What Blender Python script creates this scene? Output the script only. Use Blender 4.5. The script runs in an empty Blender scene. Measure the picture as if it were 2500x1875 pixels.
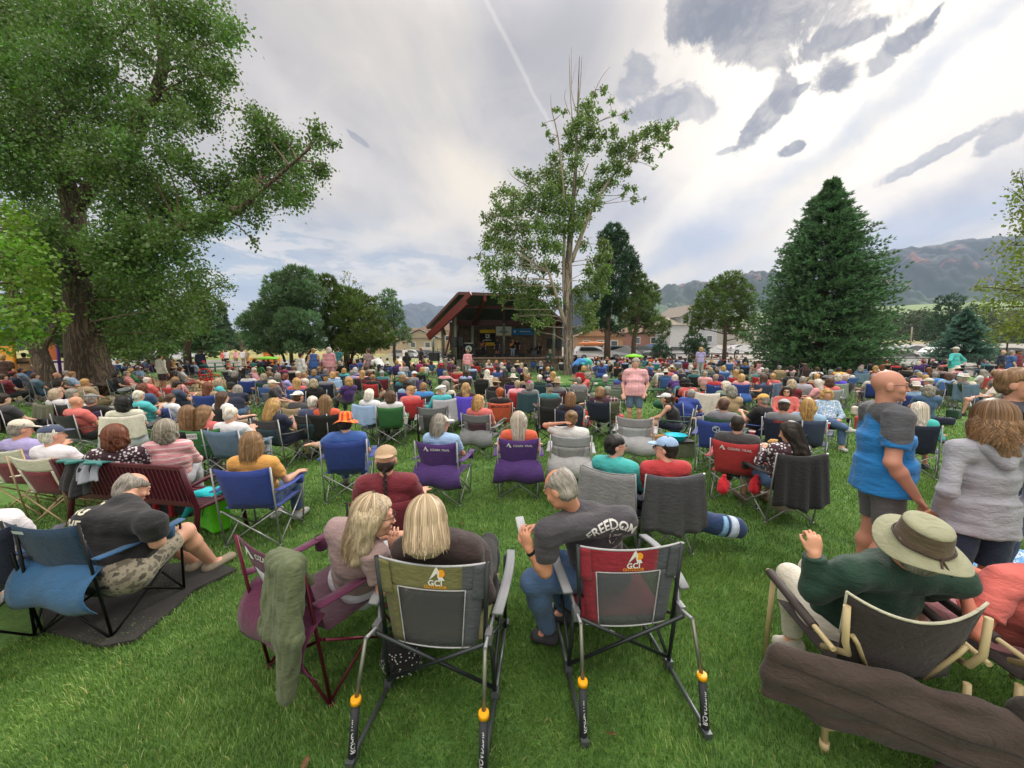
import bpy, math, random, time
import numpy as np
from mathutils import Vector, Matrix
from mathutils.bvhtree import BVHTree
T0 = time.time()
rnd = random.Random(7)
nr = np.random.default_rng(11)
sc = bpy.context.scene
COL = sc.collection
# ------------------------------------------------------------------ camera
FPX, CX, CY, CAMH = 939.0, 1250.0, 937.5, 2.0
PIT = math.atan((CY - 850.0) / FPX)
cp, sp = math.cos(PIT), math.sin(PIT)
cam_d = bpy.data.cameras.new("camera"); cam = bpy.data.objects.new("camera", cam_d)
COL.objects.link(cam); sc.camera = cam
cam.location = (0, 0, CAMH); cam.rotation_euler = (math.pi / 2 - PIT, 0, 0)
cam_d.sensor_width = 36; cam_d.lens = 36 * FPX / 2500; cam_d.clip_end = 30000; cam_d.clip_start = 0.05

def ray(px, py):
 dx = (px - CX) / FPX; dz = -(py - CY) / FPX
 return Vector((dx, cp + dz * sp, -sp + dz * cp))
def PH(px, py, h):            # point at height h seen at a photo pixel
 d = ray(px, py); t = (h - CAMH) / d.z
 return Vector((d.x * t, d.y * t, h))
def PY(px, py, Y):            # point at distance Y
 d = ray(px, py); t = Y / d.y
 return Vector((d.x * t, Y, CAMH + d.z * t))
def V3(*a): return Vector(a)

# ------------------------------------------------------------------ colours
def lin(c):
 return tuple((x / 12.92 if x <= .04045 else ((x + .055) / 1.055) ** 2.4) for x in c)
def hx(s):
 return lin(tuple(int(s[i:i + 2], 16) / 255 for i in (0, 2, 4)))
CW = {  # colour words -> albedo and the word used in labels
 'pink': ('e59aa5', 'pink'), 'teal': ('1d7f86', 'teal'), 'navy': ('1c2540', 'navy'), 'blue': ('2a63b5', 'blue'),
 'royal': ('143f9c', 'royal blue'), 'bblue': ('0a86dc', 'bright blue'), 'white': ('dcdcdf', 'white'), 'grey': ('7c7e84', 'grey'),
 'lgrey': ('aeb2b8', 'light grey'), 'dgrey': ('3e4043', 'dark grey'), 'black': ('161618', 'black'), 'red': ('c4131f', 'red'),
 'maroon': ('7a1328', 'maroon'), 'purple': ('4a1f78', 'purple'), 'violet': ('4b2fd6', 'violet'), 'green': ('2f7a3c', 'green'),
 'olive': ('5f6446', 'olive'), 'orange': ('e0531a', 'orange'), 'yellow': ('e2b23a', 'yellow'), 'lblue': ('8fb6dc', 'pale blue'),
 'aqua': ('29b9c4', 'aqua'), 'coral': ('e0625c', 'coral'), 'tan': ('b0946c', 'tan'), 'cream': ('d8d2c0', 'cream'),
 'brown': ('4a3026', 'brown'), 'lav': ('a39ad6', 'lavender'), 'dgreen': ('1d4a34', 'dark green'), 'slate': ('3c4a68', 'slate blue'),
 'mauve': ('8d7476', 'mauve'), 'plum': ('4a2838', 'plum'), 'denim': ('3b5f8a', 'denim blue'), 'mustard': ('d99a2e', 'mustard'),
 'turq': ('14b5b0', 'turquoise'), 'lime': ('7fd02a', 'lime'), 'khaki': ('9c8a68', 'khaki'), 'sage': ('7f9080', 'sage green'),
 'dteal': ('1c4450', 'dark teal'), 'magenta': ('b02070', 'magenta'), 'silver': ('9a9ca0', 'silver'), 'steel': ('5a7a94', 'steel blue')}
HC = {'grey': ('8b857c', 'grey'), 'white': ('cfc9bd', 'white'), 'blond': ('b58f58', 'blond'), 'ash': ('a8977c', 'ash blond'),
 'brown': ('4e3524', 'brown'), 'dk': ('23180f', 'dark brown'), 'black': ('121010', 'black'), 'ginger': ('9a4a1e', 'ginger'),
 'sandy': ('8c6c48', 'sandy'), 'auburn': ('6a3a22', 'auburn'), 'silver': ('b9b4aa', 'silver'), 'lb': ('7d5f40', 'light brown')}
def cw(w):
 c = hx(CW[w][0]); m = (c[0] + c[1] + c[2]) / 3; return tuple((x * .84 + m * .16) * .96 for x in c)
def jit(c, a=.12):
 f = 1 + rnd.uniform(-a, a)
 return tuple(max(0, min(1, x * f * (1 + rnd.uniform(-.04, .04)))) for x in c)

# ------------------------------------------------------------------ materials
def new_mat(name):
 m = bpy.data.materials.new(name); m.use_nodes = True
 nt = m.node_tree; b = nt.nodes['Principled BSDF']
 return m, nt, b
class NT:
 def __init__(s, nt): s.nt = nt
 def n(s, t, **kw):
  x = s.nt.nodes.new(t)
  for k, v in kw.items():
   if k.startswith('i_'): x.inputs[k[2:].replace('_', ' ')].default_value = v
   else: setattr(x, k, v)
  return x
 def l(s, a, b): s.nt.links.new(a, b)
 def val(s, x, inp):
  if isinstance(x, (int, float)): inp.default_value = x
  elif isinstance(x, (tuple, list)): inp.default_value = x
  else: s.l(x, inp)
 def m(s, op, a, b=0.0, c=None, clamp=False):
  x = s.n('ShaderNodeMath', operation=op, use_clamp=clamp)
  s.val(a, x.inputs[0]); s.val(b, x.inputs[1])
  if c is not None: s.val(c, x.inputs[2])
  return x.outputs[0]
 def vm(s, op, a, b=None, scale=None):
  x = s.n('ShaderNodeVectorMath', operation=op)
  s.val(a, x.inputs[0])
  if b is not None: s.val(b, x.inputs[1])
  if scale is not None: s.val(scale, x.inputs['Scale'])
  return x.outputs['Value'] if op in ('LENGTH', 'DOT_PRODUCT', 'DISTANCE') else x.outputs[0]
 def mix(s, f, a, b, bt='MIX'):
  x = s.n('ShaderNodeMix', data_type='RGBA', blend_type=bt)
  s.val(f, x.inputs[0]); s.val(a if not isinstance(a, tuple) else (*a[:3], 1), x.inputs[6]); s.val(b if not isinstance(b, tuple) else (*b[:3], 1), x.inputs[7])
  return x.outputs[2]
 def noise(s, vec, scale, detail=4, rough=.5, dist=0, dim='3D'):
  x = s.n('ShaderNodeTexNoise', noise_dimensions=dim)
  if vec is not None: s.l(vec, x.inputs['Vector'])
  x.inputs['Scale'].default_value = scale; x.inputs['Detail'].default_value = detail
  x.inputs['Roughness'].default_value = rough; x.inputs['Distortion'].default_value = dist
  return x.outputs[0]
 def ramp(s, f, stops, interp='LINEAR'):
  x = s.n('ShaderNodeValToRGB'); s.l(f, x.inputs[0]); e = x.color_ramp.elements
  x.color_ramp.interpolation = interp
  while len(e) < len(stops): e.new(.5)
  for el, (p, c) in zip(e, stops):
   el.position = p; el.color = (*c[:3], 1) if isinstance(c, tuple) else (c, c, c, 1)
  return x.outputs[0]
 def mr(s, v, a, b, c=0., d=1., smooth=True):
  x = s.n('ShaderNodeMapRange'); x.interpolation_type = 'SMOOTHSTEP' if smooth else 'LINEAR'
  s.val(v, x.inputs[0])
  for i, q in enumerate((a, b, c, d)): x.inputs[i + 1].default_value = q
  return x.outputs[0]
 def coords(s, scale=(1, 1, 1), kind='Object'):
  tc = s.n('ShaderNodeTexCoord'); mp = s.n('ShaderNodeMapping'); mp.inputs['Scale'].default_value = scale
  s.l(tc.outputs[kind], mp.inputs[0]); return mp.outputs[0]
 def bump(s, h, strength, dist, bsdf):
  x = s.n('ShaderNodeBump'); x.inputs['Strength'].default_value = strength; x.inputs['Distance'].default_value = dist
  s.l(h, x.inputs['Height']); s.l(x.outputs[0], bsdf.inputs['Normal'])
def objcol(g):
 oi = g.n('ShaderNodeObjectInfo'); return oi.outputs['Color'], oi.outputs['Random']
MAT = {}
def M(kind):
 if kind in MAT: return MAT[kind]
 m, nt, b = new_mat(kind); g = NT(nt); b.inputs['Roughness'].default_value = .85
 L = g.l
 c, r = objcol(g)
 if kind in ('cloth', 'plaid', 'floral', 'camo', 'stripe', 'sunset', 'raglan', 'polo'):
  co = g.coords()
  n = g.noise(co, 7, 4, .6); n2 = g.noise(co, 380, 1)
  base = c
  if kind == 'plaid':
   sx = g.n('ShaderNodeSeparateXYZ'); L(co, sx.inputs[0])
   def lines(ax, f, w): return g.m('LESS_THAN', g.m('FRACT', g.m('MULTIPLY', sx.outputs[ax], f)), w)
   k = g.m('ADD', lines(0, 13, .3), lines(2, 13, .3)); k2 = g.m('ADD', lines(0, 13, .08), lines(2, 13, .08))
   base = g.mix(g.m('MULTIPLY', k, .45), base, (.75, .6, .6)); base = g.mix(g.m('MULTIPLY', k2, .5), base, (.25, .03, .06))
  if kind == 'floral':
   v = g.n('ShaderNodeTexVoronoi'); v.inputs['Scale'].default_value = 28; L(co, v.inputs['Vector'])
   base = g.mix(g.m('LESS_THAN', v.outputs['Distance'], .38), base, (.75, .72, .74))
  if kind == 'camo':
   nn = g.noise(co, 14, 2, .5); base = g.ramp(nn, [(0, hx('6b6457')), (.42, hx('6b6457')), (.46, hx('9a917f')), (.55, hx('9a917f')), (.58, hx('4d483f')), (1, hx('4d483f'))])
  if kind == 'stripe':
   sx = g.n('ShaderNodeSeparateXYZ'); L(co, sx.inputs[0]); k = g.m('LESS_THAN', g.m('FRACT', g.m('MULTIPLY', sx.outputs[2], 16)), .25)
   base = g.mix(g.m('MULTIPLY', k, .6), base, (.8, .78, .76))
  if kind == 'sunset':
   sx = g.n('ShaderNodeSeparateXYZ'); L(co, sx.inputs[0]); an = g.m('ARCTAN2', sx.outputs[0], sx.outputs[1])
   k = g.m('FRACT', g.m('MULTIPLY', an, .8)); base = g.ramp(k, [(0, hx('d8401a')), (.3, hx('f08a1c')), (.55, hx('c8303c')), (.8, hx('f59a22'))], 'CONSTANT')
  if kind in ('polo', 'raglan'):
   sx = g.n('ShaderNodeSeparateXYZ'); L(co, sx.inputs[0])
   if kind == 'polo':
    f = g.m('ADD', sx.outputs[2], g.m('MULTIPLY', g.m('ABSOLUTE', sx.outputs[0]), .55)); k = g.m('GREATER_THAN', f, 1.435)
    base = g.mix(k, base, hx('4c4e54'))
   else:
    k = g.m('LESS_THAN', g.m('ABSOLUTE', sx.outputs[0]), .17); base = g.mix(k, base, hx('d8d8dc'))
  base = g.mix(1, base, g.ramp(n, [(.25, .78), (.75, 1.12)]), 'MULTIPLY')
  L(base, b.inputs['Base Color'])
  h = g.m('ADD', g.m('MULTIPLY', n2, .06), g.m('MULTIPLY', g.noise(g.coords((1, 1, 2.2)), 16, 3, .6, .6), 1))
  g.bump(h, .55, .02, b); b.inputs['Sheen Weight'].default_value = .12
 elif kind == 'mesh':          # open sling mesh
  L(g.mix(.1, c, (.5, .5, .5)), b.inputs['Base Color']); b.inputs['Alpha'].default_value = .62
 elif kind == 'skin':
  n = g.noise(g.coords(), 18, 4); base = g.mix(g.ramp(n, [(.3, 0.), (.75, .2)]), c, (.55, .2, .14)); L(base, b.inputs['Base Color'])
  b.inputs['Roughness'].default_value = .55; b.inputs['Subsurface Weight'].default_value = .12
  b.inputs['Subsurface Radius'].default_value = (.01, .004, .002)
  g.bump(g.noise(g.coords(), 220, 2), .15, .003, b)
 elif kind == 'hair':
  co = g.coords((1, 1, .16)); n = g.noise(co, 95, 3, .7, .3); n2 = g.noise(g.coords((1, 1, .4)), 14, 2)
  base = g.mix(1, c, g.ramp(n, [(.28, .38), (.5, .95), (.75, 1.7)]), 'MULTIPLY'); base = g.mix(1, base, g.ramp(n2, [(.3, .75), (.7, 1.2)]), 'MULTIPLY')
  L(base, b.inputs['Base Color']); b.inputs['Roughness'].default_value = .55; g.bump(n, .8, .008, b)
 elif kind == 'metal':
  L(c, b.inputs['Base Color']); b.inputs['Metallic'].default_value = .55; b.inputs['Roughness'].default_value = .38
  g.bump(g.noise(g.coords(), 60, 2), .06, .002, b)
 elif kind == 'paint':
  n = g.noise(g.coords(), 5, 5); L(g.mix(1, c, g.ramp(n, [(.3, .88), (.7, 1.06)]), 'MULTIPLY'), b.inputs['Base Color']); b.inputs['Roughness'].default_value = .42
 elif kind == 'carpaint':
  L(c, b.inputs['Base Color']); b.inputs['Roughness'].default_value = .25; b.inputs['Coat Weight'].default_value = .7; b.inputs['Metallic'].default_value = .2
 elif kind == 'glass':
  L(c, b.inputs['Base Color']); b.inputs['Roughness'].default_value = .08; b.inputs['Specular IOR Level'].default_value = .9
 elif kind == 'rubber':
  L(c, b.inputs['Base Color']); b.inputs['Roughness'].default_value = .7; g.bump(g.noise(g.coords(), 90, 2), .2, .003, b)
 elif kind == 'print':
  L(c, b.inputs['Base Color']); b.inputs['Roughness'].default_value = .8
 elif kind == 'straw':
  co = g.coords(); w = g.n('ShaderNodeTexWave', wave_type='RINGS', rings_direction='Z'); w.inputs['Scale'].default_value = 40; w.inputs['Distortion'].default_value = 1; L(co, w.inputs[0])
  L(g.mix(1, c, g.ramp(w.outputs[1], [(0, .72), (1, 1.1)]), 'MULTIPLY'), b.inputs['Base Color']); g.bump(w.outputs[1], .4, .004, b)
 elif kind == 'bark':
  co = g.coords((1, 1, .13)); n = g.noise(co, 4.2, 6, .62, 1.4); w = g.m('ABSOLUTE', g.m('SUBTRACT', n, .5)); k = g.mr(w, .0, .09); n2 = g.noise(g.coords((1, 1, .5)), 18, 4, .7)
  k2 = g.m('MULTIPLY', k, g.mr(n2, .2, .7, .5, 1.))
  L(g.mix(1, c, g.ramp(k2, [(0, .35), (.5, .85), (1, 1.35)]), 'MULTIPLY'), b.inputs['Base Color']); g.bump(k2, 1., .10, b)
 elif kind == 'barkfar':
  n = g.noise(g.coords((1, 1, .15)), 14, 5, .7); L(g.mix(1, c, g.ramp(n, [(.3, .5), (.7, 1.4)]), 'MULTIPLY'), b.inputs['Base Color']); g.bump(n, 1., .06, b)
 elif kind in ('leaf', 'needle'):
  at = g.n('ShaderNodeAttribute', attribute_name='rv')
  f = at.outputs['Fac']
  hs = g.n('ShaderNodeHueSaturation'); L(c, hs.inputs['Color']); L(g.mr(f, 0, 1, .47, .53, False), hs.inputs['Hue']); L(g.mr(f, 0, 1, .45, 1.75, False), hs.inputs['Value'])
  L(hs.outputs[0], b.inputs['Base Color']); b.inputs['Roughness'].default_value = .5 if kind == 'leaf' else .65
  tr = g.n('ShaderNodeBsdfTranslucent'); tcol = g.mix(1, hs.outputs[0], (1.15, 1.28, .6), 'MULTIPLY'); L(tcol, tr.inputs[0])
  mx = g.n('ShaderNodeMixShader'); mx.inputs[0].default_value = .35 if kind == 'leaf' else .12
  L(b.outputs[0], mx.inputs[1]); L(tr.outputs[0], mx.inputs[2]); L(mx.outputs[0], nt.nodes['Material Output'].inputs[0])
 elif kind == 'blade':
  at = g.n('ShaderNodeAttribute', attribute_name='rv'); f = at.outputs['Fac']
  hs = g.ramp(f, [(0, hx('3f5f2a')), (.35, hx('5c8436')), (.7, hx('80a650')), (.93, hx('aac276')), (1, hx('c2b880'))])
  gm = g.n('ShaderNodeNewGeometry'); pn = g.noise(gm.outputs['Position'], .9, 4, .6)
  hs = g.mix(1, hs, g.ramp(pn, [(.3, (.60, .68, .6)), (.5, (.95, .97, .95)), (.7, (1.32, 1.22, 1.3))]), 'MULTIPLY'); hs = g.mix(1, hs, g.ramp(g.noise(gm.outputs['Position'], 4.5, 4, .6), [(.3, (.72, .76, .7)), (.7, (1.2, 1.14, 1.2))]), 'MULTIPLY')
  L(hs, b.inputs['Base Color']); b.inputs['Roughness'].default_value = .45
  tr = g.n('ShaderNodeBsdfTranslucent'); L(hs, tr.inputs[0]); mx = g.n('ShaderNodeMixShader'); mx.inputs[0].default_value = .3
  L(b.outputs[0], mx.inputs[1]); L(tr.outputs[0], mx.inputs[2]); L(mx.outputs[0], nt.nodes['Material Output'].inputs[0])
 elif kind == 'rug':
  co = g.coords(); w = g.n('ShaderNodeTexWave', bands_direction='X'); w.inputs['Scale'].default_value = 60; L(co, w.inputs[0])
  L(g.mix(1, c, g.ramp(g.noise(co, 9, 4), [(.3, .7), (.7, 1.3)]), 'MULTIPLY'), b.inputs['Base Color']); g.bump(w.outputs[1], .5, .004, b)
 elif kind == 'stone':
  gm = g.n('ShaderNodeTexCoord'); br = g.n('ShaderNodeTexBrick'); mp = g.n('ShaderNodeMapping'); mp.inputs['Rotation'].default_value = (math.pi / 2, 0, 0)
  L(gm.outputs['Object'], mp.inputs[0]); L(mp.outputs[0], br.inputs['Vector']); br.inputs['Scale'].default_value = 1.6; br.inputs['Mortar Size'].default_value = .02
  br.inputs['Color1'].default_value = (*hx('8d7c66'), 1); br.inputs['Color2'].default_value = (*hx('6b5f52'), 1); br.inputs['Mortar'].default_value = (*hx('4b453d'), 1)
  n = g.noise(g.coords(), 2.2, 5); L(g.mix(1, br.outputs[0], g.ramp(n, [(.3, (.7, .68, .7)), (.7, (1.25, 1.15, 1.0))]), 'MULTIPLY'), b.inputs['Base Color']); g.bump(br.outputs[1], -.6, .03, b)
 elif kind == 'roofshingle':
  n = g.noise(g.coords(), 9, 5); L(g.mix(1, c, g.ramp(n, [(.3, .7), (.7, 1.25)]), 'MULTIPLY'), b.inputs['Base Color'])
 MAT[kind] = m
 return m

# ------------------------------------------------------------------ mesh helpers
def mesh_np(name, V, F, smooth=True, attr=None):
 me = bpy.data.meshes.new(name); V = np.asarray(V, np.float32); F = np.asarray(F, np.int32)
 k = F.shape[1]; me.vertices.add(len(V)); me.vertices.foreach_set('co', V.ravel())
 me.loops.add(F.size); me.loops.foreach_set('vertex_index', F.ravel())
 me.polygons.add(len(F)); me.polygons.foreach_set('loop_start', np.arange(0, F.size, k, dtype=np.int32))
 me.polygons.foreach_set('loop_total', np.full(len(F), k, np.int32))
 if smooth: me.polygons.foreach_set('use_smooth', np.ones(len(F), bool))
 if attr is not None:
  a = me.attributes.new('rv', 'FLOAT', 'POINT'); a.data.foreach_set('value', np.asarray(attr, np.float32))
 me.update(calc_edges=True)
 return me
class MB:
 def __init__(s): s.v = []; s.f = []; s.sm = []
 def add(s, V, F, smooth=False):
  o = len(s.v); s.v += [tuple(p) for p in V]; s.f += [tuple(i + o for i in f) for f in F]; s.sm += [smooth] * len(F); return s
 def box(s, c, size, rz=0, rx=0, ry=0):
  R = Matrix.Rotation(rz, 3, 'Z') @ Matrix.Rotation(rx, 3, 'X') @ Matrix.Rotation(ry, 3, 'Y')
  P = [Vector(c) + R @ Vector((x * size[0] / 2, y * size[1] / 2, z * size[2] / 2)) for x in (-1, 1) for y in (-1, 1) for z in (-1, 1)]
  return s.add(P, [(0, 1, 3, 2), (4, 6, 7, 5), (0, 4, 5, 1), (2, 3, 7, 6), (0, 2, 6, 4), (1, 5, 7, 3)])
 def bar(s, a, b, w, h):            # rectangular bar from a to b
  a, b = Vector(a), Vector(b); d = (b - a).normalized(); u = d.cross(Vector((0, 0, 1)))
  u = u.normalized() if u.length > 1e-3 else Vector((1, 0, 0)); v = u.cross(d)
  P = [q + u * x * w / 2 + v * y * h / 2 for q in (a, b) for x, y in ((-1, -1), (1, -1), (1, 1), (-1, 1))]
  return s.add(P, [(0, 3, 2, 1), (4, 5, 6, 7), (0, 1, 5, 4), (1, 2, 6, 5), (2, 3, 7, 6), (3, 0, 4, 7)])
 def tube(s, pts, r, seg=8, cap=True):
  pts = [Vector(p) for p in pts]; n = len(pts); rs = r if isinstance(r, (list, tuple)) else [r] * n
  V = []; F = []; u = None
  for i, p in enumerate(pts):
   d = (pts[min(i + 1, n - 1)] - pts[max(i - 1, 0)]).normalized()
   if u is None:
    u = d.cross(Vector((0, 0, 1))); u = u if u.length > .05 else d.cross(Vector((1, 0, 0)))
   u = (u - d * u.dot(d)).normalized(); w = d.cross(u)
   for j in range(seg):
    a = 2 * math.pi * j / seg; V.append(p + (u * math.cos(a) + w * math.sin(a)) * rs[i])
  for i in range(n - 1):
   for j in range(seg):
    k = (j + 1) % seg; F.append((i * seg + j, i * seg + k, (i + 1) * seg + k, (i + 1) * seg + j))
  s.add(V, F, True)
  if cap:
   o = len(s.v) - n * seg; s.f.append(tuple(o + j for j in range(seg))[::-1]); s.f.append(tuple(o + (n - 1) * seg + j for j in range(seg))); s.sm += [False, False]
  return s
 def sheet(s, P, th=.004):           # P: (n, m, 3) grid, given a thickness
  P = np.asarray(P, float); n, m = P.shape[:2]; du = np.gradient(P, axis=0); dv = np.gradient(P, axis=1)
  N = np.cross(du, dv); N /= np.linalg.norm(N, axis=2, keepdims=True) + 1e-9
  A = (P + N * th / 2).reshape(-1, 3); B = (P - N * th / 2).reshape(-1, 3); o = n * m; F = []
  for i in range(n - 1):
   for j in range(m - 1):
    a, b, c, d = i * m + j, (i + 1) * m + j, (i + 1) * m + j + 1, i * m + j + 1
    F.append((a, b, c, d)); F.append((o + d, o + c, o + b, o + a))
  ring = [(i, 0) for i in range(n)] + [(n - 1, j) for j in range(1, m)] + [(i, m - 1) for i in range(n - 2, -1, -1)] + [(0, j) for j in range(m - 2, 0, -1)]
  R = [i * m + j for i, j in ring]
  for q in range(len(R)):
   a, b = R[q], R[(q + 1) % len(R)]; F.append((b, a, o + a, o + b))
  return s.add(np.vstack([A, B]).tolist(), F, True)
 def cyl(s, c, r, h, seg=16, r2=None, axis='Z'):
  c = Vector(c); d = {'Z': Vector((0, 0, 1)), 'X': Vector((1, 0, 0)), 'Y': Vector((0, 1, 0))}[axis] * h / 2
  return s.tube([c - d, c + d], [r, r if r2 is None else r2], seg)
 def lathe(s, prof, seg=24, c=(0, 0, 0)):
  V = []; F = []
  for r, z in prof:
   for j in range(seg):
    a = 2 * math.pi * j / seg; V.append((c[0] + r * math.cos(a), c[1] + r * math.sin(a), c[2] + z))
  for i in range(len(prof) - 1):
   for j in range(seg):
    k = (j + 1) % seg; F.append((i * seg + j, i * seg + k, (i + 1) * seg + k, (i + 1) * seg + j))
  return s.add(V, F, True)
 def prism(s, pts, y0, y1):           # outline in x, z swept along y
  n = len(pts); V = [(x, y0, z) for x, z in pts] + [(x, y1, z) for x, z in pts]
  F = [tuple(range(n)), tuple(range(2 * n - 1, n - 1, -1))] + [(i, i + n, (i + 1) % n + n, (i + 1) % n) for i in range(n)]
  return s.add(V, F)
 def mesh(s, name):
  me = bpy.data.meshes.new(name); me.from_pydata(s.v, [], s.f)
  me.polygons.foreach_set('use_smooth', s.sm); me.update(); return me
 def build(s, name, mat, col, parent=None, loc=None):
  return obj(name, s.mesh(name), mat, col, parent, loc)
def obj(name, me, mat, col=None, parent=None, loc=None, shared=False):
 o = bpy.data.objects.new(name, me); COL.objects.link(o)
 if mat is not None:
  mt = M(mat) if isinstance(mat, str) else mat
  if not me.materials: me.materials.append(mt)
  if me.materials[0] is not mt:
   o.material_slots[0].link = 'OBJECT'; o.material_slots[0].material = mt
 if col is not None: o.color = (*col[:3], 1)
 if parent is not None: o.parent = parent
 if loc is not None: o.location = loc
 return o
def empty(name, loc=(0, 0, 0), rz=0, label=None, cat=None, group=None):
 o = bpy.data.objects.new(name, None); COL.objects.link(o); o.location = loc; o.rotation_euler = (0, 0, rz); o.empty_display_size = .1
 if label: tag(o, label, cat, group)
 return o
USED = {}
def tag(o, label, cat, group=None, kind=None):
 o['label'] = label; o['category'] = cat
 if group: o['group'] = group
 if kind: o['kind'] = kind
 return o
def struct(o): o['kind'] = 'structure'; return o

# ------------------------------------------------------------------ implicit surfaces -> mesh
class SDF:
 def __init__(s): s.p = []; s.nz = []
 def cap(s, a, b, ra, rb=None, k=.02, su=1., u=(1, 0, 0), op='u', flat=False):
  s.p.append(('c', np.array(a, float), np.array(b, float), ra, ra if rb is None else rb, k, su, np.array(u, float), op, flat)); return s
 def ell(s, c, r, k=.02, R=None, op='u'):
  s.p.append(('e', np.array(c, float), np.array(r, float), k, None if R is None else np.array(R, float), op)); return s
 def box(s, c, r, rd=.01, k=.01, R=None, op='u'):
  s.p.append(('b', np.array(c, float), np.array(r, float), rd, k, None if R is None else np.array(R, float), op)); return s
 def noise(s, amp, fr, seed=0, st=(1, 1, 1), ridge=False):
  q = np.random.default_rng(seed); s.nz.append((amp, q.normal(size=(5, 3)) * fr * np.array(st), q.uniform(0, 6.28, 5), ridge)); return s
 def bnds(s):
  lo = np.full(3, 1e9); hi = -lo
  for p in s.p:
   if p[-2 if p[0] == 'c' else -1] != 'u': continue
   if p[0] == 'c': r = max(p[3], p[4]) * max(1, p[6]); a = np.minimum(p[1], p[2]) - r; b = np.maximum(p[1], p[2]) + r
   else: r = (np.linalg.norm(p[2]) if (p[4] if p[0] == 'e' else p[5]) is not None else p[2]); a = p[1] - r; b = p[1] + r
   lo = np.minimum(lo, a); hi = np.maximum(hi, b)
  return lo, hi
 def mesh(s, res, name='m', raw=False, zmin=None):
  lo, hi = s.bnds(); pad = res * 3 + .012; lo = lo - pad; hi = hi + pad
  if zmin is not None: lo[2] = max(lo[2], zmin)
  n = np.ceil((hi - lo) / res).astype(int) + 1
  ax = [(lo[i] + np.arange(n[i]) * res).astype(np.float32) for i in range(3)]
  D = np.full(n, 9., np.float32)
  for p in s.p:
   if p[0] == 'c': rr = max(p[3], p[4]) * max(1, p[6]); a = np.minimum(p[1], p[2]) - rr; b = np.maximum(p[1], p[2]) + rr; k = p[5]; op = p[8]
   else:
    R = p[4] if p[0] == 'e' else p[5]; rr = np.linalg.norm(p[2]) if R is not None else p[2]; a = p[1] - rr; b = p[1] + rr
    k = p[3] if p[0] == 'e' else p[4]; op = p[-1]
   mg = k + res * 2.5
   i0 = np.maximum(np.floor((a - mg - lo) / res).astype(int), 0); i1 = np.minimum(np.ceil((b + mg - lo) / res).astype(int) + 1, n)
   if np.any(i1 <= i0): continue
   X = ax[0][i0[0]:i1[0], None, None]; Y = ax[1][None, i0[1]:i1[1], None]; Z = ax[2][None, None, i0[2]:i1[2]]
   if p[0] == 'c':
    A, B = p[1], p[2]; d = B - A; Lh = max(np.linalg.norm(d), 1e-6); e = d / Lh
    qx, qy, qz = X - A[0], Y - A[1], Z - A[2]; t = qx * e[0] + qy * e[1] + qz * e[2]
    tc = np.clip(t, 0, Lh); rad = p[3] + (p[4] - p[3]) * tc / Lh
    if p[6] != 1. or p[9]:
     u = p[7] - e * np.dot(p[7], e); u /= np.linalg.norm(u) + 1e-9; w = np.cross(e, u)
     qu = (qx * u[0] + qy * u[1] + qz * u[2]) / p[6]; qw = qx * w[0] + qy * w[1] + qz * w[2]
     if p[9]: dd = np.maximum(np.sqrt(qu * qu + qw * qw) - rad, np.abs(t - Lh / 2) - Lh / 2)
     else: to = t - tc; dd = np.sqrt(qu * qu + qw * qw + to * to) - rad
    else:
     rx, ry, rz = qx - e[0] * tc, qy - e[1] * tc, qz - e[2] * tc; dd = np.sqrt(rx * rx + ry * ry + rz * rz) - rad
   else:
    q = [X - p[1][0], Y - p[1][1], Z - p[1][2]]
    if R is not None: q = [q[0] * R[0][j] + q[1] * R[1][j] + q[2] * R[2][j] for j in range(3)]
    if p[0] == 'e':
     r = p[2]; k0 = np.sqrt((q[0] / r[0]) ** 2 + (q[1] / r[1]) ** 2 + (q[2] / r[2]) ** 2); k1 = np.sqrt((q[0] / r[0] ** 2) ** 2 + (q[1] / r[1] ** 2) ** 2 + (q[2] / r[2] ** 2) ** 2) + 1e-6
     dd = k0 * (k0 - 1) / k1
    else:
     rd = p[3]; w = [np.abs(q[j]) - p[2][j] + rd for j in range(3)]
     dd = np.sqrt(sum(np.maximum(x, 0) ** 2 for x in w)) + np.minimum(np.maximum(np.maximum(w[0], w[1]), w[2]), 0) - rd
   sub = D[i0[0]:i1[0], i0[1]:i1[1], i0[2]:i1[2]]; dd = dd.astype(np.float32); k = max(k, 1e-4)
   if op == 'u': h = np.maximum(k - np.abs(sub - dd), 0) / k; sub[...] = np.minimum(sub, dd) - h * h * k * .25
   elif op == 's': h = np.maximum(k - np.abs(sub + dd), 0) / k; sub[...] = np.maximum(sub, -dd) + h * h * k * .25
  for amp, Kv, ph, rg in s.nz:
   near = np.abs(D) < amp * 3 + res * 2; ii = np.nonzero(near); P = np.stack([ax[0][ii[0]], ax[1][ii[1]], ax[2][ii[2]]], 1)
   w_ = np.sin(P @ Kv.T.astype(np.float32) + ph.astype(np.float32)); w_ = 1 - 2 * np.abs(w_) ** .7 if rg else w_; D[ii] += (amp * w_.sum(1) / 2.2).astype(np.float32)
  V, F = snets(D, lo, res)
  return (V, F) if raw else mesh_np(name, V, F)
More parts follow.
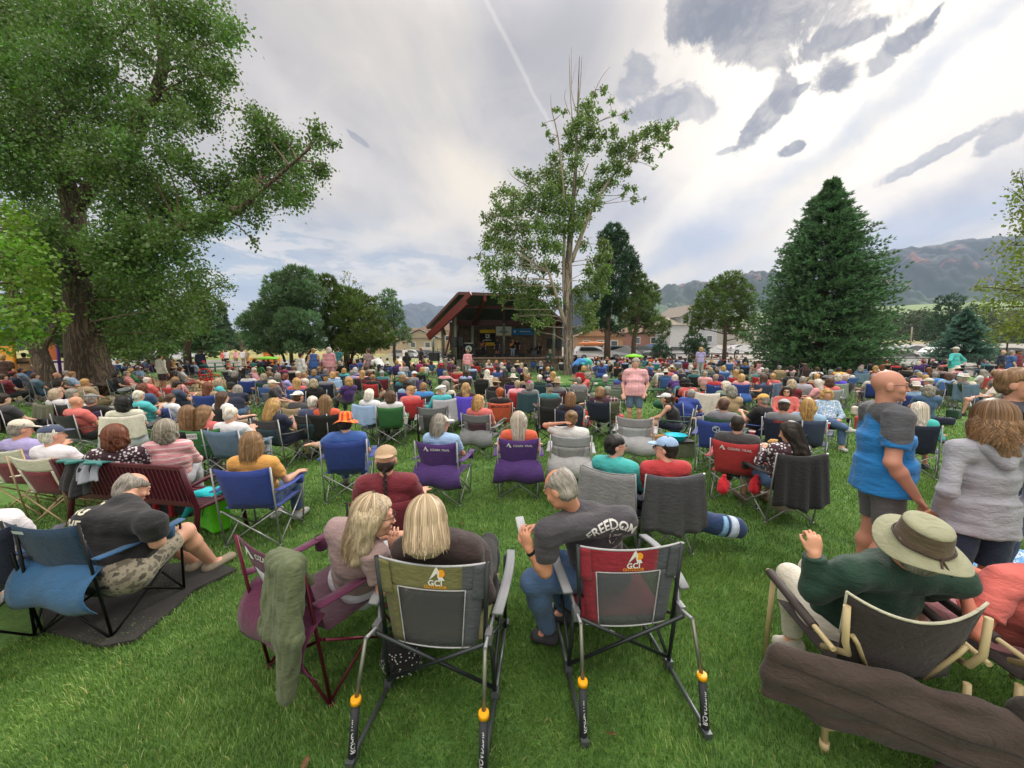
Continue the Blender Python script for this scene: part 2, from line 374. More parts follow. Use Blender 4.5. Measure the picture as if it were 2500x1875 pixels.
def snets(D, lo, res):
 ins = D < 0; ins[0] = ins[-1] = False; ins[:, 0] = ins[:, -1] = False; ins[:, :, 0] = ins[:, :, -1] = False
 D = np.where(ins, D, np.maximum(D, 1e-5)); cnt = np.zeros(np.array(D.shape) - 1, np.int8)
 for a in (0, 1):
  for b in (0, 1):
   for c in (0, 1): cnt += ins[a:D.shape[0] - 1 + a, b:D.shape[1] - 1 + b, c:D.shape[2] - 1 + c]
 act = (cnt > 0) & (cnt < 8); ii = np.argwhere(act); idx = np.full(cnt.shape, -1, np.int32); idx[act] = np.arange(len(ii))
 acc = np.zeros((len(ii), 3)); w = np.zeros(len(ii))
 cs = [(a, b, c) for a in (0, 1) for b in (0, 1) for c in (0, 1)]
 for c0 in cs:
  for axx in range(3):
   if c0[axx]: continue
   c1 = list(c0); c1[axx] = 1
   da = D[ii[:, 0] + c0[0], ii[:, 1] + c0[1], ii[:, 2] + c0[2]]; db = D[ii[:, 0] + c1[0], ii[:, 1] + c1[1], ii[:, 2] + c1[2]]
   m = (da < 0) != (db < 0); t = np.where(m, da / np.where(m, da - db, 1), 0)
   pos = np.array(c0, float)[None] + t[:, None] * (np.array(c1) - np.array(c0))[None]; acc += pos * m[:, None]; w += m
 V = (ii + acc / w[:, None]) * res + lo; F = []
 for axx in range(3):
  b, c = (axx + 1) % 3, (axx + 2) % 3
  sl0 = [slice(None)] * 3; sl1 = [slice(None)] * 3; sl0[axx] = slice(0, -1); sl1[axx] = slice(1, None)
  A = ins[tuple(sl0)]; B = ins[tuple(sl1)]; e = np.argwhere(A != B)
  e = e[(e[:, b] > 0) & (e[:, c] > 0) & (e[:, b] < D.shape[b] - 1) & (e[:, c] < D.shape[c] - 1)]
  if not len(e): continue
  def cell(db, dc): q = e.copy(); q[:, b] += db; q[:, c] += dc; return idx[q[:, 0], q[:, 1], q[:, 2]]
  Q = np.stack([cell(-1, -1), cell(0, -1), cell(0, 0), cell(-1, 0)], 1); fl = ~A[e[:, 0], e[:, 1], e[:, 2]]; Q[fl] = Q[fl][:, ::-1]; F.append(Q)
 return V, np.concatenate(F)
# ------------------------------------------------------------------ people
def look_R(d, upv=(0, 0, 1)):
 f = Vector(d).normalized(); r = f.cross(Vector(upv)).normalized(); u = r.cross(f)
 return Matrix(((r.x, f.x, u.x), (r.y, f.y, u.y), (r.z, f.z, u.z)))
def head(S, hd, R, s=1., fem=False, fine=False):
 H = lambda x, y, z: np.array(hd) + np.array(R @ Vector((x * s, y * s, z * s))); E = lambda c, r, k=.015, op='u': S.ell(H(*c), np.array(r) * s, k, R, op)
 E((0, -.015, .025), (.076, .096, .088)); E((0, .018, -.02), (.066, .076, .09), .02); E((0, .038, -.078), (.044 if fem else .05, .045, .03), .03)
 S.cap(H(0, .088, .012), H(0, .106, -.026), .007 * s, .0125 * s, .012)
 E((0, .108, -.027), (.013, .011, .009), .006)
 for q in (-1, 1):
  E((q * .079, -.012, -.012), (.012, .022, .034), .006)
  if fine:
   E((q * .031, .097, .012), (.016, .012, .010), .008, 's'); E((q * .012, .106, -.030), (.009, .009, .008), .006)
   S.cap(H(q * .014, .091, .030), H(q * .046, .083, .031), .007 * s, .006 * s, .010)
   E((q * .030, .086, .012), (.0125, .012, .0085), .002)
   E((q * .045, .06, -.028), (.022, .022, .02), .02)
 if fine:
  E((0, .094, -.056), (.022, .010, .0055), .004); E((0, .092, -.067), (.019, .010, .006), .004)
  E((0, .086, -.098), (.019, .016, .014), .015)
def hand(S, wr, d, n, curl=.5, thumb=1, r=.0085, k=.004, spread=1.):
 """palm and five fingers; d points along the hand, n out of the back of the hand, thumb side = d x n * thumb"""
 wr = Vector(wr); d = Vector(d).normalized(); n = Vector(n); n = (n - d * n.dot(d)).normalized(); l = d.cross(n) * thumb
 Rm = Matrix(((l.x, d.x, n.x), (l.y, d.y, n.y), (l.z, d.z, n.z)))
 S.ell(wr + d * .046, (.041, .052, .017), .02, Rm)
 for i, (o, ln) in enumerate(((.030, .070), (.010, .079), (-.010, .074), (-.029, .058))):
  p = wr + d * (.086 - abs(o - .01) * .25) + l * o * spread; q = d + l * o * 2.5 * spread; a = curl * (.9 + .12 * i)
  for j, f in enumerate((.45, .32, .23)):
   ang = a * (j + .6) * .75; e = (q.normalized() * math.cos(ang) - n * math.sin(ang)); p2 = p + e * ln * f
   S.cap(p, p2, r * (1 - .07 * j), r * (.93 - .07 * j), k); p = p2
 p = wr + d * .022 + l * .032; e = (d * .75 + l * (.75 if curl < 1.4 else .25) - n * .3 * curl).normalized(); p2 = p + e * .042
 S.cap(p, p2, r * 1.35, r * 1.15, .008); e = (d + l * .15 - n * .6 * curl).normalized(); S.cap(p2, p2 + e * .032, r * 1.12, r * .9, k)
def unitv(v): v = Vector(v); return v.normalized()
def fix(J):
 J = {k: Vector(v) if not isinstance(v, (float, int)) else v for k, v in J.items()}
 side = unitv(J['rsh'] - J['lsh']); J.setdefault('side', side)
 if 'lhip' not in J: J['lhip'] = J['pel'] - side * .095 + Vector((0, 0, -.01)); J['rhip'] = J['pel'] + side * .095 + Vector((0, 0, -.01))
 return J
def torso(S, J, g, add, top=True, bot=None, k=.06):
 sd = J['side']; p, c, n = J['pel'], J['che'], J['nek']
 if bot is not None: p = p + (p - c).normalized() * bot
 S.cap(p, c, (.108 + add) * g, (.112 + add) * g, k, 1.38, sd, flat=bot is not None)
 m = p.lerp(c, .45); S.ell(m + (J['fwd'] * .035 * g), (.15 * g + add, .125 * g + add, .14), .05, look_R(J['fwd']))
 S.cap(c, c.lerp(n, .62), (.112 + add) * g, (.082 + add), k, 1.42, sd)
 a = J['lsh'].lerp(J['rsh'], .12); b = J['rsh'].lerp(J['lsh'], .12); S.cap(a, b, .058 + add, None, .06)
 t = n - (n - c).normalized() * .03; S.cap(t, J['lsh'], .045 + add, .052 + add, .05); S.cap(t, J['rsh'], .045 + add, .052 + add, .05)
def mk_body(J, res, g=1., fem=False, fine=False, hands=True, hs=1., leg=True, sleeve='short'):
 S = SDF(); torso(S, J, g, -.020 if sleeve != 'tank' else -.004); lg = .84 if leg else 1.
 R = look_R(J['look'], J.get('upv', (0, 0, 1))); head(S, J['hd'], R, hs, fem, fine)
 S.cap(J['nek'] - Vector((0, 0, .02)), J['hd'] + R @ Vector((0, -.02, -.05)), .056 if not fem else .048, .052 if not fem else .045, .025)
 ag = .85 if fem else (1. if g < 1.15 else 1.15)
 for q in 'lr':
  sh, el, wr = J[q + 'sh'], J[q + 'el'], J[q + 'wr']
  S.cap(sh, el, .05 * ag, .04 * ag, .03); m = el.lerp(wr, .3); S.cap(el, m, .040 * ag, .041 * ag, .02); S.cap(m, wr, .041 * ag, .026 * ag, .02)
  d = J.get(q + 'hd', wr - el); nn = J.get(q + 'hn', Vector((0, 0, 1))); th = -1 if q == 'l' else 1
  if hands:
   if res <= .009: hand(S, wr, d, nn, J.get(q + 'curl', .55), J.get(q + 'th', th))
   else: hand(S, wr, d, nn, .5, th, r=max(.011, res * .75), k=.01, spread=1.15)
  hp, kn, an, to = J[q + 'hip'], J[q + 'kn'], J[q + 'an'], J[q + 'toe']
  S.cap(hp, kn, .080 * g * lg, .056 * ag * lg, .04); m = kn.lerp(an, .32); bk = (J['fwd'] * -.018); S.cap(kn, m + bk, .054 * ag * lg, .057 * ag * lg, .03); S.cap(m + bk, an, .057 * ag * lg, .036 * ag * (1 if not leg else .9), .03)
  S.cap(an + Vector((0, 0, -.03)), to, .034, .026, .02, 1.25, J['side'])
 return S.mesh(res, 'body')
def mk_shirt(J, res, g=1., sleeve='short', bot=None, fem=False, seed=3, amp=.0055):
 S = SDF(); torso(S, J, g, .012, bot=bot); ag = .88 if fem else (1. if g < 1.15 else 1.15)
 if sleeve == 'tank': S = SDF(); torso(S, J, g, .008, bot=bot)
 for q in 'lr':
  sh, el, wr = J[q + 'sh'], J[q + 'el'], J[q + 'wr']
  if sleeve == 'short': S.cap(sh.lerp(el, -.05), sh.lerp(el, .68), .067 * ag, .064 * ag, .03, flat=True); S.cap(sh, sh.lerp(el, .4), .066 * ag, .06 * ag, .04)
  elif sleeve == 'long': S.cap(sh, el, .068 * ag, .056 * ag, .035); S.cap(el, wr.lerp(el, .06), .056 * ag, .043 * ag, .02, flat=True); S.ell(el, (.058 * ag,) * 3, .02)
 if sleeve == 'tank':
  for q in 'lr': S.cap(J[q + 'sh'], J[q + 'el'], .075, None, .01, op='s')
 if bot: b = J['pel'] + Vector((0, 0, -bot)); S.cap(b, b + Vector((0, 0, .22)), .148 * g, .128 * g, .06, 1.52, J['side'], flat=True)
 S.noise(amp * .6, 17, seed, (1, 1, 1.2)); S.noise(amp * .55, 17, seed + 1, (.8, 1, 1.3), True)
 return S.mesh(res, 'shirt')
def mk_legs(J, res, g=1., long=True, seed=5, k=.03, loose=1.):
 S = SDF(); up_ = J['pel'].z > .8; S.cap(J['lhip'], J['rhip'], (.088 if up_ else .104) * g + .01, None, .05); S.ell(J['pel'] + Vector((0, 0, .02 if J['pel'].z < .8 else -.02)), ((.160 if J['pel'].z < .8 else .138) * g, (.128 if J['pel'].z < .8 else .112) * g, .10), .04, look_R(J['fwd']))
 for q in 'lr':
  hp, kn, an = J[q + 'hip'], J[q + 'kn'], J[q + 'an']
  if long:
   S.cap(hp, kn, .102 * g, .074 * loose, k + .01); S.cap(kn, an.lerp(kn, .06), .073 * loose, .058 * loose, .02, flat=True); S.ell(kn.lerp(an, .34) - J['fwd'] * .018, (.07, .07, .09), .05); S.ell(kn, (.074 * loose,) * 3, .02)
  else: S.cap(hp, hp.lerp(kn, .80), (.092 if up_ else .104) * g, .085 * loose, k, flat=True); S.cap(hp, hp.lerp(kn, .5), (.09 if up_ else .102) * g, .085, k)
 S.noise(.004, 19, seed); return S.mesh(res, 'trousers')
def mk_shoes(J, res):
 S = SDF()
 for q in 'lr':
  an, to = J[q + 'an'], J[q + 'toe']; d = (to - an); d.z = 0; d.normalize(); b = Vector((an.x, an.y, min(an.z, to.z + .03)))
  S.cap(b - d * .03 + Vector((0, 0, -.035)), to + Vector((0, 0, .005)), .044, .037, .02, 1.15, J['side']); S.cap(b + Vector((0, 0, .01)), b - Vector((0, 0, .03)), .043, .045, .02)
 return S.mesh(res, 'shoes')
HAIR = {}
def hair_mesh(style, res):
 key = (style, res)
 if key in HAIR: return HAIR[key]
 S = SDF()
 def cran(a=.012): S.ell((0, -.018, .030), (.078 + a, .098 + a, .090 + a), .01)
 def face(z=.045, y=.055): S.box((0, .13, z - .16), (.062, .085, .16), .03, .02, None, 's'); S.box((0, .13, -.03), (.12, .058, .10), .02, .02, None, 's')
 if style == 'short': cran(.010); S.ell((0, -.045, -.045), (.07, .06, .05), .03); S.box((0, .10, -.10), (.2, .10, .13), .02, .02, None, 's'); S.box((0, 0, -.2), (.2, .2, .105), .01, .02, None, 's');
 elif style == 'buzz': cran(.004); S.ell((0, -.05, -.05), (.064, .052, .045), .03); S.box((0, .10, -.10), (.2, .10, .13), .02, .02, None, 's')
 elif style == 'fringe': cran(.008); S.ell((0, -.045, -.045), (.07, .06, .05), .03); S.box((0, .10, -.10), (.2, .10, .13), .02, .02, None, 's'); S.ell((0, .03, .115), (.078, .095, .075), .01, None, 's')
 elif style in ('bob', 'curly', 'puffy'):
  a = .014 if style == 'bob' else .024; cran(a); S.cap((0, -.035, .0), (0, -.05, -.085), .085 + a * .5, .078 + a * .6, .03, 1.18); face()
  for q in (-1, 1): S.cap((q * .075, .01, .01), (q * .082, .0, -.09), .028, .03, .03)
 elif style in ('long', 'vlong', 'wavy'):
  Lh = .30 if style == 'vlong' else .22; cran(.018); S.cap((0, -.04, .0), (0, -.075, -Lh), .09, .065, .03, 1.35); face()
  for q in (-1, 1): S.cap((q * .078, .0, .01), (q * .09, -.02, -Lh + .06), .028, .022, .03)
 elif style == 'pony': cran(.010); S.ell((0, -.05, -.04), (.07, .06, .05), .03); S.box((0, .10, -.10), (.2, .10, .13), .02, .02, None, 's'); S.cap((0, -.11, .05), (0, -.16, .03), .022, .034, .01); S.cap((0, -.16, .03), (0, -.165, -.13), .036, .014, .02)
 elif style == 'bun': cran(.010); S.ell((0, -.05, -.04), (.07, .06, .05), .03); S.box((0, .10, -.10), (.2, .10, .13), .02, .02, None, 's'); S.ell((0, -.115, .07), (.038, .036, .036), .01)
 elif style == 'braid':
  S.ell((0, -.05, -.035), (.073, .062, .065), .03); S.box((0, .10, -.10), (.2, .10, .13), .02, .02, None, 's')
  for i in range(15): S.ell((.005 * (-1) ** i, -.108 - .001 * i, -.06 - i * .024), (.017 - i * .0004, .013, .016), .004)
 if style in ('curly',): S.noise(.010, 60, 3)
 elif style in ('puffy',): S.noise(.007, 45, 3)
 elif style == 'wavy': S.noise(.008, 34, 4, (1, 1, .7)); S.noise(.004, 90, 5, (1, 1, .15))
 elif style not in ('buzz', 'braid'): S.noise(.0035, 110, 4, (1, 1, .12)); S.noise(.003, 40, 9)
 HAIR[key] = S.mesh(res, 'hair'); return HAIR[key]
HATS = {}
def hat_mesh(style):
 if style in HATS: return HATS[style]
 S = SDF(); mb = None
 if style in ('cap', 'backcap'):
  q = 1 if style == 'cap' else -1
  S.ell((0, -.016, .045), (.093, .110, .085), .01); S.box((0, 0, -.115), (.2, .2, .155), .01, .005, None, 's')
  S.ell((0, q * .105 - .01, .052), (.075, .085, .010), .006); S.ell((0, -.015, .131), (.008, .008, .006), .002)
 elif style == 'beanie': S.ell((0, -.018, .045), (.09, .108, .095), .01); S.box((0, .0, -.115), (.2, .2, .145), .01, .005, None, 's')
 elif style == 'flat': S.ell((0, 0, .065), (.103, .128, .045), .02, look_R((0, 1, -.12))); S.ell((0, .10, .040), (.07, .06, .012), .01)
 elif style == 'visor': S.cap((0, -.01, .03), (0, -.01, .075), .094, .090, .005, 1., flat=True); S.ell((0, -.01, .09), (.08, .095, .09), .005, None, 's'); S.ell((0, .10, .04), (.078, .09, .010), .006)
 if style in ('sun', 'straw', 'bucket', 'outback', 'fedora'):
  mb = MB(); br = {'sun': .19, 'straw': .185, 'bucket': .15, 'outback': .168, 'fedora': .175}[style]; seg = 40; V = []; F = []
  prof = [(.001, .155), (.05, .158), (.078, .148), (.088, .12), (.094, .055), (.102, .045), (br * .8, .030), (br, .022), (br + .002, .017), (br * .8, .024), (.1, .036), (.088, .05)]
  if style == 'outback': prof = [(.001, .148), (.055, .150), (.082, .146), (.086, .138), (.094, .06), (.102, .048), (br * .8, .028), (br, .025), (br + .002, .02), (br * .8, .022), (.1, .04), (.088, .05)]
  if style == 'bucket': prof = [(.001, .135), (.07, .132), (.086, .11), (.094, .06), (.12, .03), (br, -.01), (br, -.015), (.12, .024), (.09, .05)]
  for r, z in prof:
   for j in range(seg):
    a = 2 * math.pi * j / seg; rr = r; zz = z; oz = 0
    if r > .1: oz = .030 * math.cos(2 * a) * -(1 if style in ('outback', 'fedora') else .2) * ((r - .1) / .1) + .006 * math.sin(3 * a + 1) * ((r - .1) / .1)
    V.append((rr * .93 * math.cos(a), rr * 1.12 * math.sin(a) - .015, zz + oz))
  for i in range(len(prof) - 1):
   for j in range(seg):
    kk = (j + 1) % seg; F.append((i * seg + j, (i + 1) * seg + j, (i + 1) * seg + kk, i * seg + kk)[::-1])
  mb.add(V, F, True); HATS[style] = mb.mesh('hat')
 else: HATS[style] = S.mesh(.008, 'hat')
 return HATS[style]
def glasses_mesh(dark=True):
 key = ('gl', dark)
 if key in HATS: return HATS[key]
 mb = MB()
 for q in (-1, 1):
  if dark: mb.sheet([[(q * (.030 + .023 * math.cos(a) * r), .112 - .30 * (.03 + .023 * math.cos(a) * r) ** 2 * 10 * .3, .010 + .016 * math.sin(a) * r) for r in (.05, 1)] for a in np.linspace(0, 2 * math.pi, 13)], .003)
  mb.tube([(q * (.031 + .023 * math.cos(a)), .112 - .012 * (1 + math.cos(a)) * .5, .010 + .017 * math.sin(a)) for a in np.linspace(0, 2 * math.pi, 14)], .0018, 5)
  mb.tube([(q * .054, .104, .014), (q * .082, .06, .014), (q * .084, -.005, .005), (q * .082, -.02, -.012)], .0022, 5)
 mb.tube([(-.010, .113, .014), (.010, .113, .014)], .0018, 5)
 HATS[key] = mb.mesh('glasses'); return HATS[key]
def rz(v, a): c, s = math.cos(a), math.sin(a); return Vector((v[0] * c - v[1] * s, v[0] * s + v[1] * c, v[2]))
def pose(name, yaw=0):
 J = dict(pel=(0, -.06, .47), che=(0, -.15, .74), nek=(0, -.20, .94), hd=(0, -.175, 1.09), lsh=(-.18, -.19, .89), rsh=(.18, -.19, .89),
             lel=(-.25, -.03, .66), rel=(.25, -.03, .66), lwr=(-.13, .17, .61), rwr=(.13, .17, .61), lkn=(-.13, .37, .52), rkn=(.13, .37, .52),
             lan=(-.14, .44, .11), ran=(.15, .40, .11), ltoe=(-.16, .60, .045), rtoe=(.18, .56, .045))
 if name == 'arms': J.update(lel=(-.28, -.08, .66), rel=(.28, -.08, .66), lwr=(-.29, .15, .67), rwr=(.29, .15, .67))
 if name == 'phone': J.update(lel=(-.24, .0, .68), rel=(.24, .0, .68), lwr=(-.07, .18, .80), rwr=(.07, .18, .80))
 if name == 'cross': J.update(rkn=(.08, .36, .58), ran=(-.22, .52, .47), rtoe=(-.33, .60, .45), lkn=(-.14, .38, .50))
 if name == 'up': J.update(lel=(-.32, -.10, 1.08), lwr=(-.12, -.12, 1.22))
 if name == 'behind': J.update(lel=(-.38, -.16, .98), lwr=(-.14, -.27, 1.04))
 if name == 'out': J.update(lel=(-.36, .0, .76), lwr=(-.52, .16, .74))
 if name == 'outr': J.update(rel=(.36, .0, .76), rwr=(.56, .10, .76))
 if name == 'lean': J.update(che=(0, .03, .73), nek=(0, .12, .91), hd=(0, .19, 1.03), lsh=(-.18, .10, .87), rsh=(.18, .10, .87), lel=(-.22, .25, .66), rel=(.22, .25, .66), lwr=(-.06, .40, .60), rwr=(.06, .40, .60))
 if name == 'slouch': J.update(pel=(0, .0, .44), lkn=(-.12, .40, .46), rkn=(.12, .42, .48), lan=(-.12, .78, .22), ran=(.1, .80, .18), ltoe=(-.16, .88, .30), rtoe=(.16, .90, .28))
 if name in ('stand', 'walk', 'pocket', 'bend', 'akimbo'):
  J = dict(pel=(0, 0, .95), che=(0, .0, 1.26), nek=(0, -.02, 1.49), hd=(0, .0, 1.65), lsh=(-.19, -.01, 1.43), rsh=(.19, -.01, 1.43), lel=(-.25, -.04, 1.14), rel=(.25, -.04, 1.14),
                 lwr=(-.25, .07, .90), rwr=(.25, .07, .90), lkn=(-.11, .02, .50), rkn=(.11, .02, .50), lan=(-.12, -.02, .09), ran=(.12, -.02, .09), ltoe=(-.14, .14, .035), rtoe=(.14, .14, .035))
  if name == 'walk': J.update(lkn=(-.10, .12, .51), lan=(-.1, .10, .10), ltoe=(-.11, .27, .045), rkn=(.10, -.02, .50), ran=(.11, -.22, .12), rtoe=(.12, -.08, .04))
  if name == 'pocket': J.update(lel=(-.29, -.08, 1.15), lwr=(-.22, .06, .95), rel=(.28, -.05, 1.14), rwr=(.25, .08, .92))
  if name == 'akimbo': J.update(lel=(-.40, -.10, 1.2), lwr=(-.2, .02, 1.02), rel=(.40, -.10, 1.2), rwr=(.2, .02, 1.02))
  if name == 'bend': J.update(che=(0, .26, 1.15), nek=(0, .44, 1.18), hd=(0, .58, 1.13), lsh=(-.18, .40, 1.14), rsh=(.18, .40, 1.14), lel=(-.2, .46, .88), rel=(.2, .46, .88), lwr=(-.1, .55, .68), rwr=(.1, .55, .68))
 a = math.radians(yaw); J['look'] = (math.sin(a), math.cos(a), -.06 if name != 'phone' else -.3); J['fwd'] = Vector((0, 1, 0))
 if name == 'bend': J['look'] = (0, .6, -.8)
 return fix(J)
PC = {}
def cached(key, fn):
 if key not in PC: PC[key] = fn()
 return PC[key]
SKIN = ['cfa088', 'c49178', 'd6ac96', 'bd8a70', 'cf9f8a']
PEOPLE = []
STR = dict(bob=dict(L=.10, lift=.014, taper=.9), long=dict(L=.20, lift=.016, taper=.7, a0=75, wave=.003), vlong=dict(L=.30, lift=.016, taper=.6, a0=80), wavy=dict(L=.18, lift=.02, wave=.012, a0=75), curly=dict(L=.06, lift=.024, wave=.014, jitterL=.03), puffy=dict(L=.06, lift=.026, wave=.012, jitterL=.03))
def person_parts(t, J, key, res, g, fem, sleeve, leg, skin, shirt, shirtmat, trou, troumat, shoes, hair, hstyle, hat, glasses, fine=False, bot=None, hs=1.):
 kb = (key, res, g, fem, fine);
 obj('body', cached(('b', leg, sleeve == 'tank') + kb, lambda: mk_body(J, res, g, fem, fine, True, hs, leg, sleeve)), 'skin', skin, t)
 obj('shirt', cached(('s', sleeve, bot) + kb, lambda: mk_shirt(J, res, g, sleeve, bot, fem)), shirtmat, shirt, t)
 obj('trousers' if leg else 'shorts', cached(('l', leg) + kb, lambda: mk_legs(J, res, g, leg)), troumat, trou, t)
 if shoes is not None: obj('shoes', cached(('f',) + kb, lambda: mk_shoes(J, res)), 'rubber', shoes, t)
 R = look_R(J['look'], J.get('upv', (0, 0, 1))).to_4x4(); Mx = Matrix.Translation(J['hd']) @ R @ Matrix.Scale(hs, 4)
 hres = .007 if res < .01 else (.010 if res < .018 else .016)
 if hstyle and hstyle != 'bald':
  h = obj('hair', hair_mesh(hstyle, hres), 'hair', hair, t); h.matrix_local = Mx
 if hat:
  st, colr, mt = hat; h = obj('hat' if st in ('sun', 'straw', 'bucket', 'outback', 'fedora') else ('beanie' if st == 'beanie' else ('visor' if st == 'visor' else 'cap')), hat_mesh(st), mt, colr, t); h.matrix_local = Mx
 if glasses:
  h = obj('sunglasses' if glasses == 'dark' else 'glasses', glasses_mesh(glasses == 'dark'), 'glass', hx('100c0c') if glasses == 'dark' else hx('3a2418'), t); h.matrix_local = Mx
HSTY = {'short': 'short', 'buzz': 'cropped', 'fringe': 'balding', 'bob': 'bobbed', 'curly': 'curly', 'puffy': 'fluffy', 'long': 'long', 'vlong': 'very long', 'wavy': 'long wavy', 'pony': 'ponytailed', 'bun': 'tied-up', 'braid': 'braided'}
HATW = {'cap': 'cap', 'backcap': 'backward cap', 'beanie': 'beanie', 'flat': 'flat cap', 'visor': 'visor', 'sun': 'sun hat', 'straw': 'straw hat', 'bucket': 'bucket hat', 'outback': 'brimmed hat', 'fedora': 'hat'}
def desc(hairc, hst, hat, shirt):
 if hat: a = '%s %s' % (CW[hat[1]][1], HATW[hat[0]])
 elif hst == 'bald': a = 'bald head'
 else: a = '%s %s hair' % (HSTY[hst], HC[hairc][1])
 return a, CW[shirt][1]
def person(px, py, ang=0, yaw=0, shirt='grey', hairc='grey', hst='short', hat=None, pz='lap', slv='short', leg=True, trou='navy', tm='cloth', sm='cloth', fem=None, g=1., gl=None, label=None, stand=False, scale=1., h=None, at=None, group=None, res=None, extra=None, skin=None, D=None):
 """px, py: where the middle of the head is seen"""
 if fem is None: fem = hst in ('bob', 'curly', 'long', 'vlong', 'wavy', 'pony', 'bun', 'puffy')
 if pz not in ('stand', 'walk', 'pocket', 'bend', 'akimbo') and scale == 1. and at is None: scale = .95 if res is None else .98
 J = pose(pz, yaw); hd = J['hd'] * scale; a = -math.radians(ang)
 w = at
 if at is None:
  rr_ = ray(px, py); tt = (hd.z - CAMH) / rr_.z if rr_.z < -1e-4 else 999
  if pz in ('stand', 'walk', 'pocket', 'bend', 'akimbo') and (D or tt * rr_.y > 21):
   D = D or 20.; w = PY(px, py, D); scale *= max(.75, min(1.16, w.z / hd.z)); hd = J['hd'] * scale
  else: w = PH(px, py, hd.z)
 a -= -math.atan2(w.x, w.y) * -1 if at is None else 0; off = rz(hd, a); loc = Vector((w.x - off.x, w.y - off.y, 0)) if at is None else Vector((w[0], w[1], 0))
 Y = loc.y
 if res is None: res = .012 if Y < 5.2 else (.016 if Y < 8 else (.022 if Y < 14 else .034))
 if Y > 14: yaw = round(yaw / 60) * 60; J = pose(pz, yaw)
 t = empty('person', loc, a); t.scale = (scale,) * 3
 hatt = None
 if hat: hatt = (hat[0], jit(cw(hat[1]), .06), 'straw' if hat[0] in ('straw', 'sun') else ('sunset' if hat[0] == 'fedora' else 'cloth'))
 person_parts(t, J, (pz, yaw), res, g, fem, slv, leg, jit(hx(skin or rnd.choice(SKIN)), .1), jit(cw(shirt)), sm, jit(cw(trou)), tm, jit(hx(rnd.choice(['2a2a2c', '6a5a48', 'b0b0b0', '3a3430']))), jit(hx(HC[hairc][0]), .12), hst, hatt, gl,
                 bot=.06 if pz in ('stand', 'walk', 'pocket', 'akimbo') else None)
 if loc.y < 7.5 and hst in STR:
  k_ = STR[hst]; obj('hair_strands', cached(('str', hst), lambda: strands(1500, seed=4, **k_)), 'strand', [c for c in t.children if c.name.startswith('hair')][0].color[:], [c for c in t.children if c.name.startswith('hair')][0])
 PEOPLE.append(dict(o=t, px=px, py=py, d=desc(hairc, hst, hat, shirt), stand=stand or pz in ('stand', 'walk', 'pocket', 'bend', 'akimbo'), label=label, loc=loc, ang=ang, slv=slv, group=group))
 return t
# ------------------------------------------------------------------ camp chairs
def backpt(u, v, w=.27, top=.90, sag=.035):   # u -1..1 across, v 0 bottom..1 top
 ww = w * (.86 + .14 * v); y = -.25 - .15 * v + -sag * (1 - u * u) * (.4 + .6 * (1 - abs(2 * v - 1))); z = .42 + (top - .42) * v - (.035 * (1 - u * u) if v > .9 else .035 * (1 - u * u) * v)
 return (u * ww, y, z)
def q_back(v0=0., v1=1., u0=-1, u1=1, off=0., n=9):
 mb = MB(); mb.sheet([[(lambda p: (p[0], p[1] - off, p[2]))(backpt(u, v)) for u in np.linspace(u0, u1, n)] for v in np.linspace(v0, v1, 7)], .005); return mb.mesh('backrest')
def q_seat():
 mb = MB(); mb.sheet([[(u * .27, y, .43 - .05 * (1 - u * u) * math.sin(math.pi * (y + .26) / .52) - (.02 if y > .2 else 0)) for u in np.linspace(-1, 1, 9)] for y in np.linspace(-.26, .26, 7)], .006); return mb.mesh('seat')
def q_arm(s):
 mb = MB(); mb.sheet([[(s * .315 + x, y, .645 - .02 * math.sin(math.pi * (y + .36) / .62)) for x in (-.035, .035)] for y in np.linspace(-.36, .26, 6)], .008)
 mb.lathe([(.042, 0), (.045, -.005), (.04, -.09), (.002, -.095)], 12, (s * .315, .14, .642)); return mb.mesh('armrest')
def q_legs(r=.0095):
 out = []
 for s in (-1, 1): out.append(('leg', MB().tube([(s * .275, -.27, 0), (s * .285, -.34, .45), (s * .285, -.405, .905)], r).cyl((s * .275, -.27, .012), r * 1.9, .024, 8)))
 for s in (-1, 1): out.append(('leg', MB().tube([(s * .27, .27, 0), (s * .305, .25, .645)], r).cyl((s * .27, .27, .012), r * 1.9, .024, 8)))
 out.append(('cross_brace', MB().tube([(-.27, -.28, .03), (.27, -.30, .41)], r * .9).tube([(.27, -.285, .03), (-.27, -.305, .41)], r * .9)))
 out.append(('cross_brace', MB().tube([(-.27, .27, .03), (.27, .26, .41)], r * .9).tube([(.27, .275, .03), (-.27, .265, .41)], r * .9)))
 for s in (-1, 1): out.append(('cross_brace', MB().tube([(s * .272, -.27, .03), (s * .275, .26, .41)], r * .9).tube([(s * .28, .27, .03), (s * .285, -.30, .41)], r * .9)))
 return out
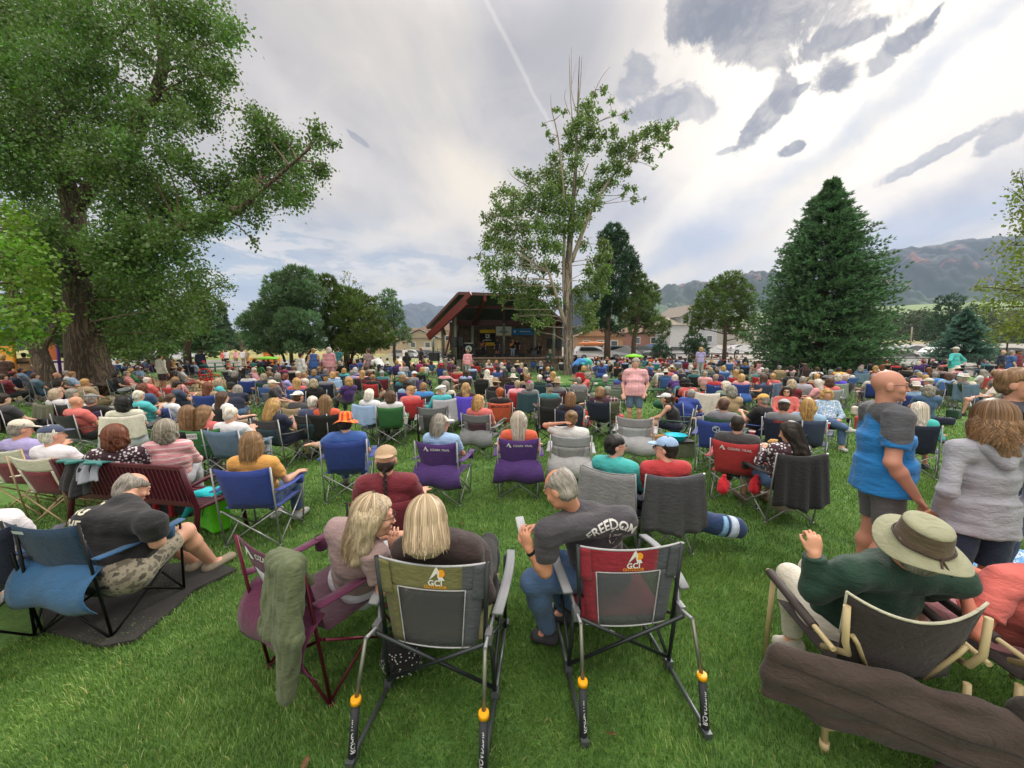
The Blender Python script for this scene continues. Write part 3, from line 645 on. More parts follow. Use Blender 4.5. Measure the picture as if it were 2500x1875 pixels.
def chair(loc, a, c1='navy', c2=None, legc='silver', far=False, label=None, scale=1., flap=None, arms=True, top=1., cap=None, group='folding camp chairs on the lawn', cuph=True):
 t = empty('camp_chair', loc, a); t.scale = (scale, scale, scale * top); fc = jit(cw(c1), .08)
 if c2: # tone band on top, sling panel below
  obj('backrest', cached('qb_top', lambda: q_back(.66, 1.)), 'cloth', fc, t)
  p2 = jit(cw(c2), .06); obj('back_panel', cached('qb_mid', lambda: q_back(.0, .66, -.72, .72, .001)), 'cloth', p2, t)
  for n, (u0, u1) in enumerate(((-1, -.72), (.72, 1))): obj('side_strip', cached('qb_s%d' % n, lambda: q_back(0, .66, u0, u1, 0, 3)), 'cloth', fc, t)
 else: obj('backrest', cached('qb', q_back), 'cloth', fc, t)
 obj('seat', cached('qs', q_seat), 'cloth', fc, t)
 lc = jit(cw({'silver': 'silver', 'k': 'black', 'w': 'lgrey', 'g': 'dgrey', 'm': 'plum', 'tan': 'tan'}[legc]), .1)
 if far:
  def fr():
   m = MB()
   for _, q in q_legs(.012): m.add(q.v, q.f)
   return m.mesh('frame')
  obj('frame', cached('qfar', fr), 'metal', lc, t)
 else:
  for i, (nm, me) in enumerate(cached('ql', lambda: [(n, m.mesh(n)) for n, m in q_legs()])): obj(nm, me, 'metal', lc, t)
  if arms:
   for s in (-1, 1): obj('armrest', cached('qa%d' % s, lambda: q_arm(s)), 'cloth', fc, t)
 if flap:
  def fl():
   mb = MB(); mb.sheet([[(u * (.30 + .06 * v), -.30 - .16 * math.sin(v * 2.4) * (.8 + .2 * u), .58 - .30 * v ** 1.2 + .02 * math.sin(5 * u + 3 * v)) for u in np.linspace(-1, 1, 13)] for v in np.linspace(0, 1, 9)], .005); return mb.mesh('f')
  obj('storage_flap', cached('flap', fl), 'cloth', jit(cw(flap), .06), t)
 return t
CHAIRS = []
def pchair(p, c1='navy', c2=None, legc='silver', drape=None, flap=None, da=0, dy=0, label=None, **kw):
 """a chair under the person p"""
 d = PEOPLE[-1]; far = d['loc'].y > 12.5
 c = chair(d['loc'] + rz((0, dy, 0), p.rotation_euler.z), p.rotation_euler.z + math.radians(da), c1, c2, legc, far, flap=flap, scale=p.scale.x, **kw)
 CHAIRS.append(dict(o=c, px=d['px'], py=d['py'], c=CW[c1][1], c2=c2 and CW[c2][1], who=d, label=label, loc=d['loc']));
 if drape: garment(c, drape, d)
 return c
def echair(px, py, h, ang, c1, c2=None, legc='silver', label=None, drape=None, scale=1., **kw):
 """an empty chair; px, py, h: middle of its back's top edge"""
 w = PH(px, py, h * scale); a = -math.radians(ang) - math.atan2(w.x, w.y); o = rz((0, -.40 * scale, 0), a); loc = Vector((w.x - o.x, w.y - o.y, 0))
 c = chair(loc, a, c1, c2, legc, loc.y > 12.5, scale=scale, **kw); CHAIRS.append(dict(o=c, px=px, py=py, c=CW[c1][1], c2=c2 and CW[c2][1], who=None, label=label, loc=loc))
 if drape: garment(c, drape, None, (px, py))
 return c
GARM = []
def garment(c, spec, who, pp=None):
 col, kind, ln = (spec.split(':') + ['jacket', '.42'])[:3] if ':' in spec else (spec, 'jacket', '.42'); ln = float(ln)
 def mk():
  P = [];
  for v in np.linspace(-.25, 1, 18):
   row = []
   for u in np.linspace(-1, 1, 19):
    if v < 0: s = -v * .5; x, y, z = backpt(u, 1 - s * .5); y += .02;
    else: x, y, z = backpt(u, 1.); y -= .018 + .035 * v * (1 + .5 * math.sin(9 * u + 2)) + .03 * math.sin(14 * u) * v ** .7 * .5; z = z + .012 - ln * v * (1 + .04 * math.sin(4 * u + 1) + .02 * math.sin(11 * u)) ; x *= 1.05 + .12 * v * (1 if abs(u) < .6 else 1.15)
    row.append((x, y, z))
   P.append(row)
  return MB().sheet(P, .012).mesh('garment')
 o = obj({'towel': 'towel', 'jacket': 'jacket', 'blanket': 'blanket', 'sweater': 'sweater'}.get(kind, 'jacket'), cached(('garm', ln), mk), 'cloth', jit(cw(col), .06))
 o.location = c.location; o.rotation_euler = c.rotation_euler; o.scale = c.scale
 GARM.append(dict(o=o, c=CW[col][1], kind=kind, who=who, px=(who or {}).get('px', pp[0] if pp else 0), py=(who or {}).get('py', pp[1] if pp else 0)))
 return o
# ------------------------------------------------------------------ strands of hair
def mat_strand():
 m, nt, b = new_mat('hair_strands'); g = NT(nt); c, r = objcol(g); at = g.n('ShaderNodeAttribute', attribute_name='rv')
 g.l(g.mix(1, c, g.ramp(at.outputs['Fac'], [(0, (.34, .30, .26)), (.4, (.8, .76, .7)), (.75, (1.25, 1.22, 1.2)), (1, (1.9, 1.95, 2.0))]), 'MULTIPLY'), b.inputs['Base Color']); b.inputs['Roughness'].default_value = .42; b.inputs['Specular IOR Level'].default_value = .4; MAT['strand'] = m
mat_strand()
def strands(n, L, seed=1, jitterL=.05, a0=62, wave=.0, taper=.6, flare=.0, lift=.012, back=0., grad=0., wd_=.0022):
 q = np.random.default_rng(seed); V = []; F = []; A = []
 for i in range(n):
  ph = math.radians(q.uniform(a0, 360 - a0)); ly = q.uniform(0, 1) ** 1.5 * .014 + lift; ax, ay, az = .078 + ly, .098 + ly, .090 + ly; Ls = L + q.normal() * jitterL
  sh = q.uniform(.3, 1); pts = []; p0 = ph; k1, k2 = 5 * ph + q.normal() * .5, 4 * ph + q.normal() * .5; nn = 7; mm = 8; dph = q.normal() * .05
  for j in range(nn):
   th = math.radians(6 + (96 - 6) * j / (nn - 1)); pp = ph + dph * j / nn
   pts.append((ax * math.sin(th) * math.sin(pp), -.018 + ay * math.sin(th) * math.cos(pp), .030 + az * math.cos(th)))
  x, y, z = pts[-1]; ext = max(0, Ls)
  for j in range(1, mm + 1):
   f = j / mm; r = 1 - (1 - taper) * f * f * .35 + flare * f; w = wave * f * math.sin(9 * f + k1); w2 = wave * f * math.cos(8 * f + k2)
   pts.append((x * r + w, (y + .018) * r - .018 + w2 - .02 * f - back * f * f, z - ext * f + .03 * flare * f))
  base = len(V); col = min(1, max(0, q.normal(.5, .22) + .12 * math.sin(ph * 14)))
  for j, p in enumerate(pts):
   rx, ry = p[0], p[1] + .018; d = math.hypot(rx, ry) + 1e-6; wd = wd_ * (1 if j < len(pts) - 2 else .5); tx, ty = -ry / d * wd, rx / d * wd
   V += [(p[0] - tx, p[1] - ty, p[2]), (p[0] + tx, p[1] + ty, p[2])]; A += [min(1, max(0, col + grad * (j / len(pts) - .6)))] * 2
   if j: F.append((base + 2 * j - 2, base + 2 * j - 1, base + 2 * j + 1, base + 2 * j))
 return mesh_np('hair_strands', V, F, True, A)
# ------------------------------------------------------------------ the seated crowd, row by row from the photograph
TILE = {'A': 0, 'B': 300, 'C': 600, 'D': 900, 'E': 1200, 'F': 1500, 'G': 1800}
TL = 'A'
def xy(zx, zy):
 return (2100 + zx / 5.53, 830 + zy / 5.53) if TL == 'H' else (TILE[TL] + zx / 6.9125, 840 + zy / 6.9125)
def C(zx, zy, ang, shirt, hair, ch=None, hat=None, drape=None, flap=None, c2=None, lc='silver', **kw):
 px, py = xy(zx, zy); hc, hs = hair.split('.') if '.' in hair else ('grey', hair)
 if hat: a, b = hat.split('.'); hat = (a, b)
 if 'leg' not in kw: kw['leg'] = rnd.random() < .55; kw.setdefault('trou', rnd.choice(['denim', 'navy', 'dgrey', 'khaki', 'denim', 'black', 'lgrey', 'tan']))
 if 'slv' not in kw: kw['slv'] = 'short' if rnd.random() < .7 else 'long'
 if 'pz' not in kw: kw['pz'] = rnd.choice(['lap', 'lap', 'arms', 'arms', 'phone', 'cross'])
 o = person(px, py, ang, shirt=shirt, hairc=hc, hst=hs, hat=hat, **kw)
 if ch: pchair(o, ch, c2, lc, drape, flap)
 return o
TL = 'A'
C(40, 230, 20, 'brown', 'blond.short', pz='stand', leg=True, trou='black')
C(400, 190, 5, 'tan', 'black.short', hat='cap.black', pz='stand', trou='denim')
C(350, 450, 70, 'steel', 'black.buzz', 'navy', skin='8a5a40')
C(215, 510, 60, 'navy', 'dk.short', 'red', hat='cap.maroon', flap='red')
C(965, 530, 80, 'dgrey', 'bald', 'black')
C(1130, 500, 90, 'lgrey', 'grey.short', 'dgrey', gl='dark')
C(1225, 515, 95, 'lblue', 'sandy.short', 'khaki', gl='dark')
C(985, 640, 75, 'black', 'dk.bob', 'black', hat='cap.black', slv='tank')
C(960, 840, 60, 'white', 'ash.bob', 'maroon', yaw=40, drape='olive')
C(1225, 840, 65, 'white', 'grey.short', 'black')
C(1295, 985, 60, 'coral', 'bald', 'black', gl='dark')
C(1545, 940, 35, 'black', 'grey.short', 'slate', hat='flat.grey', c2='dgrey', flap='lgrey', pz='outr')
C(2090, 1000, 10, 'cream', 'black.puffy', 'dgrey', drape='cream', c2='slate', flap='lgrey')
C(1905, 440, 60, 'black', 'dk.long', 'navy', pz='up')
C(1960, 510, 100, 'black', 'dk.bob', 'dteal', hat='cap.black', gl='dark')
C(2120, 350, 60, 'bblue', 'fringe', 'black')
C(1150, 395, 60, 'dgrey', 'dk.short', 'black')
C(600, 540, 70, 'steel', 'brown.short', 'navy')
C(1440, 650, 60, 'tan', 'blond.short', 'khaki')
C(60, 560, 60, 'maroon', 'brown.short', 'black')
C(60, 930, 60, 'dgrey', 'dk.short', 'black', drape='brown')
TL = 'B'
C(632, 205, 60, 'cream', 'dk.short', hat='beanie.maroon', pz='stand', leg=False, trou='plum')
C(262, 410, 130, 'steel', 'grey.short', 'green', hat='cap.white', leg=False, trou='maroon')
C(75, 500, 100, 'coral', 'fringe', 'black', sm='plaid', leg=False, trou='navy')
C(140, 450, 90, 'green', 'blond.bob', 'black')
C(500, 310, 60, 'plum', 'grey.short', 'purple')
C(860, 330, 40, 'brown', 'blond.long', 'black')
C(875, 410, 50, 'grey', 'brown.short', 'brown', hat='straw.tan')
C(985, 430, 75, 'white', 'brown.short', 'maroon', pz='slouch', leg=False, trou='coral')
C(1090, 310, 50, 'slate', 'grey.short', 'navy')
C(1200, 325, 55, 'lblue', 'sandy.short', 'navy')
C(1300, 130, 10, 'navy', 'dk.short', pz='stand', trou='navy', D=27)
C(920, 690, 75, 'slate', 'dk.short', 'black', c2='dgrey', pz='phone')
C(1430, 720, 25, 'tan', 'auburn.long', 'royal')
C(1625, 640, 80, 'aqua', 'ash.bob', 'black')
C(1820, 720, 20, 'dgrey', 'dk.buzz', 'dgreen', hat='cap.black')
C(275, 870, 55, 'aqua', 'white.fringe', 'black')
C(810, 920, 60, 'white', 'brown.short', 'royal', scale=.85)
C(1690, 900, 55, 'white', 'brown.long', 'black', yaw=20, gl='clear')
C(1100, 1190, 15, 'tan', 'lb.wavy', 'black')
C(1400, 1180, 25, 'coral', 'lb.long', 'green', yaw=60, slv='tank')
C(1820, 1190, 40, 'white', 'white.short', 'steel', trou='lgrey', leg=True, pz='phone')
C(1790, 400, 60, 'white', 'ginger.short', 'navy', hat='cap.tan')
C(1915, 450, 30, 'black', 'fringe', 'green', drape='navy')
C(2070, 370, 50, 'brown', 'brown.short', 'black', hat='straw.tan')
C(1780, 300, 70, 'coral', 'sandy.short', 'black', hat='cap.tan')
C(2120, 320, 80, 'maroon', 'brown.short', 'black', hat='cap.maroon')
for x, y, s_ in ((1690, 130, 'coral'), (1745, 120, 'white'), (1900, 105, 'pink'), (2020, 95, 'white'), (2095, 85, 'tan')):
 C(x, y, rnd.uniform(-180, 180), s_, rnd.choice(['brown.short', 'blond.bob', 'dk.short']), pz='stand', D=42, scale=.9)
TL = 'C'
C(930, 195, 60, 'white', 'dk.short', hat='cap.black', pz='pocket', trou='khaki', g=1.2)
C(1140, 115, 0, 'blue', 'blond.bun', pz='stand', slv='tank', trou='blue')
C(1400, 85, 0, 'pink', 'white.bob', pz='stand', trou='pink', leg=False)
C(1550, 80, 20, 'teal', 'black.short', pz='stand', D=26)
C(2065, 120, -40, 'mauve', 'brown.short', pz='stand')
C(2165, 125, -30, 'white', 'sandy.short', pz='bend', skin='c05a4a', trou='navy')
C(510, 310, 80, 'slate', 'brown.short', pz='stand', scale=.82, at=None)
C(395, 420, 70, 'tan', 'grey.short', 'red', hat='flat.cream')
C(230, 350, 40, 'green', 'dk.curly', 'green')
C(545, 540, 50, 'dgreen', 'grey.bob', 'black')
C(675, 550, 70, 'lav', 'auburn.bob', 'maroon')
C(425, 615, 35, 'grey', 'grey.short', 'blue', hat='flat.dgrey', c2='grey')
C(860, 640, 5, 'coral', 'blond.long', 'blue', c2='grey')
C(1100, 280, 30, 'cream', 'ash.long', 'black')
C(1130, 370, 60, 'black', 'auburn.bob', 'black')
C(1235, 420, 50, 'navy', 'sandy.short', 'navy')
C(1340, 460, 10, 'slate', 'grey.short', 'black')
C(1460, 520, -10, 'lblue', 'blond.bob', 'lblue', drape='lblue')
C(1155, 480, 25, 'denim', 'sandy.curly', 'denim')
C(805, 410, 40, 'cream', 'sandy.short', 'black')
C(890, 510, 50, 'maroon', 'ash.short', 'black', hat='cap.cream')
C(1660, 450, 30, 'aqua', 'blond.bob', 'dteal')
C(1790, 490, 5, 'lav', 'grey.short', 'dgreen')
C(1850, 440, 20, 'lav', 'white.curly', 'purple')
C(1970, 490, 15, 'pink', 'blond.vlong', 'plum')
C(895, 890, 50, 'dgrey', 'brown.short', 'tan', hat='backcap.white')
C(480, 1050, 45, 'navy', 'blond.long', 'dgrey', yaw=20, gl='dark', c2='dteal', pz='phone', leg=False)
C(1130, 985, 15, 'slate', 'white.short', 'dgrey', c2='dteal', g=1.15, pz='lap', leg=False)
C(1345, 980, 10, 'orange', 'lb.long', 'black')
C(2095, 850, 35, 'white', 'white.bob', 'navy', yaw=20, gl='dark', drape='lblue')
C(1900, 225, 20, 'grey', 'grey.short', 'black', hat='cap.white')
C(1770, 260, 20, 'orange', 'brown.short', 'black', hat='cap.orange')
C(1230, 280, 30, 'plum', 'dk.short', 'black')
C(1215, 345, 30, 'maroon', 'brown.short', 'black')
C(1590, 200, 20, 'cream', 'dk.curly', 'black', sm='floral')
C(2045, 405, 40, 'grey', 'brown.short', 'dgrey')
C(2120, 390, 30, 'cream', 'dk.bun', 'black')
C(690, 330, 20, 'lblue', 'brown.short', 'black', hat='cap.white')
C(650, 400, 30, 'magenta', 'dk.short', 'navy')
C(420, 320, 40, 'plum', 'dk.short', 'black', hat='cap.maroon')
C(1980, 250, -10, 'lgrey', 'black.long', 'black')
C(1690, 1330, 10, 'blue', 'dk.short', 'royal', hat='fedora.orange', pz='out', g=1.1, trou='denim', leg=True)
TL = 'D'
C(880, 30, 60, 'black', 'bald', pz='stand', trou='dgrey', D=31, skin='7a4a34')
C(640, 165, 0, 'black', 'black.vlong', pz='stand', scale=.9, D=24, trou='black')
C(1670, 120, 20, 'pink', 'sandy.short', pz='stand', trou='lgrey', D=25, scale=.92)
C(612, 50, 30, 'white', 'grey.short', pz='stand', trou='lgrey', D=46)
C(225, 500, 10, 'teal', 'grey.buzz', 'maroon', g=1.15, hat='beanie.lgrey')
C(320, 335, 0, 'navy', 'grey.short', 'blue', hat='sun.white')
C(240, 345, 0, 'black', 'dk.bun', 'purple')
C(205, 240, 30, 'maroon', 'dk.short', 'black')
C(312, 255, 20, 'red', 'brown.short', 'red', hat='cap.red')
C(380, 255, 0, 'dgrey', 'brown.short', 'black')
C(470, 335, 0, 'purple', 'sandy.short', 'purple')
C(600, 350, 0, 'lgrey', 'lb.short', g=1.25, pz='lap', slv='long')
C(735, 405, 25, 'denim', 'brown.bob', slv='long')
C(865, 310, 0, 'magenta', 'brown.short', 'magenta', hat='cap.coral')
C(925, 275, 0, 'brown', 'lb.curly', 'black')
C(1005, 285, 20, 'tan', 'sandy.short', 'black')
C(945, 355, 5, 'white', 'auburn.bun', slv='long', leg=False, trou='black')
C(765, 515, -60, 'grey', 'ginger.short', 'purple', hat='backcap.white', g=1.1)
C(1225, 300, 10, 'plum', 'white.curly', 'red')
C(1410, 310, 15, 'brown', 'ash.bob', 'maroon')
C(1440, 252, 10, 'dgrey', 'white.bob', 'black')
C(1670, 315, 0, 'dgreen', 'sandy.short', 'green', hat='cap.pink', pz='up')
C(1755, 292, 0, 'dgrey', 'grey.short', 'black', hat='cap.grey')
C(1450, 405, 0, 'navy', 'dk.short', 'red', hat='cap.maroon')
C(1285, 490, 5, 'pink', 'grey.fringe', 'dgreen', pz='outr')
C(1750, 385, 10, 'lblue', 'brown.short', 'slate', hat='cap.orange')
C(1640, 490, 10, 'lav', 'dk.long', 'dgrey')
C(2000, 480, 0, 'cream', 'white.vlong', 'dteal', drape='cream:jacket:.5')
C(1880, 300, 0, 'dgreen', 'brown.short', 'dgreen')
C(2042, 340, 10, 'lgrey', 'sandy.short', 'red')
C(2160, 295, 0, 'slate', 'ginger.bob', 'slate')
C(650, 680, 0, 'lblue', 'dk.curly', 'purple')
C(700, 790, -20, 'coral', 'blond.bun', 'red', yaw=-60, gl='clear')
C(922, 720, 5, 'bblue', 'sandy.short', 'dgrey', c2='steel', g=1.15, legc=None) if False else C(922, 725, 5, 'bblue', 'sandy.short', 'dgrey', c2='steel', g=1.15)
C(1225, 775, -20, 'aqua', 'white.short', 'grey', yaw=-60, hat='flat.white', drape='lgrey:blanket:.6')
C(1300, 700, 10, 'cream', 'grey.puffy', 'dteal')
C(1640, 735, 0, 'brown', 'blond.wavy', 'violet', drape='violet:jacket:.62')
C(2140, 650, 0, 'black', 'brown.short', 'dgrey', hat='straw.tan')
C(370, 880, 5, 'white', 'brown.bob', 'green')
C(1870, 975, 20, 'coral', 'blond.bob', 'grey', yaw=60, c2='plum', flap='grey')
C(1225, 1350, 20, 'lblue', 'grey.bob', 'purple', yaw=60, hat='cap.cream', flap='purple')
echair(*xy(240, 925), .92, 3, 'dgrey', 'lgrey', label='tall grey camp chair with a pale mesh back, standing empty')
echair(*xy(1080, 1090), .86, 0, 'grey', 'dgrey', 'k')
TL = 'E'
C(705, 265, 0, 'black', 'dk.short', 'blue')
C(80, 305, 0, 'slate', 'blond.bob', 'red')
C(172, 345, 0, 'cream', 'white.long', 'grey')
C(222, 290, 0, 'coral', 'ginger.bun', 'black')
C(282, 320, 0, 'slate', 'dk.long', 'navy')
C(365, 440, 0, 'green', 'grey.bob', 'dgreen')
C(440, 300, 0, 'cream', 'blond.short', 'black')
C(505, 350, 0, 'plum', 'ash.vlong', 'purple')
C(550, 290, 10, 'dgrey', 'brown.short', 'black')
C(570, 435, 0, 'black', 'ash.long', 'black', slv='tank')
C(232, 480, -5, 'brown', 'black.vlong', 'brown')
C(365, 575, 0, 'black', 'grey.short', 'purple', hat='sun.cream', flap='purple')
C(140, 820, 0, 'black', 'ginger.short', 'orange', flap=None)
C(650, 690, 15, 'grey', 'grey.bob', 'dteal', hat='cap.magenta', drape='dteal:towel:.5')
C(810, 575, 0, 'dgreen', 'white.pony', 'dteal')
C(950, 425, 5, 'navy', 'blond.short', slv='long', hat='visor.tan')
C(880, 355, 0, 'lblue', 'white.short', 'black')
C(940, 315, 0, 'orange', 'plum.short' if False else 'auburn.short', 'orange')
C(1100, 660, 0, 'grey', 'grey.short', 'plum', hat='straw.tan', g=1.1)
C(1470, 620, 0, 'grey', 'grey.buzz', 'grey', g=1.1)
C(1335, 920, 5, 'navy', 'lb.bob', 'navy', drape=None)
C(1950, 800, -5, 'plum', 'grey.short', 'olive', hat='cap.sage', sm='plaid', pz='out', slv='long')
C(460, 1300, 0, 'orange', 'silver.long', 'purple', flap='purple')
C(1345, 1260, 0, 'white', 'lb.bun', 'lgrey', pz='behind', c2='silver', flap='lgrey', slv='short')
C(985, 120, -60, 'dgreen', 'ash.bob', pz='stand', trou='dgrey', D=30)
C(930, 240, -40, 'brown', 'dk.long', pz='stand', scale=.8)
C(1690, 230, 60, 'turq', 'dk.short', pz='bend', hat='cap.black', trou='black')
C(1600, 190, 60, 'bblue', 'dk.short', pz='bend', trou='navy')
C(1800, 215, 20, 'yellow', 'brown.short', 'yellow', hat='sun.yellow')
C(1740, 235, 0, 'red', 'brown.short', 'red', hat='cap.red')
C(1450, 295, 10, 'maroon', 'fringe', 'maroon')
C(1520, 300, 20, 'grey', 'dk.short', 'black')
C(1720, 325, 0, 'white', 'white.bob', 'blue', pz='arms')
C(1860, 345, 0, 'blue', 'auburn.curly', 'royal', flap='royal')
C(1905, 310, 0, 'lblue', 'white.short', 'blue')
C(1990, 310, 10, 'plum', 'ash.long', 'black')
C(2030, 195, -30, 'grey', 'grey.bob', 'black')
C(1950, 235, 0, 'coral', 'ash.long', 'black')
C(2165, 210, 0, 'tan', 'sandy.short', 'black')
C(2120, 350, -20, 'coral', 'brown.long', 'black', slv='tank')
C(1150, 245, 0, 'maroon', 'brown.curly', 'black')
C(1190, 285, 0, 'white', 'dk.short', 'dgrey')
C(1415, 200, 0, 'maroon', 'dk.short', 'black')
echair(*xy(1045, 1050), .90, -5, 'black', legc='k', label='black camp chair standing empty behind the woman with the dog')
echair(*xy(2080, 690), .86, 8, 'grey', 'sage', 'g')
TL = 'F'
C(360, 320, 180, 'pink', 'grey.short', hat=None, pz='pocket', sm='plaid', leg=False, trou='steel', g=1.12, gl='clear', slv='short')
C(210, 225, 30, 'pink', 'grey.short', 'black', hat='sun.pink')
C(95, 225, 0, 'coral', 'sandy.short', 'black')
C(180, 290, 0, 'lblue', 'blond.short', 'navy')
C(470, 245, 0, 'black', 'grey.short', 'black')
C(440, 350, 0, 'green', 'grey.short', 'black', hat='cap.green')
C(600, 335, 0, 'tan', 'brown.short', 'grey', hat='cap.turq')
C(620, 235, 0, 'orange', 'brown.short', 'orange', hat='cap.orange')
C(575, 165, 0, 'red', 'dk.short', 'red', hat='cap.red')
C(700, 290, 0, 'lav', 'brown.short', 'teal')
C(780, 215, 0, 'tan', 'sandy.short', 'red')
C(920, 245, 0, 'white', 'auburn.bob', 'black')
C(885, 165, 0, 'plum', 'dk.short', 'black', hat='cap.black')
C(900, 350, 0, 'brown', 'auburn.long', 'black')
C(1080, 285, 0, 'lblue', 'grey.short', 'grey', hat='cap.slate')
C(1110, 455, -15, 'navy', 'fringe', 'black', pz='out', slv='short')
C(1290, 400, -10, 'lav', 'silver.vlong', 'dgrey')
C(1460, 85, -20, 'lav', 'blond.curly', pz='stand', trou='lgrey', D=26)
C(1380, 245, 0, 'grey', 'blue' if False else 'grey.short', 'dgreen', hat='cap.slate')
C(1280, 215, 0, 'brown', 'sandy.short', 'dgreen', hat='cap.tan')
C(1500, 245, 0, 'cream', 'blond.short', 'black')
C(1495, 295, 0, 'red', 'blond.bob', 'red')
C(1640, 285, 0, 'plum', 'blond.curly', 'black')
C(1705, 195, 0, 'coral', 'ginger.short', 'black')
C(1840, 240, 0, 'coral', 'brown.curly', 'black')
C(1965, 225, 0, 'tan', 'sandy.bob', 'black')
C(1950, 290, 10, 'lgrey', 'grey.short', 'blue')
C(2065, 215, 0, 'navy', 'lb.bob', 'navy')
C(2160, 195, 0, 'black', 'sandy.short', 'black')
C(1585, 395, 0, 'sage', 'ash.short', 'teal', hat='bucket.khaki')
C(1625, 440, 0, 'dteal', 'ash.short', 'teal', hat='cap.tan')
C(1730, 470, 0, 'plum', 'brown.short', 'purple')
C(1710, 575, 0, 'red', 'grey.short', 'royal', hat='beanie.tan')
C(1870, 710, -30, 'sage', 'white.curly', 'black', yaw=-60)
C(2050, 480, 0, 'lblue', 'blond.long', 'red')
C(2140, 480, 0, 'dgrey', 'brown.short', 'black', hat='cap.olive')
C(2140, 570, 0, 'pink', 'blond.bob', 'royal', flap='blue')
C(1300, 850, 40, 'royal', 'grey.short', 'royal', hat='visor.lblue', g=1.25, pz='lean')
C(855, 925, -80, 'black', 'brown.pony', 'dgreen', hat='cap.white', slv='tank', pz='lean', leg=False)
C(1850, 1030, 10, 'grey', 'brown.short', 'dgreen', pz='out', slv='long', g=1.1)
C(2080, 1350, 5, 'dgrey', 'dk.buzz', 'red', g=1.15, pz='lap', trou='black')
C(20, 1720, 20, 'turq', 'black.short', 'dgrey', yaw=50, gl='clear', drape='grey:jacket:.62', fem=True)
C(860, 1765, -25, 'red', 'dk.short', 'slate', yaw=-50, hat='cap.lblue', gl='dark', drape='dgrey:jacket:.55', g=1.1, leg=False)
echair(*xy(340, 1275), .86, 3, 'silver', 'lgrey', flap='lgrey', label='pale grey camp chair with a blue rim, empty, its grey flap hanging')
echair(*xy(1560, 830), .88, 5, 'cream', 'cream', drape='cream:towel:.6', label='camp chair completely covered by a cream towel')
echair(*xy(1720, 1330), .86, 3, 'royal', label='royal blue camp chair with a round team badge on its back')
echair(*xy(960, 410), .86, 3, 'yellow', 'sage', 'k', label='camp chair with a yellow lettered band across its back')
TL = 'G'
C(140, 240, 0, 'brown', 'dk.wavy', 'navy', g=1.15)
C(340, 285, -50, 'brown', 'dk.short', 'pink', hat='straw.cream')
C(710, 400, -20, 'tan', 'grey.short', 'khaki', hat='cap.grey')
C(900, 400, -20, 'pink', 'dk.wavy', 'black')
C(1140, 360, -40, 'plum', 'brown.vlong', 'plum', hat='cap.grey')
C(1095, 300, -30, 'black', 'dk.short', 'black', hat='cap.black')
C(410, 440, -30, 'lgrey', 'grey.short', 'black', hat='cap.white')
C(495, 450, 0, 'dgrey', 'grey.short', 'black')
C(930, 500, 10, 'dgrey', 'grey.fringe', 'navy')
C(450, 575, 0, 'red', 'brown.long', 'slate', slv='tank')
C(600, 550, 5, 'coral', 'blond.pony', 'lblue', drape='steel:jacket:.5')
C(75, 560, 0, 'tan', 'blond.bob', 'black')
C(1105, 610, 5, 'lgrey', 'grey.short', 'lgrey', c2='silver', slv='long')
C(1380, 540, 0, 'brown', 'dk.short', 'lgrey', hat='cap.brown')
C(1345, 430, -30, 'white', 'brown.short', 'black', sm='stripe')
C(1575, 480, 0, 'grey', 'grey.short', 'black', hat='cap.grey')
C(1720, 430, 0, 'yellow', 'brown.short', 'red', hat='cap.dgrey')
C(1560, 640, -10, 'coral', 'brown.curly', 'lgrey', pz='out')
C(1700, 560, 0, 'violet', 'white.curly', 'sage', drape='sage:jacket:.55')
C(2080, 420, -20, 'denim', 'grey.bob', 'steel', hat='cap.mauve', drape='steel:jacket:.45')
C(835, 800, 180, 'coral', 'dk.bob', 'pink', gl='dark', slv='long')
C(1515, 855, 165, 'lblue', 'blond.curly', 'black', sm='floral', slv='long')
C(430, 950, -60, 'black', 'grey.short', 'royal', hat='cap.yellow', drape='royal:jacket:.3')
C(790, 1050, 5, 'grey', 'brown.short', 'navy', hat='backcap.lgrey')
C(1200, 1050, 5, 'lblue', 'blond.wavy', 'slate')
C(880, 1500, -35, 'plum', 'dk.vlong', 'black', yaw=-50, sm='floral', pz='phone', drape='black:jacket:.62')
TL = 'H'
C(920, 570, -50, 'grey', 'grey.short', 'dgrey', yaw=-40, hat='cap.cream', c2='yellow')
C(760, 445, -40, 'navy', 'grey.short', 'navy', hat='cap.steel')
C(1010, 475, -10, 'bblue', 'grey.short', 'blue')
C(1185, 490, -30, 'lblue', 'brown.bob', 'blue', drape='blue:jacket:.3')
C(1420, 510, -10, 'cream', 'white.short', 'denim', hat='sun.cream', drape='steel:jacket:.6')
C(1655, 440, -60, 'white', 'grey.long', 'red')
C(1810, 430, -30, 'mauve', 'brown.bob', 'maroon')
C(1900, 360, -60, 'coral', 'brown.short', 'maroon', skin='a86a50')
C(1290, 120, -60, 'turq', 'grey.short', hat='cap.cream', pz='akimbo', slv='long', trou='cream', D=19)
C(1940, 165, 120, 'navy', 'bald', pz='stand', trou='denim', D=22)
C(2145, 165, 120, 'maroon', 'dk.short', pz='stand', skin='8f5a40', trou='lgrey', D=22)
C(2055, 175, 60, 'blue', 'grey.short', pz='stand')
C(980, 280, -50, 'dgrey', 'ash.short', 'black', hat='straw.pink')
C(780, 315, -20, 'purple', 'white.curly', 'purple')
C(205, 380, -20, 'maroon', 'blond.long', 'maroon', slv='tank')
C(290, 365, -20, 'white', 'auburn.long', 'white')
C(140, 305, -30, 'dgrey', 'dk.short', 'black')
C(450, 290, -20, 'pink', 'grey.short', 'black')
C(485, 325, -20, 'red', 'brown.short', 'black')
C(355, 300, -20, 'tan', 'ginger.short', 'black')
C(580, 255, -20, 'tan', 'dk.short', 'black', hat='cap.black')
C(655, 265, -20, 'grey', 'brown.short', 'black')
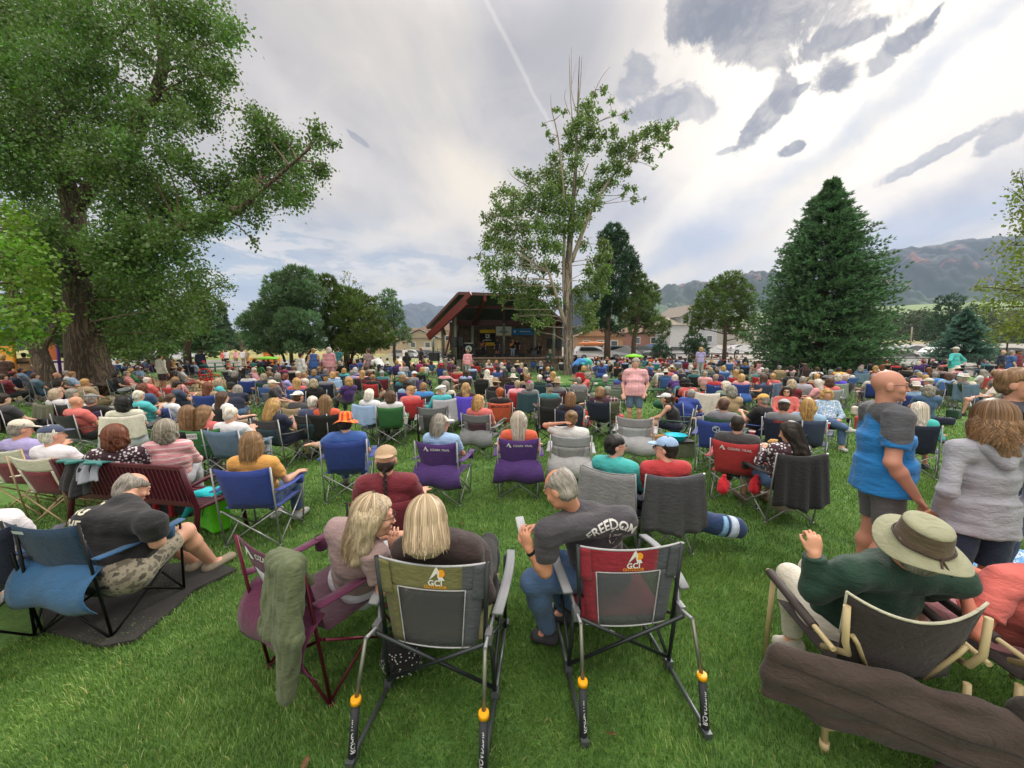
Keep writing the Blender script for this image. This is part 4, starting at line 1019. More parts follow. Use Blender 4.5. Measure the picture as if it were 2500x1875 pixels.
C(770, 230, -40, 'coral', 'brown.short', 'black', pz='outr')
C(860, 305, -20, 'purple', 'brown.short', 'black')
C(1140, 315, -20, 'coral', 'black.short', 'black')
C(1210, 315, -20, 'blue', 'dk.short', 'blue')
C(600, 385, -20, 'black', 'dk.short', 'black')
C(20, 365, -30, 'denim', 'grey.short', 'steel', hat='cap.mauve')
C(775, 950, 0, 'turq', 'white.vlong', 'navy', yaw=-60)
C(1650, 300, -60, 'blue', 'brown.short', 'black', scale=.8)
C(1780, 305, -40, 'lgrey', 'grey.short', 'black')
C(1870, 260, -40, 'maroon', 'dk.short', 'black')
C(2000, 330, -30, 'white', 'white.short', 'black')
C(2160, 310, -30, 'lgrey', 'grey.short', 'black')
C(2085, 420, -40, 'sage', 'grey.short', 'black', hat='cap.white')
C(1090, 390, -20, 'mauve', 'brown.short', 'black')
# left foreground row on and beside the bench
TL = 'A'
C(370, 1440, 55, 'lav', 'grey.short', 'cream', hat='cap.cream', yaw=20, c2='maroon', lc='tan', trou='black', leg=True)
C(900, 1540, 55, 'white', 'white.short', 'cream', hat='cap.slate', yaw=20, c2='maroon', lc='tan', pz='cross', trou='denim', leg=True, g=1.1)
C(1950, 1560, 20, 'plum', 'auburn.curly', sm='floral', trou='dgrey', leg=True, pz='out')
TL = 'B'
C(730, 1460, 15, 'pink', 'grey.curly', sm='stripe', trou='lgrey', leg=True, g=1.15, pz='lap')
C(2190, 1690, 30, 'mustard', 'lb.bob', 'royal', yaw=0, trou='denim', leg=True, pz='arms')
# the farthest rows, in front of the stage and the parked cars: heads between the ones picked above
taken = [(q['loc'].x, q['loc'].y) for q in PEOPLE]
cand = 0; seed_rows = []
for band, n, y0, y1, x0, x1 in (('l', 28, 868, 884, 560, 1240), ('m', 26, 866, 880, 1400, 1880), ('r', 14, 868, 886, 1960, 2490), ('ll', 8, 872, 888, 250, 560), ('m2', 18, 884, 900, 640, 2200), ('m3', 40, 898, 925, 560, 2480), ('m4', 24, 912, 960, 300, 2480)):
 k = 0
 for tr in range(900):
  if k >= n: break
  px, py = rnd.uniform(x0, x1), rnd.uniform(y0, y1); w = PH(px, py, 1.1)
  if w.y > 33 or (1225 < px < 1400 and w.y > 25) or (1820 < px < 2210 and w.y > 17) or (abs(px - 1387) < 30): continue
  if any((w.x - a) ** 2 + (w.y - b) ** 2 < .52 for a, b in taken): continue
  taken.append((w.x, w.y)); k += 1
  hs = rnd.choice(['short', 'short', 'short', 'bob', 'curly', 'long', 'fringe', 'bun']); hc = rnd.choice(['grey', 'grey', 'white', 'brown', 'dk', 'blond', 'sandy', 'auburn', 'ash'])
  ht = (rnd.choice(['cap', 'cap', 'straw', 'sun']), rnd.choice(['white', 'tan', 'black', 'red', 'cream', 'navy', 'pink'])) if rnd.random() < .28 and hs in ('short', 'bob') else None
  o = person(px, py, (rnd.uniform(-15, 25) if rnd.random() < .7 else rnd.uniform(-90, 90)) + (1250 - px) / 30, shirt=rnd.choice(['white', 'navy', 'red', 'blue', 'grey', 'black', 'pink', 'lblue', 'teal', 'tan', 'coral', 'maroon', 'purple', 'cream', 'green', 'slate', 'plum', 'denim']), hairc=hc, hst=hs, hat=ht, pz=rnd.choice(['lap', 'arms', 'lap', 'phone', 'cross', 'lean']), leg=rnd.random() < .5, trou=rnd.choice(['denim', 'navy', 'dgrey', 'khaki']))
  if rnd.random() < .7: pchair(o, rnd.choice(['navy', 'black', 'blue', 'red', 'maroon', 'dgreen', 'dgrey', 'purple', 'royal', 'black']))
print('people', len(PEOPLE), 'chairs', len(CHAIRS), 'time', round(time.time() - T0, 1))

SMALL = []
for i in range(60):
 for tr in range(40):
  px, py = rnd.uniform(100, 2480), rnd.uniform(925, 1060) if i % 2 else rnd.uniform(905, 960); w_ = PH(px, py, 0)
  if all((w_.x - a) ** 2 + (w_.y - b) ** 2 > .30 for a, b in taken) and all((w_.x - q[0].x) ** 2 + (w_.y - q[0].y) ** 2 > .3 for q in SMALL) and min((w_.x - a) ** 2 + (w_.y - b) ** 2 for a, b in taken) < 1.3: SMALL.append((w_, px, py)); break
BAGC = ['black', 'navy', 'red', 'dgrey', 'tan', 'blue', 'maroon', 'olive', 'cream', 'purple', 'dgreen', 'black']; BAGS = []
def bagm(k):
 S = SDF(); S.box((0, 0, .13), ((.19, .13, .13), (.15, .11, .17), (.24, .15, .09))[k], .05, .01); S.noise(.010, 14, k); return S.mesh(.018, 'bag')
def handm(k): h = (.26, .34, .18)[k]; return MB().tube([(-.08, 0, h - .01), (-.06, 0, h + .07), (.06, 0, h + .07), (.08, 0, h - .01)], .010, 6).mesh('handle')
for i, (w_, px, py) in enumerate(SMALL):
 k = i % 3; c_ = rnd.choice(BAGC); o = obj(('bag', 'backpack', 'cooler_bag')[k], cached(('bag', k), lambda: bagm(k)), 'cloth', jit(cw(c_))); o.location = (w_.x, w_.y, 0); o.rotation_euler = (0, 0, rnd.uniform(0, 6)); obj('handle', cached(('hnd', k), lambda: handm(k)), 'rubber', hx('161616'), o); BAGS.append(dict(o=o, c=CW[c_][1], kind=k, px=px, py=py))
# ------------------------------------------------------------------ lettering
def text_v(body, size, bold=.0, arc=None, space=1.):
 cu = bpy.data.curves.new('t', 'FONT'); cu.body = body; cu.size = size; cu.align_x = 'CENTER'; cu.align_y = 'CENTER'; cu.offset = bold * size; cu.space_character = space; cu.resolution_u = 3
 o = bpy.data.objects.new('t', cu); me = bpy.data.meshes.new_from_object(o)
 import bmesh
 bm = bmesh.new(); bm.from_mesh(me); bmesh.ops.triangulate(bm, faces=bm.faces)
 for _ in range(3):
  ee = [e for e in bm.edges if e.calc_length() > size * .3]
  if not ee: break
  bmesh.ops.subdivide_edges(bm, edges=ee, cuts=1); bmesh.ops.triangulate(bm, faces=bm.faces)
 V = [v.co.copy() for v in bm.verts]; F = [tuple(v.index for v in f.verts) for f in bm.faces]; bm.free()
 bpy.data.objects.remove(o); bpy.data.curves.remove(cu); bpy.data.meshes.remove(me)
 if arc: V = [Vector(((arc + v.y) * math.sin(v.x / arc), (arc + v.y) * math.cos(v.x / arc) - arc, 0)) for v in V]
 return V, F
def shape_tri(): return [Vector((-.5, -.4, 0)), Vector((-.12, .35, 0)), Vector((0, .5, 0)), Vector((.14, .22, 0)), Vector((.5, -.4, 0)), Vector((.12, -.4, 0)), Vector((-.02, .05, 0)), Vector((-.2, -.15, 0))], [(0, 6, 1), (1, 6, 2), (2, 6, 3), (3, 6, 5, 4), (0, 7, 6)]
def disc(r, n=16): return [Vector((0, 0, 0))] + [Vector((r * math.cos(2 * math.pi * i / n), r * math.sin(2 * math.pi * i / n), 0)) for i in range(n)], [(0, i + 1, (i + 1) % n + 1) for i in range(n)]
def xf(VF, s=1, x=0, y=0, rot=0):
 c, q = math.cos(rot), math.sin(rot); return [Vector(((v.x * c - v.y * q) * s + x, (v.x * q + v.y * c) * s + y, 0)) for v in VF[0]], VF[1]
def on_back(c, items, colr, name='lettering', z0=.80, x0=0., off=.008):
 mb = MB()
 for V, F in items:
  P = []
  for v in V:
   x = v.x + x0; z = z0 + v.y; vv = (z - .40) / .48; p = backpt(x / .27, vv); P.append((x, p[1] - off, z))
  mb.add(P, F)
 return mb.build(name, 'print', colr, c)
def project(target, items, O, U, W, N, colr, parent, name='lettering', off=.004):
 """lay flat lettering on a mesh: O + U*x + W*y, cast along N"""
 me = target.data; bv = BVHTree.FromPolygons([v.co for v in me.vertices], [tuple(p.vertices) for p in me.polygons]); mb = MB()
 U, W, N = unitv(U), unitv(W), unitv(N)
 for V, F in items:
  P = []
  for v in V:
   q = Vector(O) + U * v.x + W * v.y; h = bv.ray_cast(q - N * .6, N, 1.5)
   P.append((h[0] - N * off) if h[0] else None)
  F2 = [f for f in F if all(P[i] is not None for i in f) and max((P[i] - P[j]).length for i in f for j in f) < 2.5 * max((V[i] - V[j]).length for i in f for j in f) + .004]; P = [p if p is not None else Vector(O) for p in P]; mb.add(P, F2)
 return mb.build(name, 'print', colr, parent)
WHT = hx('dcdcdc')
def ozark(c, x=0., z=.80, s=1., colr=WHT, words='OZARK TRAIL'):
 on_back(c, [xf(shape_tri(), .075 * s, -.135 * s, .0), xf(text_v(words, .042 * s, .012), 1, .055 * s, -.008)], colr, 'lettering', z, x)
def find_chair(px, py):
 return min(CHAIRS, key=lambda q: (q['px'] - px) ** 2 + (q['py'] - py) ** 2)['o']
def find_person(px, py):
 return min(PEOPLE, key=lambda q: (q['px'] - px) ** 2 + (q['py'] - py) ** 2)
for px, py in ((1077, 1035), (1266, 1028)): ozark(find_chair(px, py))
ozark(find_chair(1801, 1035), 0, .80, 1.05)
ozark(find_chair(1413, 930), 0, .80); ozark(find_chair(1501, 940), 0, .80); ozark(find_chair(1747, 923), .09, .82, .7); ozark(find_chair(1960, 928), 0, .82, .6, words='TRAIL')
on_back(find_chair(1220, 959), [text_v('BRONCOS', .085, .015)], hx('20242e'), 'lettering', .80)
on_back(find_chair(1220, 959), [text_v('THE', .03, .01)], WHT, 'lettering', .865, -.16)
on_back(find_chair(1639, 899), [text_v('PINNACOL', .085, .015)], hx('14110c'), 'lettering', .82)
c = find_chair(502, 1011)
on_back(c, [([Vector((x * .07, y * .045, 0)) for x, y in ((-1, -1), (1, -1), (1, 1), (-1, 1))], [(0, 1, 2, 3)])], WHT, 'logo_patch', .79, -.10, .007); on_back(c, [text_v("DICK'S", .042, .012)], hx('15402a'), 'lettering', .79, -.10, .010)
on_back(find_chair(729, 969), [text_v('CSU', .09, .012)], hx('d8d4b8'), 'lettering', .70)
on_back(find_chair(1914, 992), [text_v('DENVER', .06, .014)], hx('d8501e'), 'lettering', .84)
on_back(find_chair(1749, 1032), [xf(disc(.055), 1)], hx('a9b7cf'), 'team_badge', .76); on_back(find_chair(1749, 1032), [xf(disc(.018), 1, .02, .015), xf(disc(.022), 1, -.02, -.012), xf(disc(.012), 1, .025, -.03)], hx('22304f'), 'team_badge', .76, 0, .011)
on_back(find_chair(1359, 935), [text_v('OUTDOOR', .045, .01, arc=-.35)], WHT, 'lettering', .80)
on_back(find_chair(31, 910), [text_v('1', .16, .02)], WHT, 'lettering', .70)
d = find_person(1337, 901)
for ch in list(d['o'].children):
 if ch.name.startswith('shirt'): project(ch, [text_v('U.S.A.', .12, .02)], (0, -.2, .80), (1, 0, 0), (0, 0, 1), (0, 1, 0), WHT, d['o'])

# ------------------------------------------------------------------ the people nearest the camera, joint by joint
def hero(J, label, key, fine=True, res=.0075, g=1., fem=False, sleeve='short', leg=True, skin='cf9a7c', shirt='grey', trou='denim', hairc='grey', hst='short', hat=None, gl=None, sm='cloth', tm='cloth', shoes='2a2a2c', bot=None, strand=None, hs=1., shirtc=None, group=None):
 J = fix(J); root = Vector((J['pel'].x, J['pel'].y, 0)); J2 = {k: (v - root if isinstance(v, Vector) and k not in ('look', 'fwd', 'side', 'upv', 'lhd', 'rhd', 'lhn', 'rhn') else v) for k, v in J.items()}
 t = empty('person', root, 0); hc = hx(HC[hairc][0])
 person_parts(t, J2, key, res, g, fem, sleeve, leg, hx(skin), shirtc or cw(shirt), sm, cw(trou), tm, hx(shoes) if shoes else None, hc, hst, hat, gl, fine, bot, hs)
 if strand:
  h = obj('hair_strands', strands(**strand), 'strand', tuple(x * 1.05 for x in hc), [c for c in t.children if c.name.startswith('hair')][0])
 PEOPLE.append(dict(o=t, px=0, py=0, d=('', ''), stand=False, label=label, loc=root, ang=0, slv='', group=group, hero=True))
 return t, J2
Wd = lambda *a: Vector(a)
# man in the charcoal FREEDOM shirt looking at his phone
J = dict(pel=Wd(.60, 2.46, .50), che=PH(1452, 1318, .80) + Wd(0, .05, 0), nek=PH(1402, 1243, .99), hd=PH(1366, 1192, 1.14), lsh=PH(1338, 1300, .93), rsh=PH(1528, 1272, .95) + Wd(0, .02, 0),
         lel=PH(1330, 1393, .69), lwr=PH(1292, 1340, .83), rel=Wd(.45, 2.66, .74), rwr=PH(1322, 1306, .84) + Wd(.03, .09, 0), lkn=PH(1300, 1418, .56), lan=PH(1338, 1535, .10), ltoe=PH(1308, 1553, .04),
         rkn=PH(1300, 1418, .56) + Wd(.12, .24, .0), ran=PH(1338, 1535, .10) + Wd(.15, .2, 0), rtoe=PH(1308, 1553, .04) + Wd(.12, .2, 0), look=(-.72, .55, -.62), fwd=unitv((-.75, .62, 0)),
         lhd=unitv((-.25, .10, .85)), lhn=unitv((-.55, -.8, .1)), rhd=unitv((-.9, -.2, .25)), rhn=unitv((.2, .3, .9)), lcurl=1.0, rcurl=1.0)
hm, J2 = hero(J, 'man with thinning grey hair in a charcoal FREEDOM shirt bent over his phone', 'h1', skin='c08a6c', shirtc=hx('3c3a40'), trou='denim', hairc='grey', hst='fringe', shoes='2c2c30', hs=1.0)
sh = [c for c in hm.children if c.name.startswith('shirt')][0]
cc = (J2['che'] + J2['nek']) / 2; sd = unitv(J2['rsh'] - J2['lsh']); up = unitv(J2['nek'] - J2['pel']); nrm = -sd.cross(up) if sd.cross(up).y < 0 else sd.cross(up)
nrm = unitv((0 - 0, 1, 0)) if nrm.length < .1 else unitv(nrm); up = unitv(nrm.cross(sd) if nrm.cross(sd).z > 0 else -nrm.cross(sd)); LT = hx('c9c7c6')
O1 = J2['che'] + up * .19 + sd * .02
project(sh, [text_v('FREEDOM', .074, .02, arc=.24)], O1 - up * .005, sd, up, nrm, LT, hm)
project(sh, [text_v('UNDER ARMOUR', .024, .015)], O1 - up * .20 + sd * .10, sd, up, nrm, LT, hm)
ring = []
for k in range(26):                                     # the coiled figure printed below the word
 a = k / 25 * 4.6 + .6; r = .062 + .01 * math.sin(k * .7); w = .007 + .004 * math.sin(k * .5) ; ring.append((r, a, w))
RV = []; RF = []
for k, (r, a, w) in enumerate(ring):
 RV += [Vector(((r - w) * math.cos(a) * .8, (r - w) * math.sin(a) * 1.1, 0)), Vector(((r + w * .2) * math.cos(a) * .8, (r + w * .2) * math.sin(a) * 1.1, 0))]
 if k and k % 3: RF.append((2 * k - 2, 2 * k - 1, 2 * k + 1, 2 * k))
UA = [Vector(p + (0,)) for p in ((-.03, .012), (-.012, .014), (.0, .004), (.012, .014), (.03, .012), (.014, .0), (.03, -.012), (.012, -.014), (.0, -.004), (-.012, -.014), (-.03, -.012), (-.014, 0))]
project(sh, [(RV, RF), (UA, [tuple(range(12))])], O1 - up * .085 + sd * .05, sd, up, nrm, LT, hm, 'printed_emblem')
ph = MB().box((0, 0, 0), (.072, .009, .15)); ph = ph.build('phone', 'glass', hx('c9ccd2')); ph.location = PH(1275, 1292, .90); ph.rotation_euler = (-.5, .25, .9); tag(ph, 'clear cased phone held up in both hands of the man in the charcoal shirt', 'phone')
wt = MB(); wt.lathe([(.030, -.010), (.031, .010), (.028, .010), (.027, -.010)], 16); wt = wt.build('watch', 'rubber', hx('1d1d22'), hm); wt.location = J2['lwr'] + (J2['lel'] - J2['lwr']).normalized() * .02; wt.rotation_euler = (J2['lel'] - J2['lwr']).to_track_quat('Z', 'Y').to_euler()
# ash blond woman in the dark brown top
fw = unitv((.15, 1, 0))
J = dict(pel=Wd(-.33, 2.36, .47), che=Wd(-.38, 2.24, .72), nek=Wd(-.43, 2.16, .90), hd=PH(1040, 1275, 1.03), lsh=PH(985, 1345, .86), rsh=PH(1148, 1345, .86), lel=Wd(-.64, 2.34, .62), rel=PH(1185, 1450, .62),
         lwr=Wd(-.46, 2.56, .60), rwr=Wd(-.22, 2.56, .58), lkn=Wd(-.46, 2.84, .5), rkn=Wd(-.18, 2.84, .5), lan=Wd(-.48, 2.9, .1), ran=Wd(-.16, 2.9, .1), ltoe=Wd(-.5, 3.05, .04), rtoe=Wd(-.14, 3.05, .04), look=(-.25, 1, -.25), fwd=fw)
hero(J, 'woman with ash blond hair in a dark brown top, seated in the olive rocking chair', 'h2', g=1.3, fem=True, sleeve='long', shirtc=hx('2e201e'), trou='black', hairc='ash', hst='bob', strand=dict(n=4200, L=.12, seed=3, jitterL=.012, taper=.9, flare=.16, lift=.018, wave=.002, wd_=.0017), hs=1.05)
# long haired woman in glasses and the mauve T-shirt, leaning to her neighbour
fw = unitv((.6, .8, 0))
J = dict(pel=Wd(-1.04, 2.42, .46), che=Wd(-.98, 2.30, .71), nek=Wd(-.90, 2.23, .90), hd=PH(915, 1262, 1.03), lsh=Wd(-1.10, 2.33, .86), rsh=PH(915, 1358, .82), lel=Wd(-1.0, 2.62, .66), rel=PH(935, 1440, .62),
         lwr=Wd(-.78, 2.55, .72), rwr=PH(962, 1362, .76) + Wd(0, .06, 0), lkn=Wd(-.86, 2.82, .50), rkn=Wd(-.66, 2.68, .48), lan=Wd(-.9, 2.9, .1), ran=Wd(-.62, 2.8, .1), ltoe=Wd(-.82, 3.04, .04), rtoe=Wd(-.52, 2.94, .04), look=(.96, .30, -.12), fwd=fw,
         rhd=unitv((-.25, .1, .9)), rhn=unitv((.1, -1, .2)), rcurl=.7)
h3, _ = hero(J, 'woman with long golden hair and glasses in a mauve T-shirt, leaning towards her neighbour', 'h3', fem=True, shirtc=hx('8f7977'), trou='lgrey', hairc='ash', hst='long', gl='clear', skin='cf9f86', strand=dict(n=3600, L=.19, seed=5, jitterL=.03, taper=.6, lift=.014, a0=84, back=.03, wave=.003, wd_=.0017))
# man in the black T-shirt bent over on the mat at the left
fw = unitv((.12, 1, 0))
J = dict(pel=Wd(-2.84, 2.64, .40), che=Wd(-2.92, 2.74, .66), nek=Wd(-2.93, 2.83, .86), hd=PH(325, 1192, .90), lsh=PH(215, 1270, .78), rsh=PH(372, 1275, .76), lel=Wd(-3.12, 2.92, .55), rel=PH(384, 1322, .60), lwr=Wd(-2.95, 3.08, .50), rwr=PH(330, 1330, .52) + Wd(.02, .10, 0),
         lhip=Wd(-2.98, 2.66, .40), rhip=Wd(-2.76, 2.62, .40), lkn=Wd(-2.98, 3.04, .5), rkn=PH(452, 1297, .5), lan=PH(478, 1375, .10) + Wd(-.06, .05, 0), ran=PH(515, 1368, .10), ltoe=PH(470, 1378, .05) + Wd(.0, .18, 0), rtoe=PH(565, 1358, .05), look=(.5, .8, -.5), fwd=fw)
h4, J2 = hero(J, 'balding man in a black lettered T-shirt bent forward in camouflage shorts', 'h4', g=1.35, res=.009, shirtc=hx('19191c'), trou='khaki', tm='camo', leg=False, hairc='grey', hst='fringe', shoes='8a7f6c', skin='d09e84')
sh = [c for c in h4.children if c.name.startswith('shirt')][0]
sd = unitv(J2['rsh'] - J2['lsh']); up = unitv(unitv(J2['nek'] - J2['pel']) + Wd(0, 0, .25)); nrm = unitv((-.35, .0, 0) + sd.cross(up) * -1 if False else Wd(.25, 1, -.15)); O = (J2['che'] + J2['nek']) / 2 + Wd(-.03, 0, -.03)
CRM = hx('c9c6b0')
for i, w in enumerate(('ING', 'THE', 'DER')): project(sh, [text_v(w, .082, .03)], O + up * (.11 - .092 * i) - sd * .03, sd, up, nrm, CRM, h4)
# man in the green shirt and brimmed hat
fw = unitv((-.1, 1, 0))
J = dict(pel=Wd(1.93, 2.10, .44), che=Wd(1.96, 1.99, .70), nek=Wd(2.0, 1.92, .90), hd=PH(2238, 1335, 1.03), lsh=PH(2092, 1412, .85) + Wd(0, .04, 0), rsh=PH(2365, 1428, .83) + Wd(0, .05, 0), lel=PH(1990, 1440, .70), lwr=PH(1987, 1352, .91), rel=Wd(2.38, 2.1, .62), rwr=Wd(2.28, 2.36, .6),
         lkn=PH(1930, 1405, .54), lan=PH(1935, 1555, .10), ltoe=PH(1900, 1570, .05), rkn=Wd(2.05, 2.5, .5), ran=Wd(2.1, 2.55, .1), rtoe=Wd(2.12, 2.7, .05), look=(.28, 1, .32), fwd=fw, lhd=unitv((.05, .1, 1)), lhn=unitv((-.2, -1, 0)), lcurl=1.7)
h5, _ = hero(J, 'man in a bottle green shirt and broad sage hat raising his left fist', 'h5', g=1.25, sleeve='long', shirtc=hx('173a2c'), trou='cream', hairc='grey', hst='short', hat=('outback', hx('8f9074'), 'cloth'), shoes='b8b4a8', hs=1.06)
hat = [c for c in h5.children if c.name.startswith('hat')][0]
mb = MB(); seg = 40; V = []; F = []
for r, z in ((.0865, .1375), (.0905, .105), (.096, .060), (.100, .052)):
 for j in range(seg): a = 2 * math.pi * j / seg; V.append((r * .945 * math.cos(a), r * 1.135 * math.sin(a) - .015, z))
for i in range(3):
 for j in range(seg): k = (j + 1) % seg; F.append((i * seg + j, (i + 1) * seg + j, (i + 1) * seg + k, i * seg + k)[::-1])
mb.add(V, F, True); mb.build('crown_panel', 'cloth', hx('5d4e3c'), hat)
mb = MB(); mb.tube([(.098 * math.cos(a), .116 * math.sin(a) - .015, .058 + .004 * math.sin(5 * a)) for a in np.linspace(0, 6.283, 30)], .004, 6); mb.tube([(.0, -.13, .06), (.006, -.165, .04), (.004, -.195, .028)], .004, 6).tube([(.0, -.13, .06), (-.012, -.16, .044), (-.02, -.185, .03)], .004, 6); mb.build('hat_cord', 'rubber', hx('3a2a22'), hat)
# bald man standing in the blue and grey polo shirt
def standing(key, label, loc, ang, pz, upd=None, scale=1., **kw):
 J = pose(pz, kw.pop('yaw', 0))
 if upd: J.update({k: Vector(v) for k, v in upd.items()})
 a = -math.radians(ang); t = empty('person', (*loc, 0), a); t.scale = (scale,) * 3; hc = hx(HC[kw.get('hairc', 'grey')][0])
 person_parts(t, J, key, kw.get('res', .008), kw.get('g', 1.), kw.get('fem', False), kw.get('sleeve', 'short'), kw.get('leg', True), hx(kw.get('skin', 'cf9a7c')), kw.get('shirtc'), kw.get('sm', 'cloth'), kw.get('trouc'), 'cloth', hx('5a5048'), hc, kw.get('hst', 'short'), None, kw.get('gl'), True, kw.get('bot', .06))
 if kw.get('strand'): obj('hair_strands', strands(**kw['strand']), 'strand', tuple(x * 1.05 for x in hc), [c for c in t.children if c.name.startswith('hair')][0])
 PEOPLE.append(dict(o=t, px=0, py=0, d=('', ''), stand=True, label=label, loc=Vector((*loc, 0)), ang=ang, slv='', group=None, hero=True)); return t, J
standing('h6', 'bald sunburnt man in sunglasses and a blue and grey polo shirt, standing', (2.97, 3.01), 112, 'stand', dict(rel=(.27, -.06, 1.12), rwr=(.24, .10, .88), lel=(-.26, .0, 1.13)), 1.035, yaw=12, g=1.16, leg=False, skin='c08a74', shirtc=hx('1775b8'), sm='polo', trouc=hx('5c5c5e'), hst='bald', gl='dark', res=.008, bot=.10)
h7, _ = standing('h7', 'woman with tousled dark blond hair in a pale grey hooded sweatshirt, standing', (3.13, 2.48), 8, 'pocket', None, .93, yaw=5, g=1.0, fem=True, sleeve='long', leg=False, skin='c78d72', shirtc=hx('9a9ba6'), trouc=hx('24304a'), hairc='lb', hst='wavy', bot=.10, strand=dict(n=3800, L=.13, seed=9, jitterL=.03, wave=.011, taper=.9, flare=.25, lift=.022, grad=.5))
S = SDF(); S.cap((-.10, -.06, 1.47), (.10, -.06, 1.47), .045, None, .03); S.cap((-.1, -.08, 1.46), (0, -.13, 1.37), .035, .04, .04); S.cap((.1, -.08, 1.46), (0, -.13, 1.37), .035, .04, .04); S.noise(.004, 24, 3); obj('hood', S.mesh(.009), 'cloth', hx('9a9ba6'), h7)
standing('h8', 'woman with tied-back light brown hair at the right edge, face turned right', (4.0, 3.02), 152, 'pocket', dict(rel=(.2, .12, 1.2), rwr=(.08, .22, 1.42)), 1.04, yaw=0, fem=True, sleeve='tank', shirtc=hx('1b2238'), trouc=hx('2a3a5a'), hairc='lb', hst='bun', skin='d09a80')
# woman in coral at the right edge, hands together
fw = unitv((-.15, 1, 0))
J = dict(pel=Wd(2.74, 2.02, .42), che=Wd(2.74, 1.92, .66), nek=Wd(2.76, 1.84, .85), hd=Wd(2.80, 1.86, .99), lsh=Wd(2.56, 1.90, .79), rsh=Wd(2.94, 1.86, .79), lel=PH(2425, 1570, .56) + Wd(0, .06, 0), lwr=PH(2408, 1470, .74) + Wd(0, .10, 0), rel=Wd(2.88, 2.02, .62), rwr=Wd(2.56, 2.2, .76),
         lkn=Wd(2.50, 2.42, .5), rkn=Wd(2.76, 2.42, .5), lan=Wd(2.5, 2.5, .1), ran=Wd(2.78, 2.5, .1), ltoe=Wd(2.48, 2.64, .04), rtoe=Wd(2.8, 2.64, .04), look=(-.5, 1, 0), fwd=fw, lhd=unitv((.2, .5, .75)), lhn=unitv((-.5, -.8, .3)), rhd=unitv((-.8, .2, .4)), rhn=unitv((.2, -.3, .9)))
hero(J, 'woman in coral, hands raised together, cut off by the right edge', 'h10', g=1.15, fem=True, shirtc=hx('d06a62'), trou='pink', leg=True, hairc='auburn', hst='bob', skin='d8866e', res=.009)
# white shirted person at the far left edge
o = person(-95, 1215, 20, shirt='white', hairc='brown', hst='short', trou='denim', pz='out', slv='short', label='person in a white T-shirt cut off by the left edge beside the dark blue chair'); pchair(o, 'navy', legc='k', label='dark blue camp chair at the very left edge under the person in white')
# man with the braid
o = person(943, 1122, 8, shirt='maroon', hairc='dk', hst='braid', hat=('backcap', 'tan'), pz='arms', slv='short', trou='dgrey', g=1.12, label='man with a long dark braid and backward tan cap in a maroon T-shirt', res=.009); pchair(o, 'maroon', legc='k', dy=.02, top=.90, label='maroon camp chair holding the man with the braid')

